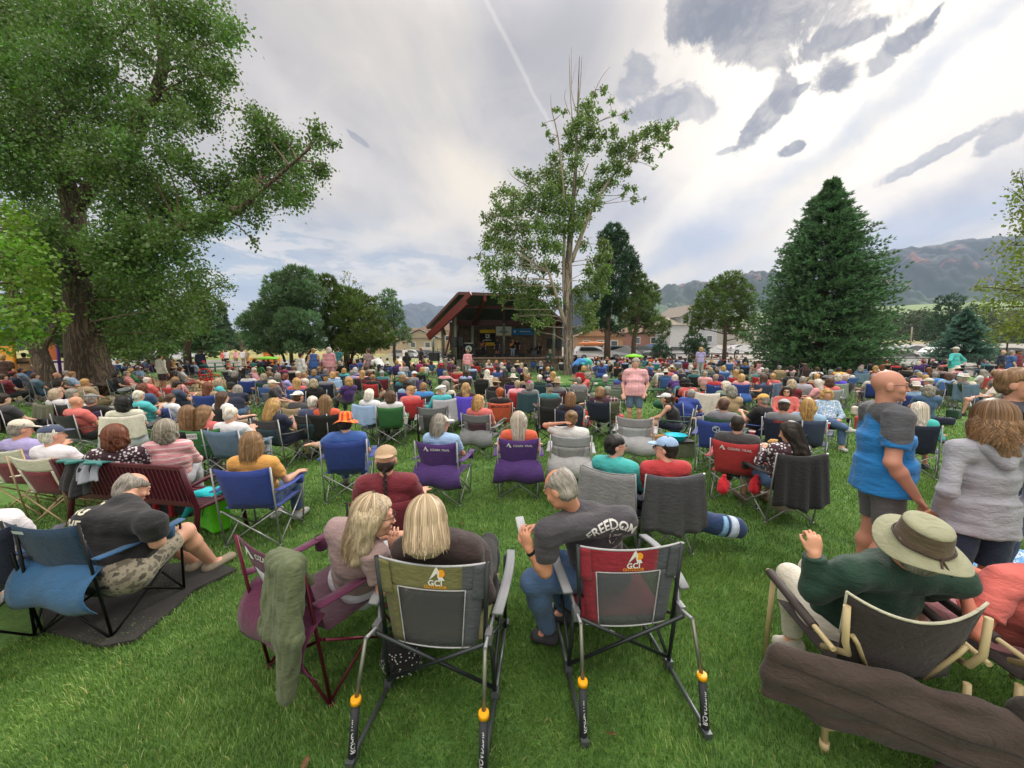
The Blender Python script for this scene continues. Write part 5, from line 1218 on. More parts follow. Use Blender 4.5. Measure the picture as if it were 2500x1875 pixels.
# ------------------------------------------------------------------ rocking chairs
def rocker(loc, a, c1, label, gc='4a4f54', mesh_col='3c4044', sun='e59a1c'):
 t = empty('rocking_camp_chair', (*loc, 0), a, label, 'camp chair', 'two rocking camp chairs in the foreground'); A = hx(c1); G = hx(gc); FR = hx('33383a')
 def bp(u, v): return (u * (.235 + .055 * v), -.43 - .035 * v - .03 * (1 - u * u) * (.3 + .7 * (1 - v)), .40 + .49 * v - .03 * (1 - u * u) * v * v)
 def part(nm, u0, u1, v0, v1, colr, mt='cloth', off=0.):
  mb = MB(); mb.sheet([[(lambda p: (p[0], p[1] - off, p[2]))(bp(u, v)) for u in np.linspace(u0, u1, max(3, int(8 * (u1 - u0))))] for v in np.linspace(v0, v1, 9)], .005); return mb.build(nm, mt, colr, t)
 part('top_band', -1.03, .58, .70, 1, A); part('top_band', .58, 1.03, .70, 1, G); part('side_panel', -1, -.70, .0, .70, tuple(x * .8 for x in A)); part('side_panel', .66, 1, .0, .70, G)
 mp = part('mesh_panel', -.70, .66, .0, .70, hx(mesh_col), 'mesh')
 part('corner_pocket', -1.06, -.80, .60, 1.0, A, 'cloth', .012); part('corner_pocket', .80, 1.06, .60, 1.0, tuple(x * .9 for x in G), 'cloth', .012)
 mb = MB(); mb.tube([bp(u, 1.005) for u in np.linspace(-1.05, 1.05, 16)], .006, 6).tube([bp(u, -.005) for u in np.linspace(-1, 1, 16)], .005, 6)
 for u in (-.70, .66): mb.tube([(lambda p: (p[0], p[1] - .004, p[2]))(bp(u, v)) for v in np.linspace(0, .7, 8)], .0035, 5)
 mb.tube([(lambda p: (p[0], p[1] - .004, p[2]))(bp(u, .70)) for u in np.linspace(-.70, .66, 10)], .0035, 5); mb.build('piping', 'cloth', hx('a9abae'), t)
 lg = lambda items, colr, nm: MB().add(*[None, None]) if False else None
 def mark(items, colr, nm, x0=.03, v0=.84):
  m = MB(); z0 = .40 + .49 * v0
  for V, F in items:
   P = []
   for v in V: z = z0 + v.y; x = x0 + v.x; vv = (z - .40) / .49; p = bp(x / (.235 + .055 * vv), vv); P.append((x, p[1] - .007 - (.002 if nm == 'x' else 0), z - .012))
   m.add(P, F)
  m.build(nm, 'print', colr, t)
 mark([xf(disc(.022), 1, .022, .028)], hx(sun), 'logo_sun'); mark([xf(shape_tri(), .085, 0, .022)], hx('d6d6d0'), 'logo_mountain'); mark([text_v('GCI', .045, .03, space=1.05)], hx('d6d6d0'), 'lettering', .02, .78); mark([text_v('OUTDOOR', .024, .02)], hx(sun), 'lettering', .02, .735)
 mb = MB(); mb.sheet([[(u * .26, y, .415 - .05 * (1 - u * u) * math.sin(math.pi * (y + .40) / .62)) for u in np.linspace(-1, 1, 9)] for y in np.linspace(-.40, .22, 8)], .006); mb.build('seat', 'cloth', A, t)
 r = .0125
 for s in (-1, 1):
  MB().tube([(s * .275, -.44, .40), (s * .30, -.475, .90)], r).build('back_post', 'metal', FR, t)
  MB().tube([(s * .315, -.34, .03), (s * .305, -.43, .50)], r).build('leg', 'metal', FR, t)
  MB().tube([(s * .30, .20, .03), (s * .31, .14, .60)], r).build('leg', 'metal', FR, t)
  m = MB().tube([(s * .32, -.735, .02), (s * .32, -.70, .030), (s * .316, -.34, .030)], .012).tube([(s * .316, -.34, .03), (s * .30, .26, .022)], .012); m.box((s * .32, -.75, .018), (.04, .06, .032)).box((s * .316, -.34, .045), (.04, .05, .05)).box((s * .30, .26, .016), (.04, .06, .03)); m.build('base_rail', 'metal', hx('5d6366'), t)
  k = MB().tube([(s * .322, -.745, .02), (s * .318, -.70, .27)], .0205, 14).tube([(s * .322, -.748, .01), (s * .321, -.735, .05)], .017, 12); k = k.build('rocker_spring', 'rubber', hx('22262a'), t)
  MB().cyl((s * .318, -.698, .283), .0265, .026, 18, .024).build('yellow_collar', 'paint', hx('eda611'), k)
  MB().tube([(s * .318, -.70, .27), (s * .308, -.60, .53)], .0105, 10).build('piston_rod', 'metal', hx('6d7064'), k)
  V, F = text_v('ROADTRIP', .034, .02); P = []
  for v in V: f = (v.x + .09) / .25 + .12; x = s * .322; ang = v.y / .021; P.append((x + .0212 * math.sin(ang + .5 * -s), -.745 + .045 * f - .0212 * math.cos(ang + .5 * -s), .02 + .25 * f))
  MB().add(P, F).build('lettering', 'print', hx('b9bcbe'), k)
  a_ = MB(); a_.sheet([[(s * .345 + x + .02 * s * math.sin(math.pi * f), -.44 + .62 * f, .60 + .035 * math.sin(math.pi * f * .9)) for x in (-.027, -.01, .01, .027)] for f in np.linspace(0, 1, 9)], .018); a_.build('armrest', 'rubber', hx('85888c'), t)
  MB().tube([(s * .308, -.60, .53), (s * .30, -.46, .50), (s * .33, -.40, .60)], .010).box((s * .305, -.47, .50), (.034, .07, .06)).build('hinge', 'metal', hx('888b8e'), t)
 MB().tube([(-.295, -.52, .50), (.31, -.35, .09)], .0115).tube([(.295, -.535, .50), (-.31, -.36, .09)], .0115).build('cross_brace', 'metal', FR, t)
 MB().tube([(-.29, .15, .38), (.30, .19, .07)], .0105).tube([(.29, .165, .38), (-.30, .20, .07)], .0105).build('cross_brace', 'metal', FR, t)
 for s in (-1, 1): MB().tube([(s * .29, -.40, .42), (s * .30, .19, .10)], .0105).tube([(s * .305, -.33, .10), (s * .29, .2, .40)], .0105).build('cross_brace', 'metal', FR, t)
 return t
rocker((.64, 2.55), math.radians(3.5), '8c1a2c', 'maroon and grey rocking camp chair with yellow collars, its seat empty behind the phone user')
rocker((-.37, 2.39), math.radians(-6.5), '6f6d42', 'olive and grey rocking camp chair with yellow collars under the ash blond woman', mesh_col='26292c')
# plum chair of the golden haired woman
c = chair(Vector((-1.14, 2.36, 0)), -math.radians(27), 'plum', 'lgrey', 'm', flap='plum', scale=1.03); c['label'] = 'plum and grey camp chair with a hanging flap and a white mountain logo'; CHAIRS.append(dict(o=c, px=710, py=1400, c='', c2='', who=None, label=c['label'], loc=c.location))
for ch in c.children:
 if ch.name.split('.')[0] in ('backrest', 'storage_flap', 'armrest', 'side_strip'): ch.color = (*hx('561a3e'), 1)
 if ch.name.startswith('leg') or ch.name.startswith('cross'): ch.color = (*hx('5a1a2c'), 1)
ozark(c, -.02, .83, 1.15)
S = SDF(); S.ell((.20, -.43, .895), (.10, .05, .035), .03); S.cap((.19, -.455, .87), (.18, -.50, .54), .019, .022, .04, 3.6); S.cap((.27, -.45, .88), (.32, -.50, .58), .045, .035, .04, 1.3); S.cap((.32, -.50, .58), (.26, -.50, .26), .038, .028, .03, 1.4); S.cap((.16, -.40, .88), (.17, -.34, .74), .03, .02, .03, 3.); S.noise(.006, 20, 3, (1.4, 1, .6), True); S.noise(.004, 40, 5, (1.3, 1, .5), True)
o = obj('sweater', S.mesh(.008), 'cloth', hx('565f42')); o.location = c.location; o.rotation_euler = c.rotation_euler; o.scale = c.scale; tag(o, 'olive green sweater hung over the corner of the plum camp chair', 'sweater')
# dark blue low chair on the mat
c = chair(Vector((-2.99, 2.76, 0)), -math.radians(5), 'navy', None, 'k', flap='steel', scale=.98); CHAIRS.append(dict(o=c, px=135, py=1350, c='', c2='', who=None, label='dark blue camp chair with a cup holder, under the man in the black T-shirt', loc=c.location))
for ch in c.children:
 n_ = ch.name.split('.')[0]
 if n_ in ('backrest', 'seat'): ch.color = (*hx('12344f'), 1)
 if n_ in ('storage_flap', 'armrest'): ch.color = (*hx('28577f'), 1)
on_back(c, [([Vector((x * .05, y * .012, 0)) for x, y in ((-1, -1), (1, -1), (1, 1), (-1, 1))], [(0, 1, 2, 3)])], hx('aeb8bd'), 'logo_patch', .83, -.17)
# ------------------------------------------------------------------ brown folding armchairs with their carry bags
def brownchair(loc, a, label):
 t = empty('folding_armchair', (*loc, 0), a, label, 'camp chair', 'two brown folding armchairs'); Bc = hx('2d2624'); Tn = hx('b5a47a')
 def bp(u, v): return (u * (.24 + .04 * v), -.26 - .10 * v - .05 * (1 - u * u), .42 + .44 * v - .085 * (1 - u * u) * v)
 MB().sheet([[bp(u, v) for u in np.linspace(-1, 1, 13)] for v in np.linspace(0, 1, 8)], .008).build('backrest', 'cloth', Bc, t)
 MB().tube([bp(u, 1.0) for u in np.linspace(-1.02, 1.02, 20)], .007, 6).tube([bp(-1.01, v) for v in np.linspace(.45, 1, 6)], .006, 6).build('piping', 'cloth', hx('b9b7a2'), t)
 MB().sheet([[(u * .26, y, .42 - .04 * (1 - u * u)) for u in np.linspace(-1, 1, 7)] for y in np.linspace(-.26, .24, 5)], .008).build('seat', 'cloth', Bc, t)
 for s in (-1, 1):
  MB().tube([(s * .285, -.37, .80), (s * .28, -.37, .62), (s * .25, -.35, .55), (s * .30, -.25, .50)], .015, 10).build('back_tube', 'paint', Tn, t)
  MB().tube([(s * .235, -.345, .64), (s * .21, -.345, .60), (s * .12, -.30, .42)], .011, 8).build('back_brace', 'paint', Tn, t)
  MB().tube([(s * .30, -.32, .03), (s * .30, -.30, .42)], .015, 10).cyl((s * .30, -.32, .025), .021, .05, 12).build('leg', 'paint', Tn, t)
  MB().tube([(s * .30, .26, .0), (s * .31, .20, .60)], .015, 10).build('leg', 'paint', Tn, t)
  MB().tube([(s * .295, -.325, .12), (s * .27, -.335, .14), (s * .14, -.335, .22), (s * .02, -.33, .23)], .010, 8).build('leg_brace', 'paint', Tn, t)
  k = MB().tube([(s * .32, -.36, .57), (s * .335, .22, .62)], .013, 10).build('arm_tube', 'paint', Tn, t)
  MB().tube([(s * .325, -.22, .582), (s * .335, .20, .62)], .024, 12).build('arm_pad', 'rubber', hx('3b3230'), k)
 return t
brownchair((1.90, 2.02), math.radians(-8), 'dark brown folding armchair with tan tubes under the man in the sage hat')
brownchair((2.72, 1.94), math.radians(-6), 'dark brown folding armchair with tan tubes cut off by the right edge')
def bag(a, b, rv, th, label, seed=1, col='3d312b'):
 S = SDF(); a, b = Vector(a), Vector(b); d = unitv(b - a); S.cap(a, b, th * .78, th * 1.25, .05, rv / th, (0, 0, 1)); S.noise(.006, 7, seed); S.noise(.006, 22, seed + 3, (1, 1, 1.4))
 V, F = S.mesh(.011, raw=True); c = a.lerp(b, .5); me = mesh_np('bag', V - np.array(c), F); o = obj('carry_bag', me, 'cloth', hx(col)); o.location = c; tag(o, label, 'bag')
 bv = BVHTree.FromPolygons([v.co for v in me.vertices], [tuple(p.vertices) for p in me.polygons]); mb = MB()
 for zz in (.28, -.35):
  pts = []
  for f in np.linspace(.02, .98, 40):
   q = a.lerp(b, f) - c; q.z += zz * rv + .012 * math.sin(7 * f); n = unitv(Vector((-d.y, d.x, 0))); n = n if n.y > 0 else -n; h = bv.ray_cast(q - n * .5, n, 1.)
   if h[0]: pts.append(h[0] - n * .0005)
  if len(pts) > 4: mb.tube(pts, .0028, 5)
 mb.build('seam', 'cloth', hx('191514'), o); return o
bag((1.28, 1.74, .46), (2.16, 1.50, .25), .165, .055, 'long dark brown carry bag slung behind the folding armchair')
bag((2.20, 1.50, .40), (2.75, 1.36, .30), .15, .08, 'bulging black-brown carry bag at the lower right corner', 7, '2d2622')
# ------------------------------------------------------------------ bench, bags and other small things among the crowd
def at_px(px, py, h=0.): return PH(px, py, h)
bx, by = -3.84, 4.04; t = empty('park_bench', (bx, by, 0), math.radians(-10), 'long maroon slatted metal park bench seen from behind, two women sitting on it', 'bench'); BM = hx('4c1022')
mb = MB()
for i in range(30):
 x = -.74 + i * 1.48 / 29; mb.tube([(x, -.36, .875), (x, -.345, .84), (x, -.26, .50), (x, -.22, .44)], .0145, 6)
mb.build('backrest', 'paint', BM, t)
MB().box((0, -.355, .862), (1.56, .035, .03)).box((0, -.255, .475), (1.56, .03, .045)).build('rail', 'paint', BM, t)
mb = MB()
for i in range(9): mb.box((0, -.20 + i * .055, .43 - .012 * math.sin(i * .39)), (1.54, .042, .018))
mb.build('seat', 'paint', BM, t)
for s in (-1, 1):
 MB().tube([(s * .79, -.36, .87), (s * .79, -.28, .55), (s * .79, -.24, .40), (s * .79, -.30, .0)], .024, 8).tube([(s * .79, -.24, .42), (s * .79, .24, .42), (s * .79, .30, .0)], .022, 8).build('leg', 'paint', BM, t)
 MB().tube([(s * .79, -.32, .66), (s * .79, -.1, .70), (s * .79, .12, .69), (s * .79, .25, .62), (s * .79, .27, .42)], .019, 8).build('armrest', 'paint', BM, t)
MB().tube([(-.79, -.29, .12), (.79, -.29, .12)], .016, 8).build('stretcher', 'paint', BM, t)
def bench_cloth(x0, w, ln, colr, nm, label, sd, fr=.14):
 P = []
 for v in np.linspace(-.25, 1, 20):
  row = []
  for u in np.linspace(-1, 1, 15):
   x = x0 + u * w * (1 + .12 * v) + .015 * math.sin(5 * v + sd); q = max(v, 0); y = (-.36 - .05 - .05 * q * (1 + .5 * math.sin(6 * u + sd)) - .025 * math.sin(10 * u + sd) * (q + .2)) if v > 0 else -.36 - .03 + (-v) * .25; z = .895 - ln * q * (1 + .06 * math.sin(3 * u + sd)) - (fr * (-v)) * .7; row.append((x, y, z))
  P.append(row)
 o = MB().sheet(P, .02).build(nm, 'cloth', colr); o.location = t.location; o.rotation_euler = t.rotation_euler; tag(o, label, nm.replace('_', ' '))
bench_cloth(-.36, .16, .42, hx('1c1a1e'), 'jacket', 'black fleece jacket hung over the left half of the maroon bench', 1); bench_cloth(-.22, .13, .28, hx('8a8f9a'), 'jacket', 'silvery grey jacket lying over the maroon bench back beside the black fleece', 2.4)
bench_cloth(-.30, .26, .10, hx('1d6a66'), 'sweater', 'teal sweater rolled along the top of the maroon bench', 4)
def blob(name, loc, r, label, cat, colr, mat='cloth', rz_=0, seed=1, amp=.012, box=False, rd=.04, res=.012, parts=()):
 S = SDF()
 if box: S.box((0, 0, r[2]), r, rd, .01)
 else: S.ell((0, 0, r[2] * .95), r); S.box((0, 0, -.1), (1, 1, .1), .0, .005, None, 's')
 S.noise(amp, 1.1 / min(r) , seed); o = obj(name, S.mesh(res, name), mat, colr); o.location = loc; o.rotation_euler = (0, 0, rz_); tag(o, label, cat); return o
w = at_px(415, 1258); b = blob('duffel_bag', (w.x, w.y + .1, 0), (.34, .15, .15), 'black and red duffel bag pushed under the maroon bench', 'bag', hx('15131a'), box=True, rd=.06, rz_=-.15)
for x in (-.11, .11): MB().box((x, -.01, .155), (.045, .325, .30)).build('strap', 'cloth', hx('a01522'), b)
w = at_px(508, 1304); b = blob('tote_bag', (w.x, w.y + .1, 0), (.17, .10, .19), 'bright lime green drawstring tote bag standing on the grass by the bench', 'bag', hx('5fd00f'), box=True, rd=.05, rz_=-.5)
MB().tube([(-.05, -.105, .33), (-.06, -.135, .25), (-.02, -.13, .2), (.04, -.125, .22), (.05, -.105, .31)], .004, 5).build('drawstring', 'rubber', hx('101810'), b)
S = SDF(); S.ell((0, 0, 0), (.17, .13, .06), .03); S.ell((-.08, -.06, .04), (.11, .09, .05), .03); S.cap((-.14, -.08, 0), (-.24, -.14, -.20), .045, .02, .03); S.ell((.10, .02, .05), (.09, .10, .045), .02); S.noise(.014, 22, 5); o = obj('towel', S.mesh(.011), 'cloth', hx('12b3bd')); o.location = (w.x + .02, w.y + .1, .40); tag(o, 'aqua towel bundled on top of the lime green tote bag', 'towel')
# mat under the man in black
P = [PH(a, b_, 0.) for a, b_ in ((110, 1545), (250, 1588), (330, 1572), (420, 1498), (470, 1450), (578, 1398), (520, 1378), (400, 1385), (330, 1390), (200, 1440), (100, 1480))]
mb = MB(); n = len(P); mb.add([(p.x, p.y, .034) for p in P] + [(p.x, p.y, .004) for p in P], [tuple(range(n))] + [(i, i + n, (i + 1) % n + n, (i + 1) % n) for i in range(n)]); o = mb.build('ground_mat', 'rug', hx('2b2927')); tag(o, 'black ribbed ground mat spread on the grass under the blue chair', 'mat')
P = [PH(a, b_, 0.) for a, b_ in ((2120, 1300), (2330, 1325), (2500, 1350), (2640, 1440), (2560, 1540), (2380, 1500), (2200, 1420), (2110, 1370))]
mb = MB(); n = len(P); mb.add([(p.x, p.y, .030) for p in P] + [(p.x, p.y, .004) for p in P], [tuple(range(n))] + [(i, i + n, (i + 1) % n + n, (i + 1) % n) for i in range(n)]); o = mb.build('picnic_blanket', 'floral', hx('4f8fc4')); tag(o, 'pale blue patterned picnic blanket on the grass at the right', 'blanket')
w = PH(2400, 1402, .04); o = MB().lathe([(.001, .03), (.09, .028), (.125, .018), (.132, 0), (.125, .004), (.09, .02), (.001, .022)], 28).build('flying_disc', 'paint', hx('1e6e3e')); o.location = (w.x, w.y, .032); tag(o, 'green flying disc lying on the pale blue blanket', 'flying disc')
# navy rolled bag with pale stripes, cooler, handbags
a, b_ = PH(1660, 1262, .34), PH(1800, 1290, .22); S = SDF(); S.cap(a - a, b_ - a, .095, .085, .02, 1.15, (0, 0, 1)); S.noise(.007, 14, 2); o = obj('rolled_blanket', S.mesh(.011), 'cloth', hx('243c66')); o.location = a; tag(o, 'navy rolled blanket with pale blue stripes lying behind the slate chair', 'blanket')
d = unitv(b_ - a)
for f, wd_, cc_ in ((.70, .022, '7fb0d6'), (.86, .035, 'b9c9dc')):
 c0 = (b_ - a) * f; MB().tube([c0 - d * wd_, c0 + d * wd_], .108, 20).build('stripe', 'cloth', hx(cc_), o)
w = at_px(1560, 1272); b = blob('cooler_bag', (w.x, w.y + .08, 0), (.105, .085, .145), 'small black lunch cooler on the grass beside the grey jacket chair', 'bag', hx('121214'), box=True, rd=.03, amp=.004)
MB().tube([(-.06, 0, .29), (-.05, 0, .34), (.05, 0, .34), (.06, 0, .29)], .009, 6).build('handle', 'rubber', hx('0c0c0d'), b); MB().box((.03, -.088, .13), (.02, .006, .14)).build('label_strip', 'print', hx('c8c8c8'), b)
w = at_px(1925, 1262); blob('handbag', (w.x, w.y + .1, 0), (.15, .10, .13), 'slouchy beige handbag under the chair with the black fleece', 'bag', hx('a89c86'), amp=.014)
for px_, lb in ((1765, 'left'), (1843, 'right')):
 w = PH(px_, 1188, .34); S = SDF(); S.ell((0, 0, 0), (.075, .06, .095), .02); S.cap((0, 0, .07), (0, 0, .14), .03, .022, .03); S.noise(.008, 30, 3); o = obj('pouch', S.mesh(.010), 'cloth', hx('c81e2e')); o.location = w; tag(o, 'red pouch hanging at the %s rear corner of the red camp chair' % lb, 'bag')
w = at_px(765, 1085); blob('tote_bag', (w.x, w.y, 0), (.17, .11, .16), 'red tote bag on the grass between two grey-green chairs', 'bag', hx('b81420'), amp=.014)
w = at_px(975, 1660); o = blob('handbag', (w.x, w.y + .05, 0), (.13, .09, .12), 'black handbag with white polka dots under the olive rocking chair', 'bag', hx('121014'), amp=.006)
mb = MB()
for i in range(90):
 z = rnd.uniform(.03, .19); a = rnd.uniform(3.3, 6.1); k = math.sqrt(max(0, 1 - ((z - .114) / .12) ** 2)); p = Vector((.137 * k * math.cos(a), .096 * k * math.sin(a), z)); u = Vector((-math.sin(a), math.cos(a), 0)); v = Vector((0, 0, 1)); mb.add([p + (u * math.cos(q) + v * math.sin(q)) * .005 for q in np.linspace(0, 5.24, 6)], [tuple(range(6))])
mb.build('polka_dots', 'print', hx('cfcfcf'), o)
w = at_px(1431, 1042); o = blob('backpack', (w.x, w.y, 0), (.16, .12, .22), 'orange backpack standing between the grey chair and the olive chair', 'backpack', hx('d8481c'), box=True, rd=.09, amp=.008)
MB().box((0, -.125, .15), (.2, .02, .14)).build('pocket', 'cloth', hx('b83c16'), o)
w = at_px(1608, 1105); o = MB().box((0, 0, .17), (.32, .18, .34)).build('paper_bag', 'cloth', hx('a98352')); o.location = (w.x, w.y, 0); tag(o, 'brown paper carrier bag with a looped white handle', 'bag'); MB().tube([(-.05, 0, .34), (-.05, 0, .44), (-.02, 0, .47), (.02, 0, .47), (.05, 0, .44), (.05, 0, .34)], .006, 6).build('handle', 'cloth', hx('c8c4bc'), o)
w = PH(1650, 1066, .36); o = MB().lathe([(.13, .0), (.19, .09), (.20, .1), (.19, .1), (.125, .01), (.001, .008)], 24).build('plastic_tub', 'paint', hx('1bc0d8')); o.location = (w.x, w.y, .30); tag(o, 'bright aqua plastic tub on the olive cooler', 'tub')
o2 = MB().box((0, 0, .14), (.50, .34, .26)).build('cooler', 'cloth', hx('5f6650')); o2.location = (w.x + .04, w.y, .0); o2.rotation_euler = (0, 0, .2); tag(o2, 'olive soft cooler with a black lid under the aqua tub', 'cooler'); MB().box((0, 0, .285), (.52, .36, .03)).build('lid', 'rubber', hx('17181a'), o2)
w = at_px(1630, 1010); S = SDF(); S.ell((0, 0, .30), (.42, .25, .16), .05); S.cap((-.3, 0, .30), (.35, .1, .28), .13, .12, .05); S.cap((-.1, .1, .3), (-.05, .12, .50), .10, .04, .05); S.noise(.02, 9, 4); o = obj('blanket', S.mesh(.02), 'cloth', hx('1e5a38')); o.location = (w.x, w.y, 0); tag(o, 'dark green blanket heaped over a chair beside the man in the visor', 'blanket')
def cup(px, py, h, label, red=True):
 w = PH(px, py, h); o = MB().lathe([(.030, 0), (.045, .115), (.047, .118), (.043, .116), (.028, .006), (.001, .005)], 20).build('cup', 'paint', hx('c01422') if red else hx('d8d6d0')); o.location = w; tag(o, label, 'cup')
 if red: MB().lathe([(.0455, .104), (.048, .12), (.046, .121), (.0435, .106)], 20).build('rim', 'paint', hx('e0e0e0'), o)
 else: MB().tube([(.01, 0, .11), (.02, .0, .19)], .004, 6).build('straw', 'paint', hx('c9c9c9'), o)
cup(1835, 1070, .60, 'red party cup in the armrest beside the man with cropped dark hair'); cup(2018, 1048, .62, 'red party cup in the armrest right of the navy DENVER chair'); cup(991, 1034, .5, 'white cup with a straw between two tall grey chairs', False); cup(273, 1006, .6, 'white cup with a straw held out by the man in the grey flat cap', False)
o = MB().box((0, 0, 0), (.075, .01, .15)).build('phone', 'glass', hx('9a9ea8')); o.location = PH(1226, 1027, .80); o.rotation_euler = (.9, .3, 1.0); tag(o, 'silver phone held out left of the woman with long silver hair', 'phone')
S = SDF(); S.ell((0, 0, 0), (.06, .035, .018)); S.ell((.01, 0, .018), (.05, .03, .014)); S.noise(.006, 60, 2); o = obj('sandwich', S.mesh(.006), 'cloth', hx('c79a5a')); o.location = PH(1886, 1078, .84); tag(o, 'half eaten sandwich raised by the woman with long dark brown hair', 'food')
# green picnic table round the poplar
w = PH(1400, 962, .45); t = empty('picnic_table', (3.9, 14.2, 0), math.radians(8), 'dark green metal picnic table with benches in front of the poplar trunk', 'table'); GM = hx('1d5c38')
MB().box((0, 1.0, .74), (2.9, .75, .05)).build('tabletop', 'paint', GM, t)
for y, x in ((0, .3), (2.0, -.6)): MB().box((x, y, .44), (3.1, .28, .05)).build('bench', 'paint', GM, t)
for x in (-1.1, 1.1): MB().box((x, 1.0, .40), (.08, .08, .72)).box((x, 1.0, .38), (.07, 2.2, .06)).box((x, 0, .2), (.08, .08, .42)).box((x, 2.0, .2), (.08, .08, .42)).build('leg', 'paint', hx('16361f'), t)
w = PH(1418, 905, .95); o = MB().box((0, 0, .15), (.36, .26, .30)).box((0, -.14, .12), (.22, .03, .14)).build('cooler', 'cloth', hx('b01420')); o.location = (w.x, 14.6, .765); o.location.x = PY(1418, 905, 14.6).x; tag(o, 'red soft cooler standing on the green picnic table', 'cooler'); MB().tube([(-.12, 0, .3), (-.1, 0, .38), (.1, 0, .38), (.12, 0, .3)], .012, 6).build('handle', 'rubber', hx('2a0a0c'), o)
# dogs
def dog(px, py, h, ang, label, colr, s=1.):
 w = PH(px, py, h); t = empty('dog', (w.x, w.y, 0), -math.radians(ang) - math.atan2(w.x, w.y), label, 'dog'); t.scale = (s,) * 3; S = SDF()
 S.cap((0, -.22, .20), (0, .10, .50), .15, .13, .06); S.cap((0, .10, .50), (0, .17, .66), .10, .075, .05); S.ell((0, .20, .74), (.07, .085, .07), .03); S.cap((0, .24, .73), (0, .36, .70), .045, .032, .02); S.ell((0, .375, .705), (.018, .014, .014), .005)
 for q in (-1, 1): S.cap((q * .085, .10, .42), (q * .085, .14, .22), .055, .038, .03); S.cap((q * .085, .14, .22), (q * .085, .15, .03), .034, .028, .02); S.cap((q * .085, .15, .03), (q * .085, .20, .025), .032, .026, .01); S.ell((q * .13, -.20, .17), (.075, .15, .14), .04); S.cap((q * .14, -.14, .10), (q * .14, .04, .035), .045, .032, .03); S.cap((q * .055, .17, .79), (q * .085, .155, .72), .028, .018, .01)
 S.cap((0, -.35, .10), (.12, -.50, .04), .035, .018, .03); S.noise(.003, 60, 2); obj('body', S.mesh(.014), 'hair', colr, t)
 for q in (-1, 1): k = MB().lathe([(.001, .008), (.006, .006), (.009, 0)], 10).build('eye', 'glass', hx('0c0805'), t); k.location = (q * .035, .272, .765); k.rotation_euler = (-1.2, 0, 0)
 MB().lathe([(.088, -.018), (.094, 0), (.088, .018)], 20).build('collar', 'cloth', hx('8a1620'), t).location = (0, .145, .60); return t
dog(1372, 968, .86, -40, 'pale tan dog sitting beside the woman with short grey-brown hair', hx('a98b62'), 1.05); dog(1617, 922, .74, 200, 'brindled grey-brown dog standing by the bald man in navy', hx('6b5c48'), 1.1)
print('props', round(time.time() - T0, 1))
# ------------------------------------------------------------------ trees
def quads(P, D, Wv, ln, wd, rv, name='crown', rhomb=True):
 """one leaf per point: P base, D direction, Wv width direction"""
 ln = ln[:, None]; wd = wd[:, None]; m = P + D * ln * .45
 V = np.stack([P, m + Wv * wd * .5, P + D * ln, m - Wv * wd * .5], 1).reshape(-1, 3); n = len(P)
 return V, np.arange(4 * n).reshape(n, 4), np.repeat(rv, 4)
def rdir(n):
 v = nr.normal(size=(n, 3)); return v / np.linalg.norm(v, axis=1, keepdims=True)
def perp(D):
 r = rdir(len(D)); w = np.cross(D, r); return w / (np.linalg.norm(w, axis=1, keepdims=True) + 1e-9)
def leaves(cl, size=.12, dens=260, droop=.3, hollow=.35):
 """cl: list of (centre, radius, tone)"""
 VV, FF, AA, o = [], [], [], 0
 for c, r, tone in cl:
  sub = 4 + int(9 * r); sc_ = rdir(sub) * (nr.uniform(.1, 1.0, sub)[:, None]) * r; n = int(dens * r * r / (size / .12) ** 2)
  k = nr.integers(0, sub, n); P = np.array(c) + sc_[k] * np.array([1, .9, .85]) + nr.normal(size=(n, 3)) * min(r * .3, .42)
  D = rdir(n); D[:, 2] -= droop; D /= np.linalg.norm(D, axis=1, keepdims=True); st = nr.uniform(-.16, .16, sub)
  rv = np.clip(tone + st[k] + nr.normal(size=n) * .14, 0, 1); s = size * nr.uniform(.7, 1.3, n)
  V, F, A = quads(P, D, perp(D), s, s * .72, rv); VV.append(V); FF.append(F + o); AA.append(A); o += len(V)
 return mesh_np('crown', np.concatenate(VV), np.concatenate(FF), False, np.concatenate(AA))
def tufts(C, Dm, k, ln, wd, spread, rv0, jl=.3):
 n = len(C); P = np.repeat(C, k, 0); D = np.repeat(Dm, k, 0) + rdir(n * k) * spread; D /= np.linalg.norm(D, axis=1, keepdims=True)
 rv = np.clip(np.repeat(rv0, k) + nr.normal(size=n * k) * .1, 0, 1); l = ln * nr.uniform(1 - jl, 1 + jl, n * k)
 return quads(P, D, perp(D), l, np.full(n * k, wd), rv)
def needles(cl, ln=.30, wd=.05, per=120, k=7, up=.5, spread=.9, outw=.9):
 VV, FF, AA, o = [], [], [], 0
 for c, r, tone in cl:
  n = max(8, int(per * r * r)); d = rdir(n); rr = r * nr.uniform(.45, 1.05, n) ** .7; P = np.array(c) + d * rr[:, None] * np.array([1, 1, .8]); Dm = d * outw + np.array([0, 0, up])
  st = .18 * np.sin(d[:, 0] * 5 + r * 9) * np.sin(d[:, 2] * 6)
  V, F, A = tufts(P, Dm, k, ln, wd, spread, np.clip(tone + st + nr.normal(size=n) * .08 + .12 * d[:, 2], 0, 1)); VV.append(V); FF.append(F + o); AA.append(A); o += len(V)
 return mesh_np('crown', np.concatenate(VV), np.concatenate(FF), False, np.concatenate(AA))
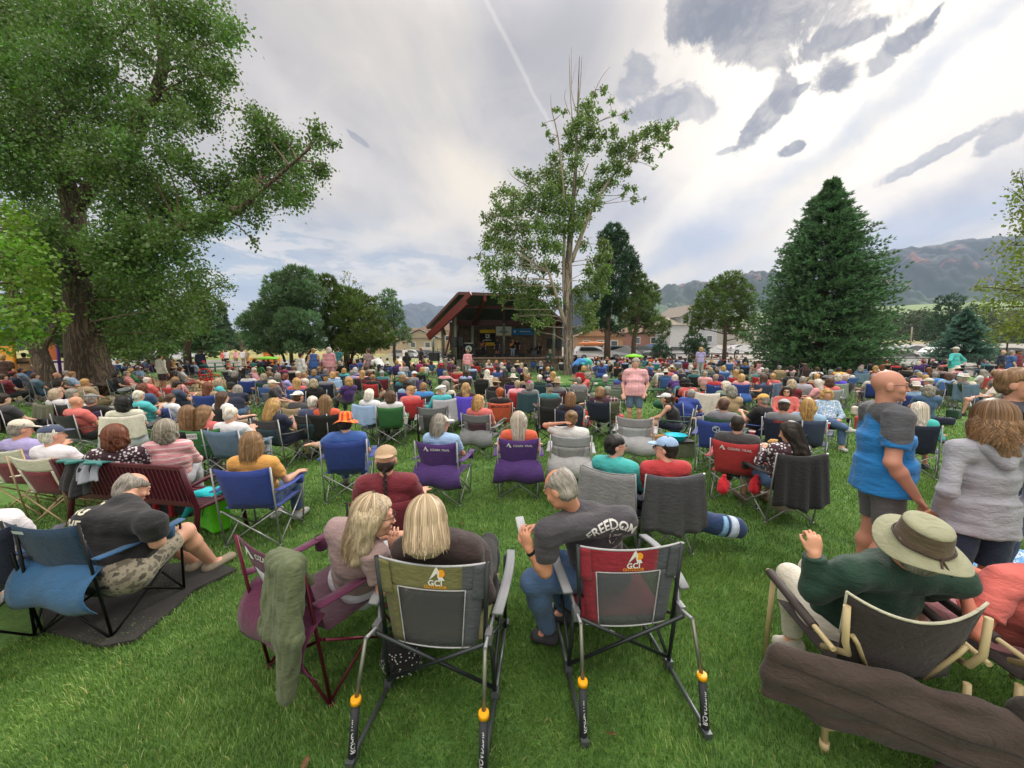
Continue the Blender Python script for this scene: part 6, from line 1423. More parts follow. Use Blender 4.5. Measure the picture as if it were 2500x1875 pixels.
def limb(pts, mat, colr, parent, name='limb', seg=9):
 P = [p for p, _ in pts]; R = [r for _, r in pts]; Q = []; RR = []
 for i in range(len(P) - 1):          # smooth the polyline a little
  for f in (0, .33, .66):
   a = P[max(i - 1, 0)]; b = P[i]; c = P[i + 1]; d = P[min(i + 2, len(P) - 1)]
   q = .5 * ((2 * b) + (c - a) * f + (2 * a - 5 * b + 4 * c - d) * f * f + (3 * b - a - 3 * c + d) * f ** 3); Q.append(q); RR.append(R[i] + (R[i + 1] - R[i]) * f)
 Q.append(P[-1]); RR.append(R[-1]); return MB().tube(Q, RR, seg).build(name, mat, colr, parent)
def twigs(segs, cl, r0=.05, r1=.012, step=1, name='twigs', colr=None, parent=None, mat='barkfar'):
 """thin branches from the nearest limb point to each clump"""
 mb = MB()
 for c, r, _ in cl[::step]:
  c = Vector(c); b = min(segs, key=lambda s: (s - c).length + max(0, s.z - c.z) * 1.5); m = b.lerp(c, .5) + Vector((rnd.uniform(-.1, .1), rnd.uniform(-.1, .1), rnd.uniform(-.05, .2))) * (c - b).length * .5
  mb.tube([b, m, c], [r0, (r0 + r1) / 2, r1], 5, False)
  for _ in range(3): e = c + Vector((rnd.uniform(-1, 1), rnd.uniform(-1, 1), rnd.uniform(-.3, 1))) * r * .8; mb.tube([m.lerp(c, .6), e], [r1 * 1.2, r1 * .4], 4, False)
 return mb.build(name, mat, colr, parent)
def tree_root(name, loc, label, cat='tree', group=None): return empty(name, loc, 0, label, cat, group)
def rel(o, root):     # keep world positions while parenting
 o.parent = root; o.matrix_parent_inverse = Matrix.Translation(-root.location); return o
def clus(lst, Y, zx=0, zy=0, zs=1., dy=1.5, tone=.5, grow=1.):
 out = []
 for x, y, r in lst:
  YY = Y + rnd.uniform(-dy, dy); px, py = zx + x / zs, zy + y / zs; c = PY(px, py, YY); out.append((tuple(c), r / zs * YY / FPX * grow, tone + rnd.uniform(-.14, .14)))
 return out
LEAF = {'cotton': hx('546f36'), 'maple': hx('68882e'), 'poplar': hx('647a42'), 'spruce': hx('50704c'), 'juni': hx('5f7c58'), 'olive': hx('54682c'), 'pine': hx('5a7036'), 'pinedk': hx('35533a'), 'right': hx('6f7c38'), 'bluesp': hx('56786c')}
# --- the big cottonwood at the left
Yc = 16.5; t = tree_root('cottonwood_tree', PY(225, 965, Yc) * 1, 'huge cottonwood with a furrowed trunk and spreading crown filling the upper left', group=None); t.location.z = 0
BK = hx('6b5a48')
tr = [(PY(232, 985, Yc - .3), 1.18), (PY(228, 950, Yc), .88), (PY(218, 900, Yc), .72), (PY(206, 820, Yc), .60), (PY(192, 700, Yc), .46), (PY(182, 600, Yc), .40), (PY(180, 520, Yc), .36), (PY(176, 470, Yc), .38)]
lb = {'trunk': tr,
 'a': [(PY(178, 500, Yc), .34), (PY(150, 420, Yc), .30), (PY(110, 330, Yc + .5), .26), (PY(50, 230, Yc + 1), .2), (PY(-20, 150, Yc + 1), .14)],
 'b': [(PY(182, 510, Yc), .30), (PY(230, 450, Yc - .2), .26), (PY(310, 385, Yc - .5), .24), (PY(350, 290, Yc - .5), .21), (PY(395, 180, Yc - .6), .18), (PY(392, 90, Yc - .6), .14), (PY(365, -10, Yc - .6), .10)],
 'c': [(PY(190, 660, Yc), .36), (PY(250, 625, Yc - .6), .30), (PY(340, 590, Yc - 1.2), .26), (PY(440, 560, Yc - 1.8), .22), (PY(540, 530, Yc - 2.), .17), (PY(610, 490, Yc - 2.), .12), (PY(640, 430, Yc - 2), .07)],
 'd': [(PY(130, 350, Yc), .2), (PY(170, 230, Yc + 1), .16), (PY(240, 120, Yc + 1), .12), (PY(330, 50, Yc + 1), .07)],
 'e': [(PY(610, 490, Yc - 2.), .08), (PY(690, 420, Yc - 2.), .06), (PY(760, 360, Yc - 2.), .03)],
 'f': [(PY(186, 640, Yc), .22), (PY(120, 580, Yc + .4), .16), (PY(40, 520, Yc + .8), .1)]}
segs = []
for k, v in lb.items():
 rel(limb(v, 'bark', BK, None, 'trunk' if k == 'trunk' else 'limb', 22 if k == 'trunk' else 12), t)
 for (p, _), (q, _) in zip(v, v[1:]): segs += [p.lerp(q, f) for f in (0, .25, .5, .75)]
L1 = [(30, 40, 90), (120, 30, 90), (220, 60, 75), (330, 20, 60), (430, 40, 80), (500, 60, 70), (555, 90, 38), (60, 150, 90), (150, 180, 80), (240, 170, 60), (450, 150, 66), (525, 165, 45), (50, 260, 90), (140, 280, 80), (235, 250, 60), (330, 260, 45), (420, 240, 62), (490, 240, 55), (560, 175, 24), (40, 370, 90), (130, 380, 80), (220, 350, 66), (290, 310, 45), (420, 300, 48), (495, 295, 36),
      (625, 285, 34), (645, 320, 48), (700, 350, 50), (770, 330, 36), (808, 352, 18), (640, 390, 60), (720, 420, 58), (780, 420, 32), (600, 430, 52), (680, 470, 55), (740, 480, 32), (560, 490, 52), (620, 520, 40), (510, 440, 52), (455, 400, 48), (400, 380, 50), (370, 450, 66), (300, 430, 66), (440, 490, 58), (480, 560, 42), (380, 530, 66), (300, 520, 70), (530, 560, 26), (230, 430, 60),
      (60, 460, 90), (270, 610, 76), (350, 640, 80), (430, 620, 60), (470, 680, 46), (300, 710, 84), (380, 730, 78), (440, 750, 56), (230, 700, 66), (270, 790, 60), (340, 800, 64), (410, 815, 46), (120, 640, 90), (150, 540, 60), (-60, 100, 110), (-60, 300, 110), (620, 590, 14), (300, 845, 40), (200, 30, 70), (320, 120, 40), (60, 640, 80), (150, 740, 70), (90, 560, 70), (200, 800, 50), (250, 850, 36), (400, 850, 30), (150, 820, 36), (330, 860, 26), (460, 800, 30)]
cl = clus([q for q in L1 if not (abs(q[0] - 190) < 75 and q[1] > 430)], Yc - .3, dy=2.2, tone=.48) + clus([q for q in L1 if abs(q[0] - 190) < 75 and q[1] > 430], Yc + 2.2, dy=.6, tone=.45) + clus([(250, 600, 50), (330, 565, 50), (400, 590, 44), (470, 540, 44), (545, 515, 40), (300, 640, 50), (235, 410, 50), (325, 350, 42), (352, 260, 36), (600, 470, 34)], Yc - 3., dy=.3, tone=.5)
rel(obj('crown', leaves(cl, .12, 1450, .35), 'leaf', LEAF['cotton']), t); rel(twigs(segs, cl, .045, .010, 1, 'twigs', BK), t)
# --- leaning tree and bright maple at the left edge
t = tree_root('cottonwood_tree', Vector((PY(125, 980, 14.6).x, 14.6, 0)), 'slimmer leaning trunk left of the huge cottonwood')
rel(limb([(PY(132, 1000, 14.6), .36), (PY(118, 930, 14.6), .29), (PY(95, 860, 14.6), .25), (PY(75, 810, 14.6), .24), (PY(40, 740, 14.8), .18), (PY(10, 640, 15), .12)], 'bark', hx('7a6a58'), None, 'trunk', 14), t)
rel(limb([(PY(95, 865, 14.6), .15), (PY(125, 810, 14.7), .12), (PY(160, 740, 15), .06)], 'bark', hx('7a6a58'), None, 'limb', 10), t)
t = tree_root('maple_tree', Vector((-15.5, 10.8, 0)), 'bright yellow-green maple reaching in at the left edge')
cl = clus([(10, 510, 36), (30, 560, 44), (60, 610, 44), (20, 660, 60), (80, 680, 50), (100, 730, 44), (135, 770, 26), (50, 760, 60), (20, 830, 40), (80, 810, 44), (-40, 600, 80), (-40, 760, 80), (115, 690, 30), (150, 790, 16)], 11, dy=1.0, tone=.5)
rel(obj('crown', leaves(cl, .12, 900, .4), 'leaf', LEAF['maple']), t)
s0 = [Vector((-16, 11, z)) for z in (.5, 1.5, 2.5, 3.5, 5)]; rel(MB().tube([(-16, 11, 0), (-16, 11, 2.5), (-15.8, 11, 6)], [.2, .16, .06], 10).build('trunk', 'barkfar', BK), t); rel(twigs(s0, cl, .05, .01, 1, 'twigs', BK), t)
def conifer(name, label, px, pyb, pyt, Y, prof, colr, nb=900, ln=.24, wd=.055, k=6, tone=.45, droop=.18, trunk_r=.25, cat='tree', pos=11, up=.35):
 top = PY(px, pyt, Y); base = Vector((PY(px, pyb, Y).x, Y, 0)); Hh = top.z; z0 = max(.25, PY(px, pyb, Y).z)
 t = tree_root(name, base, label, cat); C = []; Dv = []; RV = []
 fs = [f for f, _ in prof]; rs = [r / FPX * Y for _, r in prof]
 for i in range(nb):
  f = 1 - (1 - rnd.random()) ** .62 if False else rnd.random() ** .8; z = Hh - (Hh - z0) * f; f += .012 * math.sin(f * 75) ; R = np.interp(f, fs, rs) * (rnd.uniform(.74, 1.06) if rnd.random() < .9 else rnd.uniform(1.05, 1.2)); a = rnd.uniform(0, 2 * math.pi)
  R *= 1 + .10 * math.sin(3 * a + f * 9) + .11 * math.sin(7 * a - f * 31) * math.sin(f * 47 + 2 * a); br = rnd.uniform(-.24, .24); lift = .10 * (1 - f)
  for q in np.linspace(.25, 1, pos):
   r = R * q; w = R * .16 * math.sin(q * 3) ; ww = rnd.uniform(-1, 1) * .22 * R * q * (1.1 - q * .6); ca, sa = math.cos(a), math.sin(a)
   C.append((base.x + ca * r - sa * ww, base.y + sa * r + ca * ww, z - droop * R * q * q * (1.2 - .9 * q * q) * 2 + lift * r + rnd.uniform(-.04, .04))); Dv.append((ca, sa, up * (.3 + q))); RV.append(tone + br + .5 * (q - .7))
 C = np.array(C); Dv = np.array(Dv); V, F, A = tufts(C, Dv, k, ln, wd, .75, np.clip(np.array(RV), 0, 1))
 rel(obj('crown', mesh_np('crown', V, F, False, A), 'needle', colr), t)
 rel(MB().tube([base, base + Vector((0, 0, Hh * .6)), Vector((base.x, top.y, Hh * .97))], [trunk_r, trunk_r * .6, .03], 10).build('trunk', 'barkfar', hx('5a4636')), t)
 mb = MB(); mb.tube([(base.x, top.y, Hh * .9), (base.x, top.y, Hh + .2)], [.05, .015], 5)
 for i in range(60):
  f = .1 + .9 * rnd.random(); z = Hh - (Hh - z0) * f; R = np.interp(f, fs, rs) * .8; a = rnd.uniform(0, 6.28); mb.tube([(base.x, base.y, z), (base.x + math.cos(a) * R, base.y + math.sin(a) * R, z - droop * R * .6)], [.05, .015], 4, False)
 rel(mb.build('branches', 'barkfar', hx('4a3a2e')), t)
 return t
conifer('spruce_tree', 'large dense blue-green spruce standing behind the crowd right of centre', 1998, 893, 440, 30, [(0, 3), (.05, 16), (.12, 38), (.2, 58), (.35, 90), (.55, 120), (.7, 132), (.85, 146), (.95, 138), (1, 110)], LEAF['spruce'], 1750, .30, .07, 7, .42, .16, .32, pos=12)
conifer('spruce_tree', 'small silvery blue spruce at the right beyond the crowd', 2350, 880, 757, 34, [(0, 2), (.25, 22), (.5, 40), (.75, 56), (1, 66)], LEAF['bluesp'], 380, .26, .07, 6, .5, .1, .12)
conifer('spruce_tree', 'blue spruce half hidden behind the cottonwood trunk', 235, 830, 600, 21, [(0, 20), (.3, 90), (.6, 130), (1, 140)], LEAF['bluesp'], 600, .22, .06, 6, .4, .1, .2)
conifer('spruce_tree', 'green spruce beyond the left lawn beside the path', 490, 855, 690, 34, [(0, 5), (.4, 30), (.7, 48), (1, 56)], LEAF['spruce'], 420, .26, .07, 6, .45, .1, .16)
conifer('spruce_tree', 'dark narrow spruce far off at the end of the left lawn', 548, 840, 735, 60, [(0, 2), (.5, 12), (1, 20)], LEAF['pinedk'], 160, .4, .1, 5, .4, .1, .16)
# --- the poplar in the middle
Yp = 29; BP = hx('a09286'); t = tree_root('poplar_tree', Vector((PY(1387, 915, Yp).x, Yp, 0)), 'tall half-bare poplar with dead top branches standing in the middle of the crowd')
z6 = lambda x, y, Y=Yp: PY(1100 + x / 2.675, 100 + y / 2.675, Y)
tr = [(PY(1389, 935, Yp), .46), (PY(1388, 890, Yp), .38), (PY(1387, 800, Yp), .34), (PY(1386, 740, Yp), .36), (PY(1388, 650, Yp), .26), (PY(1393, 560, Yp), .2), (PY(1400, 480, Yp), .16), (PY(1406, 400, Yp), .12), (PY(1409, 300, Yp), .06), (z6(842, 100), .02)]
LB = [tr, [(PY(1385, 800, Yp), .2), (PY(1368, 755, Yp - .3), .16), (PY(1352, 700, Yp - .5), .11), (PY(1330, 640, Yp - .6), .05)],
      [(PY(1380, 760, Yp), .16), (PY(1376, 660, Yp), .13), (PY(1378, 560, Yp), .10), (PY(1375, 450, Yp), .07), (z6(700, 620), .05), (z6(660, 450), .03), (z6(655, 345), .015)],
      [(PY(1395, 640, Yp), .17), (PY(1425, 560, Yp), .14), (PY(1452, 500, Yp), .11), (PY(1500, 425, Yp), .08), (z6(1250, 720), .06), (z6(1400, 620), .04), (z6(1490, 550), .02)],
      [(z6(800, 600), .05), (z6(780, 300), .03), (z6(775, 80), .012)], [(z6(830, 480), .04), (z6(790, 330), .03), (z6(790, 40), .012)], [(z6(830, 470), .05), (z6(850, 250), .03), (z6(858, 90), .012)],
      [(z6(840, 500), .04), (z6(930, 350), .03), (z6(985, 240), .02), (z6(1045, 165), .01)], [(z6(780, 480), .03), (z6(745, 380), .02), (z6(752, 310), .01)], [(z6(900, 560), .04), (z6(1010, 510), .025), (z6(1170, 465), .012)], [(z6(790, 280), .015), (z6(825, 135), .008)],
      [(z6(600, 1010), .06), (z6(490, 940), .04), (z6(410, 890), .02), (z6(370, 835), .01)], [(z6(500, 1360), .05), (z6(300, 1400), .03), (z6(110, 1418), .012)], [(z6(740, 1640), .05), (z6(620, 1560), .035), (z6(500, 1490), .02)], [(z6(900, 800), .04), (z6(860, 900), .05), (z6(820, 1010), .06)]]
segs = []
for i, v in enumerate(LB):
 rel(limb(v, 'bark' if i == 0 else 'barkfar', BP, None, 'trunk' if i == 0 else 'limb', 14 if i == 0 else 7), t)
 if i < 12:
  for (p, _), (q, _) in zip(v, v[1:]): segs += [p.lerp(q, f) for f in (0, .3, .6)]
L6 = [(880, 420, 50), (900, 500, 60), (830, 540, 70), (920, 600, 60), (780, 600, 50), (850, 680, 70), (760, 700, 50), (680, 780, 50), (700, 860, 80), (620, 870, 50), (800, 800, 60), (560, 900, 44), (500, 880, 44), (440, 860, 26), (350, 980, 50), (280, 1010, 26), (430, 1000, 50), (520, 1010, 60), (620, 980, 80), (720, 960, 80), (830, 930, 50), (1010, 320, 28), (940, 350, 24), (1040, 380, 24), (970, 450, 24), (1070, 480, 22), (1140, 490, 24), (1180, 460, 10), (690, 450, 22), (740, 460, 22), (610, 540, 10), (640, 600, 22), (660, 660, 22), (1060, 590, 40), (1000, 620, 40), (960, 700, 44), (1060, 720, 55), (1130, 680, 55), (1200, 640, 50), (1270, 600, 50), (1350, 590, 50), (1420, 570, 40), (1480, 555, 20), (1180, 740, 55), (1280, 700, 40), (1380, 650, 40), (1440, 690, 22), (1300, 770, 28), (1380, 740, 18), (1330, 830, 14), (1080, 820, 60), (1000, 850, 50), (1150, 850, 40), (1040, 930, 60), (960, 960, 60), (1150, 950, 28), (1200, 960, 22), (1210, 1030, 24), (1270, 1030, 12), (1130, 1010, 22), (940, 1050, 55), (880, 1100, 70), (800, 1100, 80), (700, 1080, 80), (600, 1100, 80), (500, 1100, 70), (400, 1120, 70), (320, 1100, 60), (260, 1150, 44), (210, 1130, 16), (210, 1190, 16), (300, 1220, 60), (260, 1270, 50), (380, 1230, 70), (480, 1220, 70), (590, 1220, 80), (700, 1220, 80), (800, 1220, 70), (870, 1200, 40), (300, 1340, 70), (230, 1340, 30), (180, 1400, 20), (120, 1415, 10), (400, 1340, 70), (500, 1340, 70), (620, 1340, 70), (700, 1350, 60), (280, 1450, 70), (380, 1450, 70), (500, 1460, 70), (600, 1480, 70), (680, 1480, 50), (260, 1550, 50), (350, 1580, 70), (460, 1600, 70), (560, 1620, 70), (660, 1620, 50), (1000, 1330, 50), (1020, 1400, 44), (960, 1440, 60), (1020, 1500, 50), (900, 1500, 50), (960, 1560, 70), (880, 1600, 50), (1000, 1620, 40), (860, 1330, 40)]
L5 = [(950, 100, 90), (1050, 150, 80), (1150, 90, 80), (1250, 200, 110), (1250, 320, 90), (1350, 420, 100), (1400, 520, 70), (1550, 450, 80), (1500, 300, 110), (1650, 250, 80), (1420, 120, 110), (1620, 120, 90), (1950, 300, 110), (2000, 430, 110), (2050, 540, 60), (1950, 590, 50), (2080, 300, 70), (1900, 150, 90), (1200, 430, 40), (1040, 260, 40), (1450, 600, 24), (1060, 340, 20)]
cl = clus(L6, Yp, 1100, 100, 2.675, 1.4, .52, 1.0) + clus(L5, Yp, 1000, 680, 4.608, 1.4, .52)
rel(obj('crown', leaves(cl, .18, 1800, .55), 'leaf', LEAF['poplar']), t); rel(twigs(segs, cl, .035, .008, 1, 'twigs', BP), t)
# --- clump trees: junipers, pines and background broadleaf
def clump(name, label, lst, Y, zx, zy, zs, colr, base, kind='needle', ln=.34, wd=.07, per=110, k=7, tone=.45, dy=1.6, tr_=.2, up=.5, size=.2, dens=300, stems=None, grow=1.):
 cl = clus(lst, Y, zx, zy, zs, dy, tone, grow); bx_ = PY(base[0], base[1], Y).x; t = tree_root(name, Vector((bx_, Y, 0)), label)
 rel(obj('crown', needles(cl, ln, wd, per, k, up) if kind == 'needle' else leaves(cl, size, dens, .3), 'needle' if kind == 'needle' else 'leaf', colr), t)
 top = max(c[0][2] for c in cl); mid = sum(c[0][0] for c in cl) / len(cl); T_ = [Vector((bx_, Y, 0)), Vector((bx_, Y, top * .3)), Vector((.6 * bx_ + .4 * mid, Y, top * .6)), Vector((.4 * bx_ + .6 * mid, Y, top * .88))]
 rel(MB().tube(T_, [tr_, tr_ * .8, tr_ * .5, .05], 10).build('trunk', 'barkfar', hx('5f4f42')), t)
 for sx in (stems or []): rel(MB().tube([Vector((bx_ + sx * .5, Y, 0)), Vector((bx_ + sx * .9, Y, 1.3)), Vector((bx_ + sx * 1.6, Y, 2.8))], [tr_ * .7, tr_ * .6, tr_ * .4], 8).build('stem', 'barkfar', hx('4a382e')), t)
 ss = [T_[i].lerp(T_[i + 1], f) for i in range(3) for f in (0, .25, .5, .75)]; rel(twigs(ss, cl, tr_ * .3, .015, 1, 'branches', hx('4a3c32')), t); return t
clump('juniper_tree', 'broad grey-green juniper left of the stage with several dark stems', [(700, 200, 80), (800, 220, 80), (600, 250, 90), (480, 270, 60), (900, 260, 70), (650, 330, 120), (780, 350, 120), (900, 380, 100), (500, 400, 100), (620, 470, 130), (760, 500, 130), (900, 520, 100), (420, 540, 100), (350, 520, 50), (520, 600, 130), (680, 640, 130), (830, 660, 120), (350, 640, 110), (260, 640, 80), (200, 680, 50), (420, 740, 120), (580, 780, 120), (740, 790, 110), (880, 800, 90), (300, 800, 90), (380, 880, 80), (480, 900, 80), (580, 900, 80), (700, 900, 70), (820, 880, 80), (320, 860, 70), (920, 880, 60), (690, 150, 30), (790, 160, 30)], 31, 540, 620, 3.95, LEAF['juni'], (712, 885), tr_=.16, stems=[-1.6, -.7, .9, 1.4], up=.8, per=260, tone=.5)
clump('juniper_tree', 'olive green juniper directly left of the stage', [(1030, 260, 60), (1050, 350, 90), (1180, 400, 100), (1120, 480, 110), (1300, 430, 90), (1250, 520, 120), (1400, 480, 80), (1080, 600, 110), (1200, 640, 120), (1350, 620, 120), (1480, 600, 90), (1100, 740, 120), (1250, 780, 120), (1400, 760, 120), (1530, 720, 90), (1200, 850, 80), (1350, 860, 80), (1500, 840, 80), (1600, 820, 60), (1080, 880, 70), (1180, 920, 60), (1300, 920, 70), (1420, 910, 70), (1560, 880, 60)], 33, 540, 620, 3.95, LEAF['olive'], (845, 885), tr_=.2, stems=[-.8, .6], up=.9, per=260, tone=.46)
clump('birch_tree', 'thin pale-leaved tree rising behind the olive juniper', [(1180, 250, 50), (1230, 220, 50), (1280, 280, 60), (1200, 320, 60), (1330, 330, 40), (1240, 380, 60)], 37, 540, 620, 3.95, LEAF['poplar'], (853, 885), 'leaf', size=.16, dens=190, tr_=.1)
clump('juniper_tree', 'narrow grey-green juniper at the right end of the juniper clump', [(1520, 440, 40), (1620, 400, 60), (1560, 520, 60), (1650, 500, 80), (1680, 600, 80), (1700, 700, 80), (1780, 750, 50), (1690, 800, 70), (1790, 830, 40), (1600, 660, 60)], 38, 540, 620, 3.95, LEAF['juni'], (963, 870), tr_=.18, up=.9, per=200)
PA = [(430, 200, 90), (350, 250, 80), (480, 280, 90), (400, 350, 110), (520, 400, 100), (600, 470, 70), (430, 480, 120), (560, 560, 110), (350, 560, 110), (450, 680, 130), (330, 700, 100), (450, 850, 120), (300, 860, 110), (400, 1000, 120), (260, 1000, 100), (240, 1150, 90), (480, 1250, 50), (350, 1200, 80), (540, 760, 80), (660, 560, 50)]
PB = [(640, 680, 80), (700, 700, 70), (760, 780, 60), (840, 820, 55), (720, 850, 100), (850, 900, 60), (600, 880, 120), (700, 980, 110), (850, 950, 55), (550, 1020, 120), (560, 1150, 80), (700, 1120, 100), (820, 1100, 80), (900, 1180, 80), (980, 1200, 50), (960, 1280, 50), (800, 1250, 60), (640, 1260, 50)]
clump('pine_tree', 'tall dark blue-green pine just right of the poplar', PA, 40, 1400, 520, 4.366, LEAF['pinedk'], (1482, 870), tr_=.36, ln=.42, wd=.08, per=130, k=9, tone=.42)
clump('pine_tree', 'lighter spreading pine right of the tall dark pine', PB, 41, 1400, 520, 4.366, LEAF['pine'], (1546, 870), tr_=.28, ln=.42, wd=.08, per=130, k=9, tone=.45)
clump('pine_tree', 'rounded green pine standing alone left of the big spruce', [(1620, 700, 60), (1700, 680, 60), (1760, 660, 40), (1540, 760, 80), (1650, 790, 90), (1760, 760, 80), (1840, 830, 70), (1470, 830, 70), (1400, 900, 80), (1530, 900, 100), (1680, 930, 110), (1820, 930, 90), (1900, 900, 50), (1350, 980, 60), (1300, 1040, 60), (1420, 1030, 90), (1560, 1050, 100), (1720, 1070, 110), (1860, 1050, 80), (1270, 1130, 70), (1380, 1150, 90), (1520, 1170, 90), (1680, 1200, 90), (1830, 1180, 90), (1920, 1150, 60), (1300, 1230, 60), (1780, 1280, 60), (1850, 1330, 50)], 38, 1400, 520, 4.366, LEAF['pine'], (1768, 870), tr_=.22, ln=.36, wd=.07, per=130, k=9, tone=.5)
for lst, b, lab in (([(930, 1400, 60), (930, 1470, 80), (880, 1500, 60), (980, 1490, 60), (940, 1340, 36)], (1613, 868), 'low dark juniper bush in front of the silver minivan'), ([(1280, 1340, 80), (1240, 1420, 90), (1340, 1400, 80), (1290, 1480, 90), (1370, 1470, 60), (1280, 1260, 40)], (1695, 868), 'dark bushy juniper in front of the grey gabled house')):
 clump('juniper_bush', lab, lst, 46, 1400, 520, 4.366, LEAF['pinedk'], b, tr_=.1, ln=.36, wd=.08, per=120)
clump('cottonwood_tree', 'pale olive tree leaning in at the right edge above the parked cars', [(2492, 430, 22), (2480, 470, 32), (2505, 520, 40), (2490, 565, 26), (2470, 600, 38), (2500, 640, 46), (2440, 700, 44), (2480, 720, 52), (2418, 750, 32), (2470, 790, 44), (2430, 820, 26), (2505, 820, 40), (2540, 500, 60), (2560, 620, 80), (2550, 740, 80), (2400, 700, 20)], 26, 0, 0, 1, LEAF['right'], (2530, 890), 'leaf', size=.20, dens=420, tr_=.3, dy=1.2)
clump('pine_tree', 'group of tall dark pines behind the small blue spruce', [(2330, 735, 18), (2310, 760, 22), (2350, 760, 22), (2290, 790, 24), (2330, 790, 26), (2370, 790, 22), (2280, 820, 22), (2320, 820, 26), (2360, 820, 24), (2390, 760, 14), (2300, 735, 12)], 75, 0, 0, 1, LEAF['pinedk'], (2330, 850), tr_=.3, ln=.7, wd=.14, per=26, k=8, dy=3)
clump('elm_tree', 'mid green broadleaf trees beyond the cottonwood on the left lawn', [(540, 690, 24), (520, 720, 34), (560, 700, 16), (490, 740, 40), (450, 760, 40), (470, 800, 40), (430, 790, 36), (520, 760, 30), (540, 740, 20), (500, 790, 34), (400, 800, 36)], 27, 0, 0, 1, LEAF['cotton'], (460, 900), 'leaf', size=.16, dens=560, tr_=.28)
clump('elm_tree', 'shade tree over the parked cars beyond the big trunk', [(380, 800, 36), (350, 820, 36), (300, 820, 36), (420, 780, 40), (330, 790, 36), (280, 830, 30), (390, 830, 26)], 24, 0, 0, 1, hx('35491c'), (408, 900), 'leaf', size=.15, dens=560, tr_=.30, dy=1)
clump('elm_tree', 'far tree line at the end of the left lawn', [(575, 830, 16), (590, 815, 14), (610, 810, 14), (600, 835, 14), (562, 800, 14), (625, 820, 12)], 85, 0, 0, 1, hx('3f5530'), (590, 860), 'leaf', size=.5, dens=60, tr_=.3)
print('trees', round(time.time() - T0, 1))
# ------------------------------------------------------------------ ground
def gmat():
 m, nt, b = new_mat('lawn'); g = NT(nt); L = g.l; gm = g.n('ShaderNodeNewGeometry'); P = gm.outputs['Position']; sx = g.n('ShaderNodeSeparateXYZ'); L(P, sx.inputs[0])
 n1 = g.noise(P, .35, 4, .6); n2 = g.noise(P, 3.2, 5, .7); n3 = g.noise(P, 60, 4, .75)
 near = g.ramp(n2, [(.25, hx('40622a')), (.5, hx('5a8636')), (.75, hx('7ca654'))]); near = g.mix(1, near, g.ramp(n1, [(.3, (.68, .78, .68)), (.7, (1.25, 1.15, 1.2))]), 'MULTIPLY'); near = g.mix(1, near, g.ramp(n3, [(.25, .5), (.5, .95), (.8, 1.5)]), 'MULTIPLY')
 far = g.ramp(g.noise(P, .02, 5, .6), [(.3, hx('6f7f3c')), (.55, hx('9a915c')), (.8, hx('7c8a48'))])
 L(g.mix(g.mr(sx.outputs[1], 48, 85), near, far), b.inputs['Base Color']); b.inputs['Roughness'].default_value = .9; g.bump(g.m('ADD', n3, g.m('MULTIPLY', g.noise(P, 170, 2), .6)), .9, .04, b); return m
me = bpy.data.meshes.new('ground'); me.from_pydata([(-6000, -40, 0), (6000, -40, 0), (6000, 9000, 0), (-6000, 9000, 0)], [], [(0, 1, 2, 3)]); struct(obj('ground', me, gmat()))
def flat(name, pts, z, colr, mat='paint', scale=3.):
 key = 'flat' + name + str(colr); m, nt, b = new_mat(name); g = NT(nt); gm = g.n('ShaderNodeNewGeometry'); n = g.noise(gm.outputs['Position'], scale, 5, .65); g.l(g.mix(1, colr, g.ramp(n, [(.3, .8), (.7, 1.15)]), 'MULTIPLY'), b.inputs['Base Color']); b.inputs['Roughness'].default_value = .9
 me = bpy.data.meshes.new(name); me.from_pydata([(x, y, z) for x, y in pts], [], [tuple(range(len(pts)))]); return struct(obj(name, me, m))
def zl(x, Y): return 0. if x < 0 else max(0., .025 * (Y - 28)) + .012 * max(0, Y - 28) * min(1, max(0, (x - 20) / 10))
flat('parking_lot', [(0, 0), (1, 0), (1, 1)], .008, hx('8b8680')); lot = sc.objects['parking_lot']; V = []; F = []; nx_ = 20
for j in range(14):
 for i in range(nx_): x = 2 + i * 9; y = 28 + j * 7 ; V.append((x, y, zl(x, y) + .01 + (-.6 if x < 8 else 0)))
for j in range(13):
 for i in range(nx_ - 1): a = j * nx_ + i; F.append((a, a + 1, a + nx_ + 1, a + nx_))
me = bpy.data.meshes.new('parking_lot'); me.from_pydata(V, [], F); me.materials.append(lot.data.materials[0]); lot.data = me
flat('parking_lot', [(-40, 30), (-14, 42), (-22, 70), (-90, 60)], .008, hx('77746f'))
flat('parking_lot', [(-30, 72), (6, 72), (6, 92), (-30, 92)], .008, hx('8b8680'))
flat('path', [(-26, 33), (-25, 33), (-16, 60), (-34, 130), (-36, 130), (-18, 60)], .012, hx('b9b3a6'))
flat('path', [(-20, 25.5), (-8, 29.5), (-8, 30.6), (-20.4, 26.6)], .012, hx('b3ab9c'))
flat('play_area', [(-26, 36), (-12, 36), (-8, 52), (-24, 60)], .010, hx('c0a17c'))
flat('play_area', [(-22, 11.5), (-14.5, 17.2), (-14, 25), (-30, 24)], .010, hx('b59670'))
flat('walk', [(-9, 34), (-5, 34), (-3, 38), (-9, 38)], .014, hx('b79f88'))
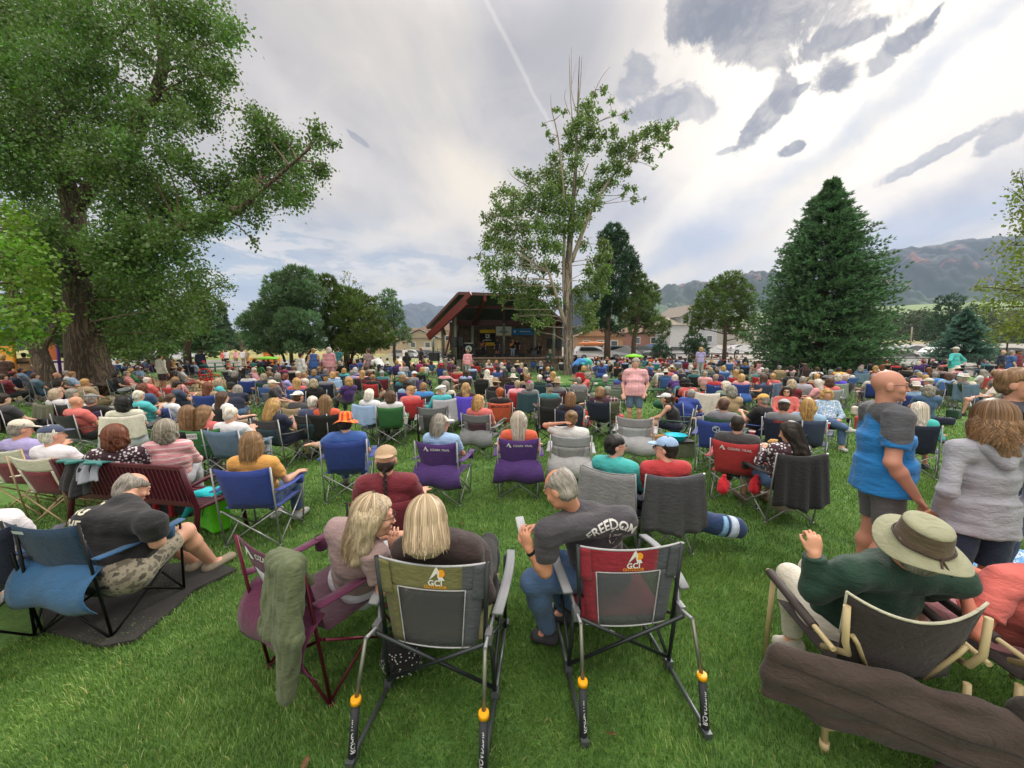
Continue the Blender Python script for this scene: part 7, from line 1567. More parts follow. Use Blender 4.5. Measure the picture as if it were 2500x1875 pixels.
# grass blades
def grass():
 VV, FF, AA = [], [], []; o = 0
 for (x0, x1, y0, y1, dens, hgt, wd) in ((-3.4, 4.2, 1.25, 3.4, 11500, .034, .0040), (-6.5, 7.5, 3.4, 6.2, 3000, .036, .0075), (-12, 12, 6.2, 11.5, 620, .046, .014), (-22, 24, 11.5, 22, 120, .05, .03)):
  n = int((x1 - x0) * (y1 - y0) * dens); x = nr.uniform(x0, x1, n); y = nr.uniform(y0, y1, n); k = np.abs(x) < (1.42 * y + .25); x, y = x[k], y[k]
  cl = np.sin(x * 5.1 + 2 * np.sin(y * 3.7)) * np.sin(y * 6.3 + 1.7 * np.sin(x * 4.1)); n = len(x)
  h = hgt * nr.uniform(.5, 1.25, n) * (1 + .22 * cl); a = nr.uniform(0, 2 * np.pi, n); ln = nr.uniform(.15, .9, n) * h; la = nr.uniform(0, 2 * np.pi, n) * .6 + 2.0 + 1.2 * np.sin(x * 2.3 + y * 1.1)
  w = wd * nr.uniform(.6, 1.2, n); dx, dy = np.cos(a) * w / 2, np.sin(a) * w / 2; lx, ly = np.cos(la) * ln, np.sin(la) * ln; z0 = np.full(n, -.004)
  b0 = np.stack([x - dx, y - dy, z0], 1); b1 = np.stack([x + dx, y + dy, z0], 1); m1 = np.stack([x + dx * .8 + lx * .35, y + dy * .8 + ly * .35, h * .62], 1); m0 = np.stack([x - dx * .8 + lx * .35, y - dy * .8 + ly * .35, h * .62], 1)
  t1 = np.stack([x + dx * .1 + lx, y + dy * .1 + ly, h * .92], 1); t0 = np.stack([x - dx * .1 + lx, y - dy * .1 + ly, h * .92], 1)
  V = np.stack([b0, b1, m1, m0, t1, t0], 1).reshape(-1, 3); i = np.arange(n)[:, None] * 6 + o
  FF += [i + np.array([[0, 1, 2, 3]]), i + np.array([[3, 2, 4, 5]])]; VV.append(V); AA.append(np.repeat(np.clip(nr.normal(.45, .2, n) + .12 * cl + (nr.random(n) < .02) * .6, 0, 1), 6)); o += len(V)
 o_ = obj('grass', mesh_np('grass', np.concatenate(VV), np.concatenate(FF), False, np.concatenate(AA)), 'blade'); tag(o_, 'short green lawn grass in the foreground', 'grass', None, 'stuff')
grass()
# ------------------------------------------------------------------ distant land
def ridge(name, pts, D, depth, colr_fn, seed=3, amp=.10, dn=110, back=.5):
 xs = np.array([(p[0] - CX) for p in pts]); P = [PY(p[0], p[1], D) for p in pts]; X = np.array([p.x for p in P]); Z = np.array([p.z for p in P]); n = 420; xx = np.linspace(X[0], X[-1], n); zz = np.interp(xx, X, Z)
 q = np.random.default_rng(seed); oc = [(.5 / (1 + i * .5), 5 * 1.45 ** i, math.cos(a_), math.sin(a_), q.uniform(0, 6)) for i, a_ in enumerate(q.uniform(-.9, .9, 9))]; rows = []
 for j in range(dn):
  t = j / (dn - 1); y = D - depth + (depth * (1 + back)) * t; s = min(1, t * (1 + back)); prof = (s ** 1.35) if s < 1 else max(0, 1 - ((t * (1 + back) - 1) / back)) ** .8
  if s < 1: prof = .25 * s + .75 * s * s * (3 - 2 * s)
  rav = sum(w_ * (1 - 2 * np.abs(np.sin((xx * ca + y * sa) * k / depth + ph + .8 * np.sin(xx * k * .6 / depth)))) for w_, k, ca, sa, ph in oc); rav2 = 0
  env = 4 * s * (1 - s) if s < 1 else 0; rows.append(np.stack([xx, np.full(n, y) + 0 * xx, zz * prof * (1 + 0) - (rav * amp + rav2 * amp * .5) * zz.max() * env], 1))
 G = np.stack(rows, 0); V = G.reshape(-1, 3); V[:, 2] = np.maximum(V[:, 2], -1); i = np.arange((dn - 1) * n).reshape(dn - 1, n)[:, :-1].ravel(); F = np.stack([i, i + 1, i + n + 1, i + n], 1)
 return struct(obj(name, mesh_np(name, V, F), colr_fn))
def hillmat(name, low, mid, high, zt, sc_=.01, rock=None):
 m, nt, b = new_mat(name); g = NT(nt); gm = g.n('ShaderNodeNewGeometry'); P = gm.outputs['Position']; sx = g.n('ShaderNodeSeparateXYZ'); g.l(P, sx.inputs[0]); n = g.noise(P, sc_, 6, .62); n2 = g.noise(P, sc_ * 14, 3, .7)
 h = g.m('ADD', g.m('DIVIDE', sx.outputs[2], zt), g.m('MULTIPLY', g.m('SUBTRACT', n, .5), .5)); base = g.ramp(h, [(.0, low), (.22, low), (.34, mid), (.7, high), (1, high)])
 if rock: base = g.mix(g.m('MULTIPLY', g.mr(g.noise(P, sc_ * 2.2, 5, .7, .8), .56, .66), g.mr(h, .35, .6)), base, rock)
 g.l(g.mix(1, base, g.ramp(n2, [(.3, .72), (.7, 1.2)]), 'MULTIPLY'), b.inputs['Base Color']); b.inputs['Roughness'].default_value = .95; return m
ridge('mountains', [(1380, 740), (1500, 735), (1570, 728), (1611, 721), (1629, 716), (1684, 713), (1720, 705), (1780, 700), (1830, 708), (1858, 706), (1930, 690), (2020, 655), (2080, 630), (2135, 620), (2203, 615), (2268, 602), (2333, 592), (2398, 592), (2437, 603), (2500, 630), (2600, 660), (2760, 720), (2950, 800)], 2300, 1350, hillmat('mountain_slope', hx('4c6440'), hx('30422c'), hx('2a342c'), 520, .004, hx('7e5a4c')), 5, .13)
ridge('mountains', [(800, 835), (900, 800), (974, 754), (993, 752), (1016, 744), (1028, 746), (1046, 743), (1066, 750), (1087, 752), (1160, 760), (1260, 775), (1400, 800), (1500, 835)], 4200, 1700, hillmat('far_mountain_slope', hx('36443a'), hx('333f3a'), hx('3c4242'), 520, .003, hx('7c7470')), 9, .16)
ridge('hills', [(-600, 810), (0, 815), (400, 812), (560, 806), (700, 815), (820, 820), (900, 812), (1000, 815), (1200, 815)], 1500, 700, hillmat('far_hill', hx('58694a'), hx('4c5e46'), hx('44563f'), 60, .01), 2, .05)
ridge('hills', [(1450, 800), (1560, 782), (1650, 776), (1800, 770), (2000, 765), (2100, 752), (2300, 742), (2500, 738), (2800, 730)], 620, 380, hillmat('near_hill', hx('9a9068'), hx('74864c'), hx('6f8450'), 60, .02), 4, .05)
def woods(name, rows, colr, label, ln=1.9, wd=.6):
 VV, FF, AA, o = [], [], [], 0
 for x0, x1, pyt, pyb, D, cnt in rows:
  for _ in range(cnt):
   px = rnd.uniform(x0, x1); YY = D * rnd.uniform(.85, 1.2); top = PY(px, pyt + rnd.uniform(0, 12), YY); zb = max(0, PY(px, pyb, YY).z - 2); Hh = max(3.5, top.z - zb); n = 26; f = nr.random(n) ** .8; a = nr.uniform(0, 6.28, n); r = Hh * .22 * f * nr.uniform(.5, 1, n) ** .5
   C = np.stack([top.x + np.cos(a) * r, YY + np.sin(a) * r, top.z - Hh * f], 1); Dm = np.stack([np.cos(a), np.sin(a), np.full(n, .3)], 1); tone = rnd.uniform(.2, .65)
   V, F, A = tufts(C, Dm, 4, ln, wd, .8, np.full(n, tone) - .2 * f); VV.append(V); FF.append(F + o); AA.append(A); o += len(V)
 oo = obj(name, mesh_np(name, np.concatenate(VV), np.concatenate(FF), False, np.concatenate(AA)), 'needle', colr); tag(oo, label, 'woods', None, 'stuff')
woods('woodland', [(2100, 2520, 752, 815, 260, 110), (2150, 2300, 760, 820, 180, 50), (1560, 1800, 768, 815, 260, 70), (2380, 2560, 750, 830, 170, 40), (1380, 1560, 790, 830, 200, 30), (880, 1060, 826, 838, 260, 30)], hx('3c5030'), 'dark pine woods on the rising ground beyond the parked cars')
woods('woodland', [(-300, 560, 790, 840, 130, 110), (560, 640, 812, 840, 150, 16), (150, 520, 800, 850, 90, 30)], hx('425a30'), 'wooded edge far beyond the left lawn')
# ------------------------------------------------------------------ the stage pavilion
z5 = lambda x, y, Y: PY(1000 + x / 4.608, 680 + y / 4.608, Y)
st = empty('stage_pavilion', (2.2, 38, 0), 0, 'open-air stage pavilion with stone walls, red steel beams and a sloping metal roof', 'pavilion')
RD = hx('6c2a24'); GRY = hx('8f928a'); DK = hx('3a4240')
def S_(mb, name, mat, colr, parent=None): o = mb.build(name, mat, colr); o.parent = parent or st; o.matrix_parent_inverse = Matrix.Translation(-st.location); return o
A_ = z5(195, 568, 35); B_ = z5(555, 180, 32.5); C_ = z5(1400, 212, 32.5); D_ = z5(1790, 560, 35); B2 = z5(440, 475, 42); C2 = z5(1700, 470, 42); A2 = z5(360, 560, 42.5); D2 = z5(1800, 560, 42.5)
mb = MB(); th = Vector((0, 0, .22))
for q in ((A_, B_, B2, A2), (B_, C_, C2, B2), (C_, D_, D2, C2)): mb.add([*q, *[p + th for p in q]], [(0, 1, 2, 3), (7, 6, 5, 4), (0, 4, 5, 1), (1, 5, 6, 2), (2, 6, 7, 3), (3, 7, 4, 0)])
S_(mb, 'roof', 'roofshingle', hx('48524f'))
mb = MB()
for a, b in ((A_, B_), (B_, C_), (C_, D_)): mb.bar(a + Vector((0, -.06, .1)), b + Vector((0, -.06, .1)), .10, .24)
S_(mb, 'fascia', 'paint', hx('5e3a34'))
for (x0, y0, x1, y1) in ((690, 165, 205, 650), (640, 270, 215, 670), (850, 225, 710, 520), (1060, 232, 1060, 530), (1480, 300, 1640, 500), (1270, 235, 1420, 520)):
 S_(MB().bar(z5(x0, y0, 32.2), z5(x1, y1, 34.8 if x1 < 300 else 41.5), .22, .42), 'beam', 'paint', RD)
for (x0, y0, x1, y1, Y) in ((610, 300, 1500, 320, 36), (480, 500, 1700, 500, 41), (440, 690, 500, 420, 35), (400, 870, 470, 600, 36.5), (380, 560, 405, 640, 36)): S_(MB().bar(z5(x0, y0, Y), z5(x1, y1, Y), .2, .5 if x1 - x0 > 500 else .14), 'beam', 'paint', RD)
def col_(x, y0, y1, Y, w=.26): a = z5(x, y0, Y); b = z5(x, y1, Y); S_(MB().tube([Vector((a.x, Y, a.z)), Vector((a.x, Y, max(0, b.z)))], w / 2, 14), 'column', 'paint', GRY)
for c_ in ((372, 530, 900, 36.5, .3), (510, 390, 900, 35), (705, 530, 880, 38), (1060, 500, 880, 38.5), (1410, 480, 880, 38.5), (1625, 440, 900, 35), (262, 640, 850, 40)): col_(*c_)
wl = z5(530, 520, 42).x; wr_ = z5(1720, 520, 42).x; wt_ = z5(1000, 495, 42).z
S_(MB().box(((wl + wr_) / 2, 42.3, wt_ / 2), (wr_ - wl, .5, wt_)), 'back_wall', 'stone', hx('8d7c66'))
S_(MB().box((wl - .0, 40.2, wt_ / 2 - .1), (.4, 3.6, wt_ - .2)), 'side_wall', 'stone', hx('8d7c66'))
dl, dr = z5(730, 880, 35).x, z5(1830, 880, 35).x; zs_ = 1.16
S_(MB().box(((dl + dr) / 2, 38.5, zs_ / 2), (dr - dl, 7.0, zs_)), 'stage_floor', 'paint', hx('6d6660'))
S_(MB().box(((dl + dr) / 2, 34.85, zs_ / 2 - .1), (dr - dl + .2, .28, zs_ - .14)).box(((dl + dr) / 2, 34.75, .25), (dr - dl + .8, .5, .5)), 'front_wall', 'stone', hx('8d7c66')); S_(MB().box(((dl + dr) / 2, 34.82, zs_ - .04), (dr - dl + .3, .4, .12)), 'coping', 'paint', hx('9a7d6e'))
rl = z5(330, 880, 36).x; S_(MB().box(((rl + dl) / 2, 37, .45), (dl - rl, 3.4, .9)), 'ramp', 'paint', hx('9a948a'))
mb = MB()
for i in range(6): z = 1.0 + i * .18; mb.tube([(rl, 35.3, z), (dl, 35.3, z)], .018, 6)
for i in range(7): x = rl + (dl - rl) * i / 6; mb.tube([(x, 35.3, .85), (x, 35.3, 1.98)], .03, 6)
S_(mb, 'railing', 'metal', hx('5c6064'))
def sign(x0, y0, x1, y1, Y, colr, name, label, mat='print'):
 a, b = z5(x0, y0, Y), z5(x1, y1, Y); o = MB().box((0, 0, 0), (b.x - a.x, .03, a.z - b.z)).build(name, mat, colr); o.location = ((a.x + b.x) / 2, Y, (a.z + b.z) / 2); tag(o, label, 'banner'); return o, b.x - a.x, a.z - b.z
def onsign(o, items, colr, nm='lettering', dz=0.):
 mb = MB()
 for V, F in items: mb.add([(v.x, -.022 - dz, v.y) for v in V], F)
 return mb.build(nm, 'print', colr, o)
rect = lambda w, h, x=0, y=0: ([Vector((x - w / 2, y - h / 2, 0)), Vector((x + w / 2, y - h / 2, 0)), Vector((x + w / 2, y + h / 2, 0)), Vector((x - w / 2, y + h / 2, 0))], [(0, 1, 2, 3)])
o, w, h = sign(790, 577, 965, 755, 41, hx('14140f'), 'banner', 'black banner with yellow bars hanging at the back of the stage'); onsign(o, [rect(w, h * .2, 0, h * .4), rect(w, h * .2, 0, -h * .4)], hx('e5ba1c'), 'yellow_bar'); onsign(o, [rect(h * .26, h * .26, 0, h * .10)], hx('cfcfcf'), 'logo'); onsign(o, [text_v('K', h * .24, .03)][:1] and [xf(text_v('K', h * .24, .03), 1, 0, h * .10)], hx('14140f'), 'logo', .01); onsign(o, [rect(w * .5, h * .05, 0, -h * .15)], hx('cfcfcf'))
o, w, h = sign(972, 540, 1146, 646, 40, hx('d9dbd6'), 'banner', 'white banner with a mountain emblem and yellow lower edge above the stage'); onsign(o, [rect(w, h * .09, 0, -h * .44)], hx('d8a83a'), 'yellow_bar'); onsign(o, [xf(disc(h * .32, 24), 1, 0, .05)], hx('9aa06a'), 'logo'); onsign(o, [xf(disc(h * .26, 24), 1, 0, .05)], hx('d9dbd6'), 'logo', .006); onsign(o, [xf(shape_tri(), h * .55, 0, .02)], hx('4a5a3c'), 'logo', .012); onsign(o, [rect(w * .62, h * .08, 0, -h * .08)], hx('3a3a32'), 'lettering', .018)
o, w, h = sign(1150, 562, 1385, 636, 41, hx('3a86c2'), 'banner', 'blue banner behind the singers'); onsign(o, [xf(disc(h * .18), 1, -w * .36, .03)], hx('cfe2ee'), 'logo'); onsign(o, [rect(w * .5, h * .12, .3, .03)], hx('cfe2ee'))
o, w, h = sign(612, 722, 716, 885, 35, hx('1d2022'), 'banner', 'dark upright banner with a white round mountain emblem at the stage corner'); onsign(o, [xf(disc(w * .36, 26), 1, 0, .1)], hx('cdd0cf'), 'logo'); onsign(o, [xf(shape_tri(), w * .5, 0, .08)], hx('2a2e32'), 'logo', .006); onsign(o, [rect(w, .06, 0, h * .47), rect(w, .06, 0, -h * .30)], hx('cdd0cf'), 'stripe')
def speaker(x0, y0, x1, y1, Y, label, stand=True):
 a, b = z5(x0, y0, Y), z5(x1, y1, Y); o = MB().box((0, 0, 0), (b.x - a.x, .55, a.z - b.z)).build('loudspeaker', 'rubber', hx('131416')); o.location = ((a.x + b.x) / 2, Y, (a.z + b.z) / 2); tag(o, label, 'loudspeaker'); w, h = b.x - a.x, a.z - b.z
 MB().box((0, -.285, 0), (w * .86, .02, h * .9)).build('grille', 'rubber', hx('25272a'), o)
 if stand: zb = o.location.z - h / 2; MB().tube([(0, 0, -h / 2), (0, 0, -h / 2 - zb + (.0 if Y < 34.9 else 1.16))], .03, 8).build('stand_pole', 'metal', hx('141414'), o)
speaker(480, 660, 535, 770, 33.6, 'left one of the pair of black loudspeakers beside the stage rail'); speaker(550, 658, 607, 768, 34.2, 'right one of the pair of black loudspeakers beside the stage rail'); speaker(1646, 675, 1702, 786, 34.4, 'single black loudspeaker at the right front of the stage'); speaker(1548, 676, 1608, 785, 38, 'black monitor speaker in front of the stone wall near the drums')
speaker(222, 835, 332, 928, 31, 'large black subwoofer on the ground left of the stage', False)
# band
def band(zx, hy, ang, shirt, hair, pz='stand', Y=37.5, **kw):
 P_ = z5(zx, hy, Y); hc, hs = hair.split('.'); hh = 1.65 if pz == 'stand' else 1.10; s = max(.7, min(1.1, (P_.z - 1.16) / hh)); t = person(0, 0, ang, shirt=shirt, hairc=hc, hst=hs, pz=pz, at=(P_.x, Y), scale=s, **kw); t.location.z = 1.16; PEOPLE[-1]['px'] = 1000 + zx / 4.608; PEOPLE[-1]['py'] = 680 + hy / 4.608; return t
band(825, 700, 180, 'black', 'dk.short', label='guitarist in black playing before the black and yellow banner'); band(985, 690, 190, 'navy', 'dk.long', label='singer in a short dark dress at the centre of the stage', leg=False, trou='navy')
band(1160, 700, 170, 'black', 'blond.long', label='musician in pale jeans and black top on stage left of the pair', trou='lblue'); band(1212, 700, 200, 'black', 'dk.short', label='musician in all black right beside the one in pale jeans', trou='black'); band(1460, 722, 180, 'navy', 'sandy.short', 'lap', label='drummer in navy seated behind the drum kit', Y=38.4)
person(0, 0, 0, shirt='black', hairc='dk', hst='short', at=(z5(462, 700, 33).x, 32.8), pz='stand', leg=False, trou='black', label='person in black shorts standing below the loudspeaker pair', hat=('cap', 'lime'))
for gx, sx_, lab, c_ in ((812, 745, 'electric guitar held by the musician before the black banner', 'a05a28'), (1140, 745, 'acoustic guitar held by the musician in pale jeans', 'b0722e')):
 P_ = z5(gx, sx_, 37.1); o = MB(); S = SDF(); S.ell((0, 0, 0), (.17, .05, .14), .02); S.ell((.19, 0, .03), (.13, .045, .11), .03); o = obj('guitar', S.mesh(.02), 'paint', hx(c_)); o.location = P_; o.rotation_euler = (0, -.5, 0); tag(o, lab, 'guitar'); MB().bar((.25, 0, .03), (.95, 0, .05), .06, .03).build('neck', 'paint', hx('4a2c18'), o)
P_ = z5(1400, 850, 37.2); t = empty('drum_kit', (P_.x, 37.4, 1.17), 0, 'black drum kit with cymbals on the right half of the stage', 'drum kit')
MB().cyl((0, 0, .32), .30, .40, 22, axis='Y').build('bass_drum', 'paint', hx('17181b'), t); MB().cyl((0, -.205, .32), .27, .012, 22, axis='Y').build('drum_head', 'paint', hx('3c3f44'), t)
for x, z in ((.55, .42), (-.5, .5), (-.2, .78), (.25, .80)): MB().cyl((x, .1, z), .18, .24, 16).build('drum', 'paint', hx('1c1d20'), t)
for x, z in ((.85, 1.05), (-.8, 1.1), (.45, 1.3)): MB().lathe([(.01, .03), (.05, .02), (.26, 0), (.05, .014)], 18, (x, .1, z)).tube([(x, .1, z), (x, .1, 0)], .015, 6).build('cymbal', 'metal', hx('a8935a'), t)
P_ = z5(760, 800, 36.4); t = empty('keyboard', (P_.x, 36.5, 1.16), 0, 'dark keyboard on a folding stand at the left of the stage', 'keyboard'); MB().box((0, 0, .95), (1.2, .35, .12)).build('keys', 'paint', hx('17171a'), t); MB().tube([(-.5, 0, 0), (.5, 0, .9)], .025, 6).tube([(.5, 0, 0), (-.5, 0, .9)], .025, 6).build('stand', 'metal', hx('1a1a1a'), t)
for gx in (905, 1000, 1085, 1260):
 P_ = z5(gx, 868, 36); o = MB().add([(-.28, -.2, 0), (.28, -.2, 0), (.28, .2, 0), (-.28, .2, 0), (-.28, -.02, .32), (.28, -.02, .32), (.28, .2, .28), (-.28, .2, .28)], [(0, 1, 2, 3), (0, 4, 5, 1), (4, 7, 6, 5), (2, 6, 7, 3), (1, 5, 6, 2), (0, 3, 7, 4)]).build('floor_monitor', 'rubber', hx('121214')); o.location = (P_.x, 36, 1.165); tag(o, 'black wedge monitor speaker on the stage floor', 'loudspeaker', 'wedge monitors along the stage')
# ------------------------------------------------------------------ cars
CARS = []
def car(px, pyb, Y, ang, colr, kind, label, z=0.):
 P_ = PY(px, pyb, Y); z = zl(P_.x, Y); t = empty('parked_car', (P_.x, Y, z), math.radians(ang), label, 'car', 'cars parked beyond the lawn')
 if kind == 'suv': L_, H, prof, win = 4.7, 1.75, [(-2.3, .35), (2.3, .35), (2.35, .75), (2.2, 1.0), (1.25, 1.10), (.70, 1.66), (-.3, 1.75), (-1.9, 1.70), (-2.25, 1.15), (-2.35, .7)], [(1.08, 1.12), (.62, 1.58), (-1.80, 1.60), (-2.05, 1.14)]
 elif kind == 'van': L_, H, prof, win = 5.0, 1.8, [(-2.5, .35), (2.45, .35), (2.5, .8), (2.2, 1.05), (1.5, 1.20), (.8, 1.72), (-.3, 1.82), (-2.2, 1.78), (-2.5, 1.2), (-2.52, .7)], [(1.3, 1.20), (.75, 1.62), (-2.1, 1.66), (-2.32, 1.2)]
 elif kind == 'pickup': L_, H, prof, win = 5.4, 1.85, [(-2.7, .5), (2.6, .45), (2.65, 1.0), (2.5, 1.15), (1.4, 1.22), (.85, 1.82), (-.5, 1.85), (-.75, 1.2), (-2.7, 1.18)], [(1.22, 1.24), (.8, 1.72), (-.42, 1.75), (-.6, 1.24)]
 else: L_, H, prof, win = 4.5, 1.45, [(-2.2, .32), (2.2, .32), (2.25, .65), (2.1, .85), (1.15, .95), (.45, 1.38), (-.5, 1.45), (-1.2, 1.36), (-1.8, .98), (-2.22, .92), (-2.25, .6)], [(.98, .97), (.42, 1.31), (-.5, 1.37), (-1.12, 1.30), (-1.6, 1.0)]
 V = []; n = len(prof); wy = .9
 for y, sc2 in ((-wy, 1), (wy, 1)):
  for x, z_ in prof: V.append((x, y * (1 if z_ < 1.15 * H / 1.75 else .82), z_))
 F = [tuple(range(n)), tuple(range(2 * n - 1, n - 1, -1))] + [(i, i + n, (i + 1) % n + n, (i + 1) % n) for i in range(n)]
 MB().add(V, F).build('body', 'carpaint', colr, t)
 for s in (-1, 1):
  k = len(win); yy = [s * (wy * (1 if z_ < 1.15 * H / 1.75 else .82) + .012) for _, z_ in win]; mb = MB(); mb.add([(x, y, z_) for (x, z_), y in zip(win, yy)], [tuple(range(k))[:: s]])
  mb.build('window', 'glass', hx('1c2226'), t)
 x0, z0 = [p for p in prof if p[1] > H * .6 and p[0] > 1][-1]; x1, z1 = [p for p in prof if p[1] > H * .9][0]
 MB().add([(x0 - .05, -.72, z0 + .06), (x0 - .05, .72, z0 + .06), (x1 + .08, .66, z1 - .05), (x1 + .08, -.66, z1 - .05)], [(0, 1, 2, 3)]).build('windscreen', 'glass', hx('252c31'), t).location = (.035, 0, .03)
 for x in (L_ * .31, -L_ * .31):
  for s in (-1, 1): w_ = MB().cyl((x, s * .82, .34), .34, .22, 18, axis='Y').build('wheel', 'rubber', hx('18181a'), t); MB().cyl((x, s * .935, .34), .19, .02, 14, axis='Y').build('rim', 'metal', hx('8d9094'), w_)
 for s in (-1, 1): MB().box((L_ / 2 - .05, s * .62, .78), (.12, .34, .16)).build('headlight', 'glass', hx('c9cdd0'), t); MB().box((-L_ / 2 + .06, s * .68, .95), (.12, .2, .26)).build('tail_light', 'glass', hx('8c1416'), t)
 MB().box((L_ / 2 + .0, 0, .45), (.14, 1.6, .2)).box((-L_ / 2, 0, .48), (.14, 1.6, .2)).build('bumper', 'rubber', hx('2b2c2e'), t)
 for s in (-1, 1): MB().box((.95, s * .98, 1.08), (.16, .14, .12)).build('mirror', 'carpaint', colr, t)
 return t
WH, SV, BKc, GRc, BLc, RDc = hx('c9cbcd'), hx('8f9498'), hx('16181b'), hx('4d5356'), hx('2f5a86'), hx('8c1b1f')
c1 = car(1446, 880, 49, 10, WH, 'suv', 'white SUV with a long orange kayak on its roof, right of the poplar');
mb = MB(); mb.tube([(-2.0, 0, 0), (-1.4, 0, .02), (0, 0, 0), (1.4, 0, .02), (2.0, 0, 0)], [.03, .22, .30, .22, .03], 12); o = mb.build('kayak', 'paint', hx('c87a48')); o.location = c1.location + Vector((0, 0, 2.02)); o.rotation_euler = (0, 0, math.radians(10)); tag(o, 'orange kayak strapped to the roof of the white SUV', 'kayak')
car(1522, 880, 50, 14, SV, 'van', 'silver minivan parked between the two pine trunks'); car(1568, 880, 52, 30, GRc, 'suv', 'dark green-grey jeep-like car right of the silver minivan'); car(1592, 876, 56, 10, BLc, 'pickup', 'blue pickup behind the low dark juniper'); car(1652, 875, 50, 24, WH, 'suv', 'white hatchback left of the bushy juniper'); car(1738, 875, 52, 10, WH, 'sedan', 'white sedan behind the standing woman in lavender'); car(1700, 870, 62, 5, SV, 'sedan', 'grey car half hidden behind the bushy juniper'); car(1810, 872, 58, 5, WH, 'sedan', 'white car behind the lone green pine trunk')
car(2190, 885, 33, 6, WH, 'suv', 'large white SUV parked right of the big spruce'); car(2150, 860, 45, 5, hx('a9b4b0'), 'van', 'pale van behind the large white SUV'); car(2460, 862, 36, 4, BKc, 'suv', 'black SUV at the right edge behind the white sedans'); car(2290, 862, 46, 8, WH, 'sedan', 'white sedan left of the small blue spruce'); car(2400, 858, 44, 8, WH, 'sedan', 'white sedan right of the small blue spruce'); car(2230, 856, 52, 5, GRc, 'sedan', 'grey sedan beyond the large white SUV'); car(2350, 856, 54, 6, SV, 'sedan', 'silver sedan behind the small blue spruce'); car(2120, 870, 36, 10, WH, 'sedan', 'white car peeping out at the foot of the big spruce')
for i, (px, c_, l_) in enumerate(((1008, WH, 'white'), (1032, GRc, 'grey'), (1052, SV, 'silver'), (1072, GRc, 'dark grey'), (984, SV, 'pale silver'))): car(px, 860, 78, -5, c_, 'sedan' if i % 2 else 'suv', ['leftmost but one', 'middle', 'fourth', 'rightmost', 'leftmost'][i] + ' of the cars left of the stage, %s' % l_)
for i, (px, Y_, c_, l_, a_) in enumerate(((262, 33, WH, 'white car with a red stripe of lights just right of the big trunk', 30), (300, 36, GRc, 'dark grey SUV under the shade trees at the left', 40), (335, 35, BKc, 'black SUV with glowing red tail light under the shade trees', 40), (372, 38, hx('3a3d40'), 'charcoal car at the right end of the left parked row', 40), (425, 62, WH, 'first white car of the far left row', 25), (440, 70, WH, 'second white car of the far left row', 25), (452, 78, SV, 'silver car of the far left row', 25), (465, 88, BKc, 'dark car at the far end of the left row', 25))): car(px, 870, Y_, a_, c_, 'suv' if i % 3 else 'sedan', l_)
# ------------------------------------------------------------------ houses
def house(px, Y, w, d, h, rh, wall, roof, label, rot=0, gable=True, wins=((-.3, .6), (.25, .6)), garage=False, z=0.):
 P_ = PY(px, 840, Y); z = zl(P_.x, Y); t = empty('house', (P_.x, Y, z), math.radians(rot), label, 'house', 'houses beyond the park')
 MB().box((0, 0, h / 2), (w, d, h)).build('wall', 'paint', wall, t); r = MB()
 V = [(-w / 2 - .5, -d / 2 - .5, h), (w / 2 + .5, -d / 2 - .5, h), (w / 2 + .5, d / 2 + .5, h), (-w / 2 - .5, d / 2 + .5, h)]
 if gable: V += [(0, -d / 2 - .5, h + rh), (0, d / 2 + .5, h + rh)]; r.add(V, [(0, 4, 5, 3), (1, 2, 5, 4), (0, 1, 2, 3)]); r2 = MB().add([(-w / 2, -d / 2 - .02, h), (w / 2, -d / 2 - .02, h), (0, -d / 2 - .02, h + rh * .93)], [(0, 1, 2)]); r2.build('gable', 'paint', wall, t)
 else: V += [(-w / 4, 0, h + rh), (w / 4, 0, h + rh)]; r.add(V, [(0, 1, 5, 4), (1, 2, 5), (2, 3, 4, 5), (3, 0, 4), (0, 3, 2, 1)])
 r.build('roof', 'roofshingle', roof, t)
 for i, (x, z_) in enumerate(wins):
  k = MB().box((x * w, -d / 2 - .02, z_ * h), (w * .13 + .3, .08, 1.5)).build('window', 'paint', hx('c9cac6'), t); MB().box((x * w, -d / 2 - .075, z_ * h), (w * .13, .04, 1.2)).build('pane', 'glass', hx('2c343a'), k)
 if garage: MB().box((.2 * w, -d / 2 - .04, 1.2), (w * .4, .08, 2.3)).build('garage_door', 'paint', hx('b9b6ae'), t)
 return t
TAN, BRN = hx('b09c80'), hx('6b5648')
house(1035, 104, 9, 9, 4.6, 2.2, hx('9a9078'), hx('5c564f'), 'green-grey gabled house seen through the left stage posts', 0, True, ((-.2, .62), (.22, .62)), True); house(1005, 118, 13, 10, 5.2, 2.4, TAN, hx('6a6058'), 'tan house with a grey roof left of the stage', 0, False); house(1085, 116, 15, 10, 7., 2.2, TAN, BRN, 'two-storey tan house behind the stage ramp', 0, False, ((-.35, .7), (-.1, .7), (.15, .7), (.4, .7), (-.3, .3), (.3, .3)))
house(975, 150, 14, 12, 6, 3.5, TAN, hx('8a7256'), 'far tan house with a light brown roof right of the junipers', 0, False); house(1020, 165, 22, 12, 7, 3.5, hx('9b8a70'), hx('7a6a58'), 'large distant tan house above the grey roofed one', 0, False)
house(1668, 84, 8.5, 10, 6.2, 2.8, hx('a7abb0'), hx('7e776e'), 'pale grey gabled house between the pines', 12, True, ((.28, .72), (.28, .3))); house(1640, 82, 7, 9, 4.6, 1.8, hx('b5b8ba'), hx('948c80'), 'low pale wing left of the grey gabled house', 12, False, ())
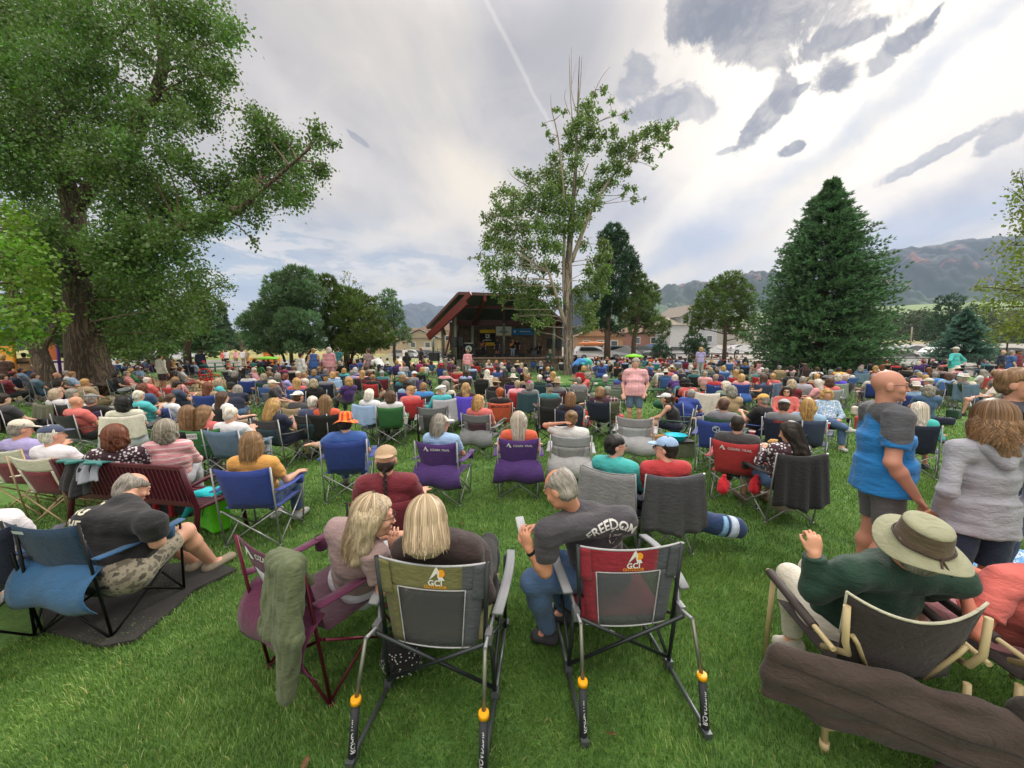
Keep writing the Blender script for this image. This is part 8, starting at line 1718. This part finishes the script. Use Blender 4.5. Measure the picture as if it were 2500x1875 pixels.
house(1455, 80, 9, 8, 3.0, 2.1, hx('a07a58'), hx('86664c'), 'orange-brown low building right of the poplar trunk', 0, True, ((-.3, .5), (.0, .5), (.3, .5))); house(1560, 86, 9, 8, 3.2, 1.8, hx('8c6456'), hx('78604e'), 'brick-red low building behind the minivan', 0, False, ((-.2, .5), (.2, .5))); house(1840, 110, 16, 10, 4, 2, hx('b4b0a6'), hx('86807a'), 'pale low house behind the lone pine', 0, False)
# ------------------------------------------------------------------ play equipment, fence, poles, grill and the rest
def thing(name, label, cat, loc): return empty(name, loc, 0, label, cat)
P_ = PY(35, 880, 19); t = thing('playground_tower', 'yellow posted playground tower left of the leaning trunk', 'playground', (P_.x, 19, 0)); YL = hx('d9961c')
for x in (-.75, .75):
 for y in (-.6, .6): MB().tube([(x, y, 0), (x, y, 2.9)], .07, 10).build('post', 'paint', YL, t)
MB().box((0, 0, 1.3), (1.5, 1.2, .1)).build('deck', 'paint', hx('3a3c40'), t); MB().box((0, -.62, 1.75), (1.5, .06, .7)).build('panel', 'paint', YL, t); MB().add([(-1, -.9, 2.7), (1, -.9, 2.7), (1, .9, 2.7), (-1, .9, 2.7), (0, 0, 3.5)], [(0, 1, 4), (1, 2, 4), (2, 3, 4), (3, 0, 4), (0, 3, 2, 1)]).build('roof', 'paint', hx('2f86a8'), t)
P_ = PY(122, 880, 21); t = thing('playground_tower', 'orange and purple playground tower with a blue slide between the two trunks', 'playground', (P_.x, 21, 0))
for x, c_ in ((-.5, '6b3aa8'), (.5, '6b3aa8')): MB().tube([(x, 0, 0), (x, 0, 3.1)], .07, 10).build('post', 'paint', hx(c_), t)
MB().box((0, .05, 1.9), (.9, .06, 1.1)).build('panel', 'paint', hx('e0701c'), t); MB().lathe([(.3, 0), (.42, .12), (.3, .3), (.02, .34)], 14, (-.1, -.1, 2.7)).build('dome', 'paint', hx('54b4cc'), t); MB().sheet([[(x, -.2 - 1.8 * f, 1.3 - 1.1 * f ** .8) for x in (-.3, -.25, .25, .3)] for f in np.linspace(0, 1, 8)], .05).build('slide', 'paint', hx('3020c0'), t); MB().box((0, 0, 1.25), (1.1, .8, .09)).build('deck', 'paint', hx('6b3aa8'), t)
P_ = PY(708, 870, 40); t = thing('playground_tower', 'small orange play panel under the juniper', 'playground', (P_.x - 2.2, 40, 0)); MB().box((0, 0, 1.0), (.9, .12, 1.9)).build('panel', 'paint', hx('d8741c'), t); MB().tube([(-.5, 0, 0), (-.5, 0, 2.2)], .06, 8).tube([(.5, 0, 0), (.5, 0, 2.2)], .06, 8).build('post', 'paint', hx('c08a2c'), t)
P_ = PY(600, 875, 41); t = thing('climbing_structure', 'low yellow wooden play frame on the sand at the left', 'playground', (P_.x + 2, 41, 0))
for x in (-1.6, 0, 1.6): MB().tube([(x, 0, 0), (x, 0, 1.1)], .08, 8).build('post', 'paint', hx('c9963c'), t)
MB().box((0, 0, .8), (3.4, .1, .35)).build('panel', 'paint', hx('cf9a4a'), t)
P_ = PY(546, 870, 33); t = thing('picnic_table', 'green picnic table far out on the left lawn', 'table', (P_.x, 33, 0)); MB().box((0, 0, .74), (2.2, .75, .06)).build('tabletop', 'paint', hx('3f7a6a'), t)
for y in (-.7, .7): MB().box((0, y, .44), (2.2, .28, .05)).build('bench', 'paint', hx('3f7a6a'), t)
for x in (-.8, .8): MB().box((x, 0, .36), (.08, 1.5, .07)).box((x, 0, .37), (.08, .08, .74)).build('leg', 'paint', hx('2c3a38'), t)
P_ = PY(655, 890, 23); t = thing('market_umbrella', 'low lime green topped canopy standing among the crowd at the left', 'canopy', (P_.x, 23, 0)); MB().lathe([(.01, 1.52), (.45, 1.45), (.62, 1.36), (.60, 1.34), (.02, 1.42)], 8).build('canopy', 'cloth', hx('6fbf2a'), t); MB().tube([(0, 0, 0), (0, 0, 1.45)], .03, 8).build('pole', 'metal', hx('202020'), t); MB().box((0, 0, .75), (.8, .5, .5)).build('table', 'paint', hx('17181a'), t)
P_ = PY(1547, 872, 27); t = thing('sunshade', 'small lime green shade umbrella beyond the plaid-shirted man', 'canopy', (P_.x, 27, 0)); MB().lathe([(.01, 1.62), (.5, 1.52), (.75, 1.40), (.73, 1.38), (.02, 1.5)], 10).build('canopy', 'cloth', hx('7fd020'), t); MB().tube([(0, 0, 0), (0, 0, 1.55)], .02, 8).build('pole', 'metal', hx('808080'), t)
P_ = PY(938, 880, 24); o = MB().box((0, 0, .85), (.62, .05, 1.75)).build('game_board', 'paint', hx('c4bda0')); o.location = (P_.x, 26, 0); o.rotation_euler = (-.25, -.42, 0); tag(o, 'cream painted wooden game board leaning at a slant left of the stage', 'board'); MB().cyl((0, -.03, 1.4), .09, .02, 16, axis='Y').build('hole', 'paint', hx('22201c'), o)
# right hand rail fence
t = thing('rail_fence', 'low dark rail fence running behind the crowd on the right', 'fence', (20, 27.5, 0))
for i in range(9): MB().box((-1 + i * 3.6, 0, .62), (.09, .09, 1.24)).build('post', 'paint', hx('2c2a2a'), t)
MB().box((13.4, 0, 1.28), (29, .06, .06)).box((13.4, 0, .7), (29, .05, .05)).build('rail', 'paint', hx('2c2a2a'), t)
t = thing('rail_fence', 'dark rail fence behind the lone pine', 'fence', (19, 44, 0))
for i in range(8): MB().box((-4 + i * 2.6, 0, .7), (.1, .1, 1.4)).build('post', 'paint', hx('4a4440'), t)
MB().box((5, 0, 1.35), (18.4, .06, .12)).box((5, 0, .75), (18.4, .06, .10)).build('rail', 'paint', hx('4a4440'), t)
for px, pyt, Y_, lb_ in ((2227, 798, 90, 'bare wooden utility pole before the dark woods'), (2332, 790, 45, 'thin white pole left of the small blue spruce')):
 a = PY(px, pyt, Y_); o = MB().tube([(0, 0, 0), (0, 0, a.z)], .14 if Y_ > 60 else .05, 8).build('utility_pole' if Y_ > 60 else 'flag_pole', 'paint', hx('8a7c6a') if Y_ > 60 else hx('c9c9c9')); o.location = (a.x, Y_, 0); tag(o, lb_, 'pole')
a = PY(2476, 795, 30); t = thing('lamp_post', 'post with a small yellow and white hanging banner at the right edge', 'lamp post', (a.x - .35, 30, 0)); MB().tube([(0, 0, 0), (0, 0, a.z + 1.2)], .05, 10).build('pole', 'metal', hx('4a4038'), t); k = MB().box((.38, 0, a.z), (.5, .03, .55)).build('banner', 'print', hx('d8d4c8'), t); MB().box((.38, -.02, a.z - .12), (.5, .02, .28)).build('yellow_panel', 'print', hx('d8a01c'), k)
mb = MB(); a, b = PY(2330, 762, 60), PY(2560, 757, 60); mb.tube([a, a.lerp(b, .5) - Vector((0, 0, .5)), b], .03, 5); o = mb.build('power_line', 'rubber', hx('5c5c60')); tag(o, 'thin power line crossing before the pines at the right', 'cable')
# red lawn chair with a round back
P_ = PH(502, 899, 1.0); t = thing('lawn_chair', 'red metal lawn chair with a round back, standing empty on the left lawn', 'chair', (P_.x, P_.y, 0)); RC = hx('c81c1c')
MB().tube([(.30 * math.cos(a), .02 - .1 * (.8 + math.sin(a) * .3), .68 + .30 * math.sin(a)) for a in np.linspace(0, 6.283, 20)], .035, 8).tube([(-.3, -.05, .66), (.3, -.05, .66)], .03, 6).build('backrest', 'paint', RC, t); MB().box((0, .22, .42), (.55, .5, .05)).build('seat', 'paint', RC, t)
for x in (-.28, .28): MB().tube([(x, -.02, .45), (x * 1.1, -.1, 0)], .025, 8).build('leg', 'paint', RC, t); MB().tube([(x, .42, .42), (x * 1.1, .5, 0)], .025, 8).build('leg', 'paint', RC, t); MB().tube([(x * 1.15, -.02, .7), (x * 1.2, .4, .62), (x, .45, .42)], .03, 8).build('armrest', 'paint', RC, t)
# a few fallen leaves
for i, (px, py) in enumerate(((745, 1862), (1493, 1790), (1128, 1277))):
 w = PH(px, py, .045); o = MB().sheet([[(x * .03, y * .018 * (1 - abs(x) ** 2) , .006 * math.sin(3 * x)) for y in (-1, 0, 1)] for x in np.linspace(-.98, .98, 6)], .0012).build('fallen_leaf', 'leaf', hx('a58a4a')); o.location = w; o.rotation_euler = (rnd.uniform(-.4, .4), rnd.uniform(-.4, .4), rnd.uniform(0, 6)); tag(o, 'dry yellow-brown leaf lying on the grass', 'leaf', 'dry leaves scattered on the lawn')
print('place', round(time.time() - T0, 1))
# ------------------------------------------------------------------ sky and light
w = bpy.data.worlds.new("World"); sc.world = w; w.use_nodes = True; nt = w.node_tree; g = NT(nt); L = g.l
bg = nt.nodes['Background']
SUN = ray(2080, 60).normalized(); EL = math.asin(SUN.z); AZ = math.atan2(SUN.x, SUN.y)
sky = g.n('ShaderNodeTexSky'); sky.sky_type = 'NISHITA'; sky.sun_disc = False; sky.sun_elevation = EL; sky.sun_rotation = AZ; sky.altitude = 2100; sky.air_density = 1.; sky.dust_density = 1.2
tc = g.n('ShaderNodeTexCoord'); D = tc.outputs['Generated']; sx = g.n('ShaderNodeSeparateXYZ'); L(D, sx.inputs[0]); X, Y, Z = sx.outputs
zc = g.m('ADD', g.m('MAXIMUM', Z, 0.), .10)                                     # a flat cloud deck seen in perspective
cmb = g.n('ShaderNodeCombineXYZ'); L(g.m('DIVIDE', X, zc), cmb.inputs[0]); L(g.m('DIVIDE', Y, zc), cmb.inputs[1]); P = cmb.outputs[0]
rot = g.n('ShaderNodeMapping'); rot.inputs['Rotation'].default_value = (0, 0, math.radians(-38)); rot.inputs['Scale'].default_value = (1.5, .42, 1); L(P, rot.inputs[0])
n1 = g.noise(rot.outputs[0], .9, 7, .56, .7); n2 = g.noise(P, 1.9, 7, .6, .4); n3 = g.noise(D, 5.5, 6, .55, .2)
gray = hx('bfc0c6'); lav = hx('a9acb8'); wht = (1.15, 1.10, 1.0); blu = hx('8ea6c8'); crm = hx('efe6cf')
cloud = g.ramp(n1, [(.30, hx('a4a5ad')), (.44, hx('bcbbbe')), (.56, hx('d0cdc9')), (.70, hx('ebe5da'))])
cloud = g.mix(g.mr(n2, .45, .75, 0, .45), cloud, hx('e6e1d8'))
# bright veil round the hidden sun and along two diagonal streaks
d1 = g.vm('DOT_PRODUCT', D, tuple(SUN)); glow = g.m('MULTIPLY', g.mr(d1, .90, 1.), g.mr(g.m('ADD', n2, g.m('MULTIPLY', n1, .6)), .45, .95, .55, 1.15))
def blob(px, py, wpx, hpx, angd, dist=.05, soft=(.55, 1.15), rag=0.):
 """soft patch of cloud: an ellipse in direction space round a sky direction, with a ragged edge"""
 c = ray(px, py).normalized(); r = c.cross(Vector((0, 0, 1))).normalized(); u = r.cross(c); a = math.radians(angd); r2 = r * math.cos(a) + u * math.sin(a); u2 = u * math.cos(a) - r * math.sin(a)
 k = c.dot(Vector((0, cp, -sp))); sw, sh = wpx / FPX * k, hpx / FPX * k
 warp = g.vm('ADD', D, g.vm('SCALE', g.vm('SUBTRACT', WN, (.5, .5, .5)), scale=dist)); q = g.vm('SUBTRACT', warp, tuple(c))
 e = g.m('SQRT', g.m('ADD', g.m('POWER', g.m('DIVIDE', g.vm('DOT_PRODUCT', q, tuple(r2)), sw), 2.), g.m('POWER', g.m('DIVIDE', g.vm('DOT_PRODUCT', q, tuple(u2)), sh), 2.)))
 if rag: e = g.m('ADD', e, g.m('MULTIPLY', RAG, rag))
 return g.mr(e, soft[0], soft[1], 1., 0.)
wn = g.n('ShaderNodeTexNoise'); L(D, wn.inputs['Vector']); wn.inputs['Scale'].default_value = 9; wn.inputs['Detail'].default_value = 7; wn.inputs['Roughness'].default_value = .62; WN = wn.outputs['Color']
RAG = g.m('SUBTRACT', g.noise(D, 12, 9, .68, .5), .5); col = cloud
def paint(mask, c, k=1.):
 global col
 col = g.mix(g.m('MULTIPLY', mask, k) if k != 1. else mask, col, c)
blue_n = g.mr(n3, .35, .65, .35, 1.)
# blue openings
for a in ((640, 600, 420, 120, 8, .08, (.2, 1.2), .75, '9db2cc'), (1720, 590, 240, 130, 40, .10, (.2, 1.2), .8, 'a3b2cf'), (2150, 250, 330, 75, 32, .10, (.2, 1.2), .85, '9fb7d6'), (2330, 500, 330, 70, 12, .08, (.3, 1.3), .7, 'a0a9c2'), (2250, 560, 300, 45, 8, .06, (.3, 1.3), .9, '93a8cc'), (560, 700, 320, 70, 0, .05, (.3, 1.3), .8, 'a9bdd3'), (1500, 480, 200, 60, 20, .1, (.2, 1.2), .5, 'b2b8c8'), (2420, 180, 160, 120, 30, .1, (.2, 1.2), .5, 'b8bccb'), (900, 640, 260, 60, 0, .06, (.2, 1.2), .5, 'a9b7cc')):
 paint(g.m('MULTIPLY', blob(*a[:7]), blue_n), hx(a[8]), a[7])
# bright parts
paint(glow, wht, .78)
for a in ((1980, 230, 480, 80, 36, .14, (.1, 1.2), .9, 'fffdf4'), (2300, 290, 420, 42, 30, .07, (.3, 1.3), .95, 'fffdf2'), (2010, 400, 240, 34, 40, .05, (.3, 1.3), .8, 'fbf4e2'), (1660, 670, 230, 30, 22, .06, (.2, 1.3), .9, 'f7ead0'), (1780, 640, 130, 22, 36, .04, (.2, 1.3), .9, 'efe6d6'), (1160, 470, 170, 90, -30, .12, (.1, 1.3), .85, 'f3ecdc'), (1010, 560, 200, 36, 20, .1, (.2, 1.3), .6, 'efe8dc'), (1080, 690, 260, 22, 6, .06, (.2, 1.3), .6, 'ece2cc'), (760, 300, 400, 60, -34, .14, (.1, 1.3), .5, 'dcdadb'), (2280, 640, 160, 10, 6, .03, (.3, 1.3), .9, 'e8e8ea')):
 paint(blob(*a[:7]), hx(a[8]), a[7])
for a in ((2170, 245, 330, 50, 32, .12, (.1, 1.3), .7, 'a6bad6'), (1730, 590, 200, 110, 40, .12, (.1, 1.3), .6, 'a9b5cd'), (2280, 540, 300, 60, 10, .08, (.2, 1.3), .7, '9fadc8'), (2400, 440, 200, 60, 14, .10, (.2, 1.3), .5, 'a9acba'), (1500, 560, 160, 50, 20, .1, (.2, 1.3), .5, 'abb4c8')): paint(g.m('MULTIPLY', blob(*a[:7]), blue_n), hx(a[8]), a[7])
# low puffy cumulus near the horizon at the left
pn = g.n('ShaderNodeMapping'); pn.inputs['Scale'].default_value = (1, 1, 3.4); L(D, pn.inputs[0]); puff = g.noise(pn.outputs[0], 9, 6, .6, .3); band = g.m('MULTIPLY', g.mr(Z, .05, .12), g.mr(Z, .30, .20)); side = g.mr(X, .25, -.1)
paint(g.m('MULTIPLY', g.m('MULTIPLY', g.mr(puff, .50, .60), band), side), hx('dedcda'), .85)
paint(g.m('MULTIPLY', g.m('MULTIPLY', g.mr(puff, .46, .38), band), side), hx('98a8c0'), .5)
# dark ragged clouds at the upper right
for a in ((1840, 50, 190, 95, -6, .16, 'a'), (1760, 20, 130, 90, 0, .12, 'a'), (2060, 85, 110, 34, -2, .06, 'b'), (2205, 105, 58, 34, 12, .06, 'b'), (2268, 50, 30, 12, 60, .04, 'b'), (2045, 190, 46, 42, -40, .05, 'b'), (1858, 300, 80, 34, 50, .05, 'b'), (1925, 215, 32, 46, 0, .07, 'b'), (1960, 212, 20, 12, 30, .03, 'b'), (1930, 368, 42, 16, 12, .05, 'b'), (1690, 255, 80, 40, -25, .10, 'c'), (1560, 190, 60, 60, 0, .10, 'c'), (1600, 262, 90, 26, 0, .07, 'c'), (2270, 385, 110, 16, 22, .04, 'c'), (2450, 330, 60, 34, 30, .07, 'c'), (2135, 165, 30, 40, -40, .06, 'c'), (870, 335, 44, 8, -30, .03, 'c'), (1780, 370, 30, 8, 10, .03, 'c')):
 tone = {'a': ('787d8a', .9), 'b': ('7b808e', .95), 'c': ('8b919f', .75)}[a[6]]
 paint(g.m('MULTIPLY', blob(*a[:6], soft=(.68, 1.06), rag=2.5), g.mr(RAG, -.22, .12, .55, 1.)), hx(tone[0]), tone[1])
# contrail
c0, c1 = ray(1165, -40).normalized(), ray(1305, 235).normalized(); nrm = c0.cross(c1).normalized(); mid = (c0 + c1).normalized()
dl = g.m('ABSOLUTE', g.vm('DOT_PRODUCT', g.vm('ADD', D, g.vm('SCALE', g.vm('SUBTRACT', WN, (.5, .5, .5)), scale=.02)), tuple(nrm))); paint(g.m('MULTIPLY', g.m('MULTIPLY', g.mr(dl, .0005, .0065, 1., 0.), g.mr(n3, .3, .6, .3, 1.)), g.mr(g.vm('DOT_PRODUCT', D, tuple(mid)), .965, .99)), hx('ececec'), .32)
# haze toward the horizon, real sky behind the thin parts, out-of-view sky overhead and behind boosted to light the scene
paint(g.mr(Z, .10, .0, 0., .5), hx('c4ccd6'), 1.)
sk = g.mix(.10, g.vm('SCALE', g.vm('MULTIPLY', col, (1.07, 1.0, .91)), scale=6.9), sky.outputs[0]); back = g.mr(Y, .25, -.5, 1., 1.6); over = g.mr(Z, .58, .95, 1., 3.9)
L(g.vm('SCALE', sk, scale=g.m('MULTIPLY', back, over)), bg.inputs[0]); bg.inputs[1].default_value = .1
sd_ = bpy.data.lights.new('sun', 'SUN'); so = bpy.data.objects.new('sun', sd_); COL.objects.link(so); sd_.energy = 1.5; sd_.angle = math.radians(14); sd_.color = (1, .95, .86); so.rotation_euler = Vector(-SUN).to_track_quat('-Z', 'Y').to_euler()
import os
HZ = not os.environ.get('NOHZ')
if HZ:
 hm_ = bpy.data.materials.new('haze'); hm_.use_nodes = True; n_ = hm_.node_tree; n_.nodes.remove(n_.nodes['Principled BSDF']); pv = n_.nodes.new('ShaderNodeVolumePrincipled'); pv.inputs['Color'].default_value = (.52, .68, .98, 1); pv.inputs['Density'].default_value = .00013; pv.inputs['Anisotropy'].default_value = .1; n_.links.new(pv.outputs[0], n_.nodes['Material Output'].inputs['Volume'])
 me = MB().box((0, 4480, 300), (12100, 9100, 640)).mesh('haze'); me.transform(Matrix.Translation((0, 0, -21 + 20))); o = obj('haze', me, hm_); o.location = (0, 0, 0); tag(o, 'thin bluish air that fades the far mountains', 'haze', None, 'stuff'); o.location.z = 19
sc.view_settings.view_transform = 'Standard'; sc.view_settings.look = 'None'; sc.view_settings.exposure = .80; sc.view_settings.gamma = 1
sc.cycles.max_bounces = 6; sc.cycles.transparent_max_bounces = 16; sc.cycles.diffuse_bounces = 3; sc.cycles.glossy_bounces = 2; sc.cycles.transmission_bounces = 3; sc.cycles.volume_bounces = 0
# the farthest seated people and their chairs, beyond the 300 that show largest, read as one crowd
gset = {id(q['who']) for q in GARM if q['who']}
cand_ = sorted([q for q in PEOPLE if not q.get('hero') and not q['label'] and not q['stand'] and id(q) not in gset and q['loc'].y > 10 and q['py']], key=lambda q: -q['loc'].length)
far_ = cand_[:max(0, len(PEOPLE) - 299)]; fid = {id(q) for q in far_}; fch = [c for c in CHAIRS if c['who'] is not None and id(c['who']) in fid]
VV, FF, CC, o_ = [], [], [], 0; bpy.context.view_layer.update()
for q in far_ + fch:
 for ch in q['o'].children:
  me = ch.data; n = len(me.vertices); v = np.empty(n * 3, np.float32); me.vertices.foreach_get('co', v); mw = np.array(ch.matrix_world); v = v.reshape(-1, 3) @ mw[:3, :3].T + mw[:3, 3]
  m = len(me.polygons); lt = np.empty(m, np.int32); ls = np.empty(m, np.int32); me.polygons.foreach_get('loop_total', lt); me.polygons.foreach_get('loop_start', ls); vi = np.empty(len(me.loops), np.int32); me.loops.foreach_get('vertex_index', vi)
  f = vi[ls[lt == 4][:, None] + np.arange(4)]; VV.append(v); FF.append(f + o_); CC.append(np.repeat(np.array([ch.color[:]]), n, 0)); o_ += n
if far_:
 m_, nt_, b_ = new_mat('crowd'); g = NT(nt_); at = g.n('ShaderNodeAttribute', attribute_name='cc'); g.l(g.mix(1, at.outputs['Color'], g.ramp(g.noise(g.coords(), 6, 4), [(.3, .8), (.7, 1.12)]), 'MULTIPLY'), b_.inputs['Base Color']); b_.inputs['Roughness'].default_value = .85
 me = mesh_np('crowd', np.concatenate(VV), np.concatenate(FF)); a = me.attributes.new('cc', 'FLOAT_COLOR', 'POINT'); a.data.foreach_set('color', np.concatenate(CC).astype(np.float32).ravel()); tag(obj('crowd', me, m_), 'far rows of the seated audience reading as one mass before the stage', 'crowd', None, 'stuff')
 for q in far_ + fch:
  for ch in list(q['o'].children): bpy.data.objects.remove(ch)
  bpy.data.objects.remove(q['o'])
 PEOPLE = [q for q in PEOPLE if id(q) not in fid]; CHAIRS = [c for c in CHAIRS if not (c['who'] is not None and id(c['who']) in fid)]
print('people', len(PEOPLE), 'chairs', len(CHAIRS))
# ------------------------------------------------------------------ labels that single each thing out
LM = [('the cottonwood trunk', 215, 930), ('the maroon bench', 300, 1150), ('the beanie man', 391, 868), ('the red lawn chair', 503, 895), ('the sunset-coloured hat', 850, 1030), ('the white T-shirt man', 734, 868), ('the broad juniper', 640, 870), ('the olive juniper', 840, 868), ('the subwoofer', 1060, 872), ('the stage', 1200, 880), ('the poplar trunk', 1387, 905), ('the plaid-shirted walker', 1552, 900), ('the bending person', 1440, 872), ('the lone pine', 1768, 865), ('the big spruce', 2020, 885), ('the white SUV', 2180, 870), ('the turquoise-shirted man', 2335, 865), ('the bald man', 2200, 1000), ('the purple chairs', 1170, 1040), ('the braided man', 943, 1110), ('the visor man', 1688, 960), ('the coral jacket', 1920, 955), ('the empty grey chair', 935, 980)]
def where(px, py, own=''):
 L_ = sorted(LM, key=lambda l: abs(l[1] - px) + 2.2 * abs(l[2] - py))
 out = []
 for n, x, y in L_[:3]:
  dx, dy = px - x, py - y
  if abs(dx) < 8 and abs(dy) < 5: continue
  if dy > 26 and dy > abs(dx) * .6: p = 'in front of'
  elif dy < -12 and abs(dy) > abs(dx) * .5: p = 'beyond'
  else: p = ('just ' if abs(dx) < 45 else ('well ' if abs(dx) > 130 else '')) + ('right of' if dx > 0 else 'left of')
  out.append(p + ' ' + n)
 return out
def uniq(items, base, px, py, setter, group):
 """items with the same words get a second landmark, then an order from left to right"""
 lab = {}
 for i, it in enumerate(items):
  lab.setdefault(base(it, 0), []).append(it)
 for k, v in list(lab.items()):
  if len(v) == 1: setter(v[0], k); continue
  sub = {}
  for it in v: sub.setdefault(base(it, 1), []).append(it)
  for k2, v2 in sub.items():
   if len(v2) == 1: setter(v2[0], k2); continue
   v2.sort(key=px); m = len(v2); words = ['leftmost', 'rightmost'] if m == 2 else (['leftmost', 'middle', 'rightmost'] if m == 3 else ['leftmost'] + ['%s from the left' % w_ for w_ in ('second', 'third', 'fourth', 'fifth', 'sixth', 'seventh')][:m - 2] + ['rightmost'])
   for it, w_ in zip(v2, words): setter(it, fit(k2 + ', ' + w_))
SH = {'short': '', 'long': 'long-sleeved '}
def near(px, py, lvl):
 wh = where(px, py)
 if not lvl: return wh[0]
 f = lambda t: 'the ' + t.split('the ', 1)[1]
 return wh[0] + ', near ' + f(wh[1]) if len(wh) > 1 else wh[0]
def fit(t):
 for a_, b_ in ((' ,', ','), ('an orange', 'orange'),): t = t.replace(a_, b_)
 for w_ in (' camp', ' just', ' well', ', seated', ' very', ' top', ' trunk', ' grey chair', ' short', ' pale', ' blue', ' the'):
  if len(t.split()) <= 16: break
  t = t.replace(w_, '', 1)
 return t
def pbase(q, lvl):
 a, s = q['d']; return fit('person, %s, %s top, %s %s' % (a, s, 'standing' if q['stand'] else 'seated', near(q['px'], q['py'], lvl)))
todo = []
for q in PEOPLE:
 o = q['o']; o['category'] = 'person'
 if q['label']: o['label'] = q['label']
 else: todo.append(q)
 if not q.get('hero') and not q['label'] and not q['stand']: o['group'] = 'seated concert audience'
 elif q['stand'] and not q['label']: o['group'] = 'people standing in the park'
def setp(q, s): q['o']['label'] = s; q['fin'] = s
special = {(1552, 883): 'man in a pink plaid shirt and blue shorts walking towards the camera'}
for q in list(todo):
 for (x, y), s in special.items():
  if abs(q['px'] - x) < 2 and abs(q['py'] - y) < 4: setp(q, s); todo.remove(q)
uniq(todo, pbase, lambda q: q['px'], None, setp, None)
def cbase(c, lvl):
 col_ = c['c'] + (' and ' + c['c2'] if c['c2'] else ''); wh = where(c['px'], c['py'] + 6)
 if c['who']:
  a, s = c['who']['d']; return fit('%s camp chair, sitter in %s, %s' % (col_, s, near(c['px'], c['py'] + 6, lvl)))
 return fit('empty %s camp chair %s' % (col_, near(c['px'], c['py'] + 6, lvl)))
todo = []
for c in CHAIRS:
 c['o']['category'] = 'camp chair'; c['o']['group'] = 'folding camp chairs on the lawn'
 if c['label']: c['o']['label'] = c['label']
 elif c['who'] and c['who']['d'][0] == '': c['o']['label'] = c['who']['label'].split(' in ')[0] + ': chair'
 else: todo.append(c)
uniq(todo, cbase, lambda q: q['px'], None, lambda c, s: c['o'].__setitem__('label', s), None)
def gbase(q, lvl):
 nm = q['o'].name.split('.')[0]; return fit('%s %s hung over a chair back %s' % (q['c'], nm, near(q['px'], q['py'] + 10, lvl)))
for q in GARM: q['o']['category'] = q['o'].name.split('.')[0]; q['o']['group'] = 'garments hung over chair backs'
uniq(GARM, gbase, lambda q: q['px'], None, lambda c, s: c['o'].__setitem__('label', s), None)
print('objects', len(sc.objects), 'time', round(time.time() - T0, 1))

for q in BAGS: q['o']['category'] = 'bag'; q['o']['group'] = 'bags on the grass among the chairs'
uniq(BAGS, lambda q, l: fit('%s %s on the grass %s' % (q['c'], ('bag', 'backpack', 'cooler bag')[q['kind']], near(q['px'], q['py'] + 12, l))), lambda q: q['px'], None, lambda c, s: c['o'].__setitem__('label', s), None)
